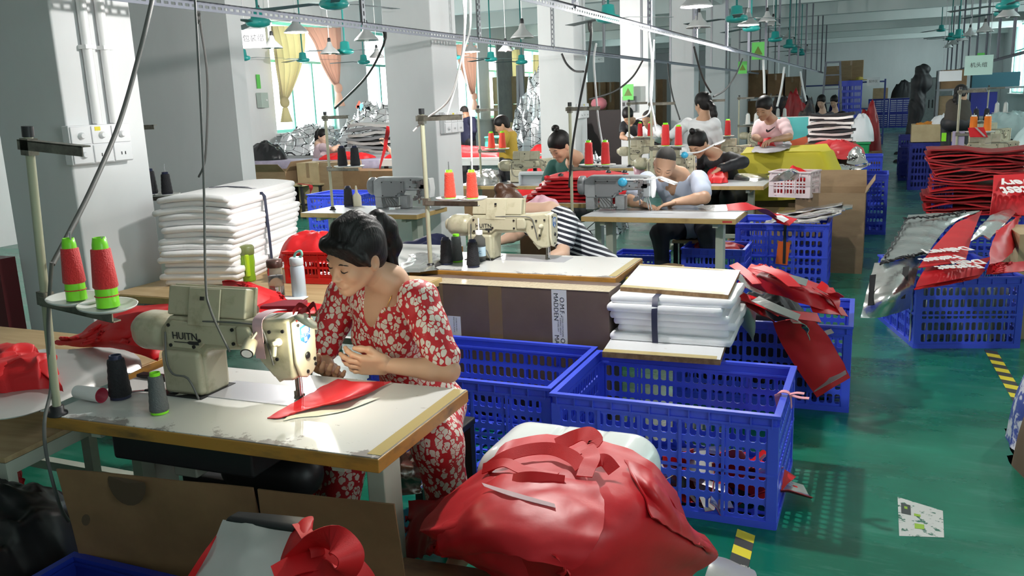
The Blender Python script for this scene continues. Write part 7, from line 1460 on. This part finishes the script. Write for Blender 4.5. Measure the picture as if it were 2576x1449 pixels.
t = thing('stepladder', 'aluminium stepladder standing before the dark blue rack', 'ladder', ay(2090, 298, 24)-V(0, 0, ay(2090, 298, 24).z), .1)
for sx in (-1, 1): MB().bar((sx*.30, -.25, 0), (sx*.17, 0, 2.35), .05, .03).obj('rail', M_zinc, t); MB().bar((sx*.30, .45, 0), (sx*.17, .03, 2.3), .04, .03).obj('rear_leg', M_zinc, t)
for k in range(6): z = .3+.35*k; w = .30-.13*z/2.35; MB().box(-w, w, -.25+.25*z/2.35-.05, -.25+.25*z/2.35+.05, z-.015, z+.015).obj('tread', M_zinc, t)
MB().box(-.19, .19, -.08, .1, 2.35, 2.39).obj('top', M_zinc, t)
rack(-.52, 29.2, 1.0, .8, 1.95, (.3, 1.1, 1.9), 'blue rack with a sign, a brown bin and a yellow hat', M_rack)
t = thing('brown_bin', 'tapered brown bin on the blue rack with the sign', 'bin', (-.45, 28.95, .302)); MB().lathe([(.17, 0), (.22, .5), (.24, .5), (.24, .56), (.2, .56)], n=16).obj('bin', mat('terracotta', (.22, .11, .05), .6), t)
t = thing('straw_hat', 'yellow straw hat on top of the blue rack', 'hat', (-.75, 28.95, 1.93)); MB().lathe([(.0, .12), (.1, .1), (.12, .0), (.28, .02), (.28, .03), (.1, .02)], n=20).obj('hat', mat('straw', (.55, .42, .10), .7), t)
crate('deep', -.95, 27.6, 'tall blue crate on end beside the blue rack with the sign', z=.65, scale=(.85, .6, 2.2)); crate('deep', -.95, 27.6, 'blue crate under the tall one beside the blue rack', scale=(.85, .6, 1.1))
for i in range(6):
    p = V(.35+.02*i, 40.5-.0*i, 0); x = (-.75, .1, .95)[i % 3]; crate('navy', x+.5, 41.5, 'dark navy crate stacked against the far wall', z=.62*(i//3), group='navy crates at the far wall', scale=(1.1, 1, 1.03))
o = heap('black_bag', (.75, 41.5, 1.25), .5, .35, .6, M_blackf, 0, 66); tag(o, 'black bag lying on the navy crates at the far wall', 'bag'); carton(-.2, 41.4, .6, .5, .45, 'carton on the navy crates at the far wall', z=1.245)
for i, (x, y, Y, l) in enumerate(((2066, 255, 20, 'worker with a flushed face bent at a far machine below the stepladder'), (2098, 255, 22.0, 'second worker bent beside the first below the stepladder'))):
    h = ay(x, y, Y); J = dict(head=h, F=(-.2, -.9, -.5), U=(0, -.5, .85), neck=h+V(.03, .12, -.2), shL=h+V(.2, .12, -.3), shR=h+V(-.18, .14, -.3), elL=h+V(.24, -.05, -.55), elR=h+V(-.22, -.05, -.55), wrL=h+V(.1, -.25, -.55), wrR=h+V(-.08, -.25, -.55), pelvis=h+V(.02, .25, -.85)); person('person', l, J, skin=M_skin3, top=M_blackf if i else mat('grey_cotton', (.10, .10, .12), .8), hair=M_hair, style='short', res=.02, hands=False, s=1.1)
def farset(x, y, l, cones='white', mach=True, n=0, g=None):
    table(x, y, 1.2, .6, 'far sewing table %s' % l, tape=False, top=M_lam2, edge=M_edge2)
    if mach: machine(x+.1, y+.15, 'cream sewing machine %s' % l)
    stand(x-.5, y-.2, 'thread stand %s' % l)
    for k in (0, 1): cone(cones, on_tray(x-.5, y-.2, k), '%s thread cone, %s of the pair %s' % ({'amber': 'orange'}.get(cones, cones), ('left', 'right')[k], l), sc=1.2)
farset(-1.75, 15.2, 'beyond the turquoise and orange carton', 'white'); farset(-1.7, 19.2, 'below the stepladder', 'white')
for i, (x, y, Y, r, h, m, l) in enumerate(((2165, 330, 15.4, .28, .35, M_foamg, 'clear plastic bags heaped on the green bin'), (2185, 325, 16.6, .25, .3, M_redd, 'red edged bags beside the clear plastic heap'), (2030, 320, 16, .3, .3, M_clut, 'dark scraps on the far tables behind the printed carton'), (1960, 300, 21.3, .5, .4, M_clut, 'dark goods heaped behind the head of the man in pale pink'), (2000, 290, 21, .4, .4, M_redd, 'dark red bundle on a far table'))): p = ay(x, y, Y); o = heap('far_heap', (p.x, p.y, .825 if i == 0 else 0), .2 if i == 0 else r, .18 if i == 0 else .25, h if i == 0 else h*.6+p.z, m, 0, 70+i); tag(o, l, 'heap', kind='stuff')
t = thing('green_bin', 'green plastic bin at the aisle beyond the yellow sheet', 'bin', (-.42, 15.4, 0)); MB().box(-.22, .22, -.2, .2, 0, .78).obj('body', mat('green_plastic', (.01, .28, .09), .4), t, .02); MB().box(-.24, .24, -.22, .22, .78, .82).obj('rim', MATS['green_plastic'], t, .01)
crate('deep', -.25, 13.6, 'blue crate at the aisle before the green bin', scale=(.7, .8, 1.25)); crate('deep', -.45, 17.4, 'blue crate at the aisle behind the green bin', scale=(.9, .9, 1.2)); crate('tray', -.62, 22.5, 'pale blue crate on end at the far aisle', scale=(.5, .6, 4.2)); carton(-.2, 16.3, .4, .4, .6, 'worn carton at the aisle behind the green bin', m=M_cardd)
for x, y, l in ((2208, 390, 'dark rag lying in the middle of the aisle'), (2262, 388, 'dark rag by the navy crates at the aisle'), (2262, 408, 'second dark rag below the first by the navy crates')): p = az(x, y, 0); o = heap('rag', (p.x, p.y, 0), .13, .1, .06, M_blackf, 0, int(x)); tag(o, l, 'rag')
# ================================================================ right hand row
crate('navy', .66, 18.7, 'dark navy crate at the right of the aisle under the shallow carton', scale=(1.0, 1.1, 1.25)); crate('navy', .66, 17.6, 'second dark navy crate in front at the right of the aisle', scale=(1, 1.2, 1.0))
t = carton(.80, 15.9, .75, .5, .28, 'shallow open carton of white and orange goods at the right of the aisle', z=.78, open_top=True, m=M_cardl); crate('navy', .80, 15.9, 'navy crate under the shallow open carton', scale=(1.05, 1, 1.28))
crumple('orange_cloth', [V(.48, 15.7, .95), V(.8, 15.7, .95), V(.8, 16.1, .95), V(.48, 16.1, .95)], .16, mat('orange_fabric', (.62, .22, .02), .6), 5, 'orange cloth in the shallow open carton'); crumple('white_bag', [V(.72, 15.7, .95), V(1.15, 15.7, .95), V(1.15, 16.1, .95), V(.72, 16.1, .95)], .28, M_foamg, 6, 'white bags in the shallow open carton')
crate('deep', .95, 9.55, 'blue crate under the tall pile of dark red bags', scale=(1.3, 1.1, .78)); crate('mid', .55, 9.35, 'blue crate end left of the tall pile of dark red bags', z=.44, scale=(.3, 1.1, 1.0))
rr3 = random.Random(31)
for i in range(24):
    z = .47+.026*i; p = V(.83+rr3.uniform(-.02, .02), 9.3+rr3.uniform(-.03, .03), z); w = .40+.03*sin(i*.35)+rr3.uniform(-.02, .02)
    P = patch([[p+V(a*w, b*.26, .03*(1-a*a)*rr3.uniform(-.5, .8)+.02*sin(4*a+i)) for a in (-1, -.4, .3, 1)] for b in (-1, 0, 1)], 5, 12, .012, 6, i); o = tag(MB().grid(P, .014).obj('red_bag', M_redd if i % 3 else M_redg), 'dark red bag in the tall pile right of the aisle', 'bag', 'dark red bags in the tall pile')
layered('red_bag', [[ay(2440, 345, 9.6), ay(2485, 345, 9.6)], [ay(2435, 322, 9.65), ay(2475, 320, 9.65)]], M_redg, 'bright red bag with a grey band standing behind the tall pile', seed=3, wr=.003)
o = [q for q in bpy.data.objects if q.get('label', '').startswith('bright red bag with')][0]; MB().grid([[ay(2452, 321, 9.62), ay(2458, 321, 9.62)], [ay(2475, 344, 9.57), ay(2481, 344, 9.57)]], .003).obj('grey_band', MATS['grey_reflective_tape'], o)
p_ = ay(2412, 330, 10.72); t = thing('lilac_sheet', 'pale lilac sheet standing behind the tall red pile', 'sheet', (p_.x, 10.72, .762)); MB().box(-.06, .06, -.01, .01, 0, p_.z-.762).obj('sheet', mat('lilac_plastic', (.48, .42, .58), .5), t)
t = thing('lime_box', 'small lime green box on the tall red pile', 'box', ay(2374, 350, 9.4)); MB().box(-.02, .02, -.02, .02, -.02, .06).obj('box', M_lime, t)
farset(1.25, 10.9, 'behind the tall pile of dark red bags', 'amber'); farset(1.55, 14.2, 'second from the front in the right hand row', 'black'); farset(2.2, 18, 'third from the front in the right hand row', 'white', True)
t = table(1.55, 8.25, .9, .56, 'sewing table at the right edge with two pink cones over it', tape=False, top=M_lam2, edge=M_edge2); stand(1.16, 8.5, 'tall thread stand with two pink cones at the right edge', rz=.0)
for k in (0, 1): cone('pink', on_tray(1.16, 8.5, k), 'pink thread cone on the %s tray at the right edge of the photo' % ('left', 'right')[k], sc=1.0)
J = dict(head=ay(2418, 238, 13.2), F=(.4, .85, -.35), U=(0, .2, 1), neck=ay(2418, 256, 13.1), shL=ay(2396, 262, 13.1), shR=ay(2424, 262, 13.1), elL=ay(2392, 290, 13.2), elR=ay(2428, 290, 13.2), wrL=ay(2396, 300, 13.4), wrR=ay(2425, 300, 13.4), pelvis=ay(2410, 310, 13.0))
person('person', 'worker in a dark brown top seen from behind in the right hand row', J, skin=M_skin2, top=mat('dark_brown_jersey', (.035, .028, .02), .8), hair=M_hair, style='lowpony', long_sleeve=True, res=.016, hands=False, face=False)
rack(2.35, 21.5, 2.6, .6, 2.0, (.5, 1.0, 1.6), 'grey shelving of blue boxes and cartons in the right hand row', M_zincd)
for i, (dx, z, w, h, m, l) in enumerate(((-1.0, 1.0, .5, .45, M_card, 'brown carton with printed side on the middle shelf at the right'), (-.4, 1.0, .5, .5, M_crated, 'dark blue box on the middle shelf at the right'), (-1.0, 1.6, .5, .4, M_cardd, 'grey brown box on the top shelf at the right'), (-.2, 1.6, .9, .3, mat('teal_box', (.03, .12, .16), .5), 'teal box on the top shelf at the right'), (.7, 1.6, .6, .6, mat('aqua_box', (.10, .34, .36), .5), 'aqua box on the top shelf at the right'))): carton(2.35+dx, 21.5, w, .45, h, l, z=z+.002, m=m, tape=False)
rack(3.1, 14.6, 1.9, .6, 1.65, (.55, 1.1, 1.62), 'pale shelving unit at the right edge with blue lidded boxes', M_leg)
for i, (dx, z, h, m, l) in enumerate(((-.6, 1.1, .22, mat('aqua_lidded', (.12, .33, .38), .3), 'aqua lidded box left on the pale shelving'), (.0, 1.1, .22, MATS['aqua_lidded'], 'aqua lidded box right on the pale shelving'), (-.3, 1.62, .34, mat('navy_box', (.015, .05, .14), .5), 'navy open box on top of the pale shelving'), (-.6, .55, .3, M_card, 'brown carton low on the pale shelving'), (.1, .55, .3, M_cardd, 'dusty carton low on the pale shelving'))): t = carton(3.1+dx, 14.6, .5, .45, h, l, z=z+.002, m=m, tape=False)
for x, Y, l in ((2.0, 12.9, 'pale blue plastic sacks heaped at the right edge'), (1.9, 16.5, 'white sacks heaped further back in the right hand row')): o = heap('white_sacks', (x, Y, .78), .5, .35, .35, mat('aqua_film', (.50, .66, .66), .4), 0, int(Y)); tag(o, l, 'sacks', kind='stuff'); table(x, Y, 1.1, .7, 'table under the %s' % l, tape=False, box=False, top=M_lam2, edge=M_edge2, group='packing tables')
crumple('red_fabric', [V(1.5, 16.2, .76), V(2.4, 16.2, .76), V(2.4, 17, .76), V(1.5, 17, .76)], .5, M_redd, 63, 'dark red goods between the white sacks at the right') if False else None
t = thing('steel_cabinet', 'grey steel cabinet at the far right end of the aisle', 'cabinet', (1.55, 36, 0)); MB().box(-.7, .7, -.3, .3, 0, 2.0).obj('body', M_gream2, t, .01)
for sx in (-1, 1): d = MB().box(min(0, sx*.68), max(0, sx*.68), -.32, -.301, .05, 1.95).obj('door', M_gream, t, .004); MB().box(sx*.06-.02, sx*.06+.02, -.34, -.321, .9, 1.2).obj('handle', M_darkm, d)
t = thing('coat_rack', 'coat stand hung with black coats and a hat right of the far aisle', 'coat stand', (.62, 20, 0)); MB().tube([(0, 0, 0), (0, 0, 1.9)], .02, 8).box(-.25, .25, -.02, .02, 0, .03).box(-.02, .02, -.25, .25, 0, .03).obj('pole', M_darkm, t)
S = SDF(); S.ell((0, 0, 1.3), (.16, .16, .42), None, .05).ell((.05, 0, 1.75), (.20, .17, .22), None, .06).ell((.06, 0, 2.0), (.14, .13, .12), None, .04).ell((-.06, 0, .8), (.12, .13, .45), None, .06); sdf_obj('coats', S.build(.022, .012, 18), M_blackf, t)
# ================================================================ pendants and fans
pendant(ay(745, 78, 8.0), True, 'lit pendant lamp shining in front of the curtained first window', power=0)
pendant(ay(1185, 128, 12), True, 'lit pendant lamp beside the third pillar before the peach curtain', power=0)
pendant(ay(1752, 12, 7.3), True, 'lit pendant lamp at the top edge over the aisle row', power=0)
for x, y, Y, l in ((685, 118, 9.0, 'unlit grey pendant lamp just right of the lettered sign'), (922, 98, 8.0, 'unlit grey pendant lamp under the rail left of the third pillar'), (830, 132, 10, 'unlit grey pendant lamp before the peach curtain'), (948, 142, 13, 'unlit grey pendant lamp at the second window'), (1314, 92, 9.0, 'unlit grey pendant lamp left of the fourth pillar'), (1272, 126, 13.5, 'unlit grey pendant lamp over the cream curtain'), (652, 58, 8, 'unlit grey pendant lamp behind the rail beside the wall stub'), (1757, 66, 9.4, 'unlit grey pendant lamp beneath the lit one over the aisle row')): pendant(ay(x, y, Y), False, l)
for i, (x, y, Y) in enumerate(((1930, 52, 14), (1945, 62, 17), (1985, 92, 20), (1998, 112, 23), (2010, 122, 26), (2030, 128, 28))): pendant(ay(x, y, Y), False, 'small grey pendant lamp in the far row over the aisle side tables', 'far pendant lamps over the aisle row')
for i, (x, y, Y) in enumerate(((2535, 40, 12), (2478, 78, 16), (2440, 88, 19), (2420, 100, 22), (2398, 110, 25), (2385, 118, 28))): pendant(ay(x, y, Y), False, 'grey pendant lamp in the row over the right hand tables', 'pendant lamps over the right hand row')
for x, y, Y, rz, l in ((840, 8, 6.2, .9, 'dark teal ceiling fan at the top edge left of the third pillar'), (868, 128, 10.5, 2.0, 'teal ceiling fan before the peach curtain'), (762, 150, 13.5, .4, 'teal ceiling fan low before the first window'), (915, 155, 14.5, 1.3, 'teal ceiling fan before the second window'), (1235, 148, 15, .3, 'teal ceiling fan left of the cream curtain'), (1312, 155, 16, 1.7, 'teal ceiling fan before the cream curtain'), (1140, 143, 13, 1.0, 'teal ceiling fan just right of the third pillar'), (610, 145, 11, .6, 'teal ceiling fan with one blade showing beside the wall stub'), (1530, 45, 8.5, .15, 'dark ceiling fan in front of the fifth pillar'), (1853, 45, 10, .4, 'teal ceiling fan lit from below over the aisle row'), (2535, 12, 11.5, .3, 'teal ceiling fan at the top right corner'), (650, 55, 7.0, .2, 'grey green ceiling fan behind the rail beside the wall stub')): fan(ay(x, y, Y), rz, l)
for i, (x, y, Y) in enumerate(((1890, 70, 13), (1950, 98, 16), (1985, 115, 19), (2000, 128, 22), (2015, 135, 25))): fan(ay(x, y, Y), .5*i, 'ceiling fan in the far row over the aisle side tables', 'far ceiling fans over the aisle row')
for i, (x, y, Y) in enumerate(((2525, 32, 14), (2412, 90, 20), (2392, 96, 24), (2368, 75, 27))): fan(ay(x, y, Y), .7*i, 'teal ceiling fan in the row over the right hand tables', 'ceiling fans over the right hand row')
# daylight tubes of lamp light: each lit pendant really lights the hall
def lamp_light(p, e, r=.05, col=(1, .97, .93)):
    l = bpy.data.lights.new('lamp', 'POINT'); l.energy = e; l.shadow_soft_size = r; l.color = col; o = bpy.data.objects.new('lamp_light', l); C.objects.link(o); o.location = p
for p, e in (((-1.55, 3.6, 2.40), LK*1.6), (tuple(ay(1752, 12, 7.3)-V(0, 0, .09)), LK*.75), (tuple(ay(745, 78, 8.0)-V(0, 0, .09)), LK*2.8), (tuple(ay(1185, 128, 12)-V(0, 0, .09)), LK*3.5)): lamp_light(p, e)
pendant((-1.6, 11.3, 2.5), True, 'lit pendant lamp over the standing woman'); lamp_light((-1.6, 11.3, 2.41), LK*.8)
# working lamps on the machines
lamp_light((-1.548, 2.015, 1.005), LK*.02, .02, (1, .93, .72)); lamp_light(tuple(ay(1682, 458, 6.72)), LK*.012, .03, (.95, .98, 1)); lamp_light(tuple(ay(1812, 362, 8.95)), LK*.012, .03, (.95, .98, 1))
pendant((1.9, 6.6, 2.5), True, 'unseen pendant lamp added to light the floor of the right hand row'); lamp_light((1.9, 6.6, 2.41), LK*.55)  # out of view, added as fill light for the right side
# ================================================================ camera, light, exposure
cam = bpy.data.cameras.new('camera'); co = bpy.data.objects.new('camera', cam); C.objects.link(co)
cam.sensor_width = 36; cam.lens = FPX/2576*36; cam.clip_end = 200; cam.clip_start = .05
m = Matrix((CR, CU, -CF)).transposed().to_4x4(); m.translation = EYE; co.matrix_world = m
bpy.context.scene.camera = co
sc = bpy.context.scene
w = bpy.data.worlds.new('world'); sc.world = w; w.use_nodes = True
bg = w.node_tree.nodes['Background']; bg.inputs[0].default_value = (.93, .98, 1, 1); bg.inputs[1].default_value = WORLD
sc.view_settings.view_transform = 'Standard'; sc.view_settings.look = 'None'; sc.view_settings.gamma = 1; sc.view_settings.use_curve_mapping = False; sc.view_settings.exposure = EXPOSURE
def portal(x, a, c, z0, z1, s, portal=True, e=0, col=(1, 1, 1)):
    l = bpy.data.lights.new('daylight', 'AREA'); l.shape = 'RECTANGLE'; l.size = z1-z0; l.size_y = c-a; l.energy = e; l.color = col
    if portal: l.cycles.is_portal = True
    o = bpy.data.objects.new('window_daylight', l); C.objects.link(o); o.location = (x, (a+c)/2, (z0+z1)/2)
    o.rotation_euler = (0, -PI/2*s, 0)
    return o
for a, c in WL: portal(XL-.3, a, c, 1.25, 3.4, 1)
for a, c in WR: portal(XR+.3, a, c, 1.3, 3.9, -1)
sc.cycles.max_bounces = 8; sc.cycles.diffuse_bounces = 4; sc.cycles.glossy_bounces = 4; sc.cycles.transmission_bounces = 6; sc.cycles.transparent_max_bounces = 12
sc.cycles.sample_clamp_indirect = 6; sc.cycles.blur_glossy = 1; sc.cycles.caustics_reflective = False; sc.cycles.caustics_refractive = False
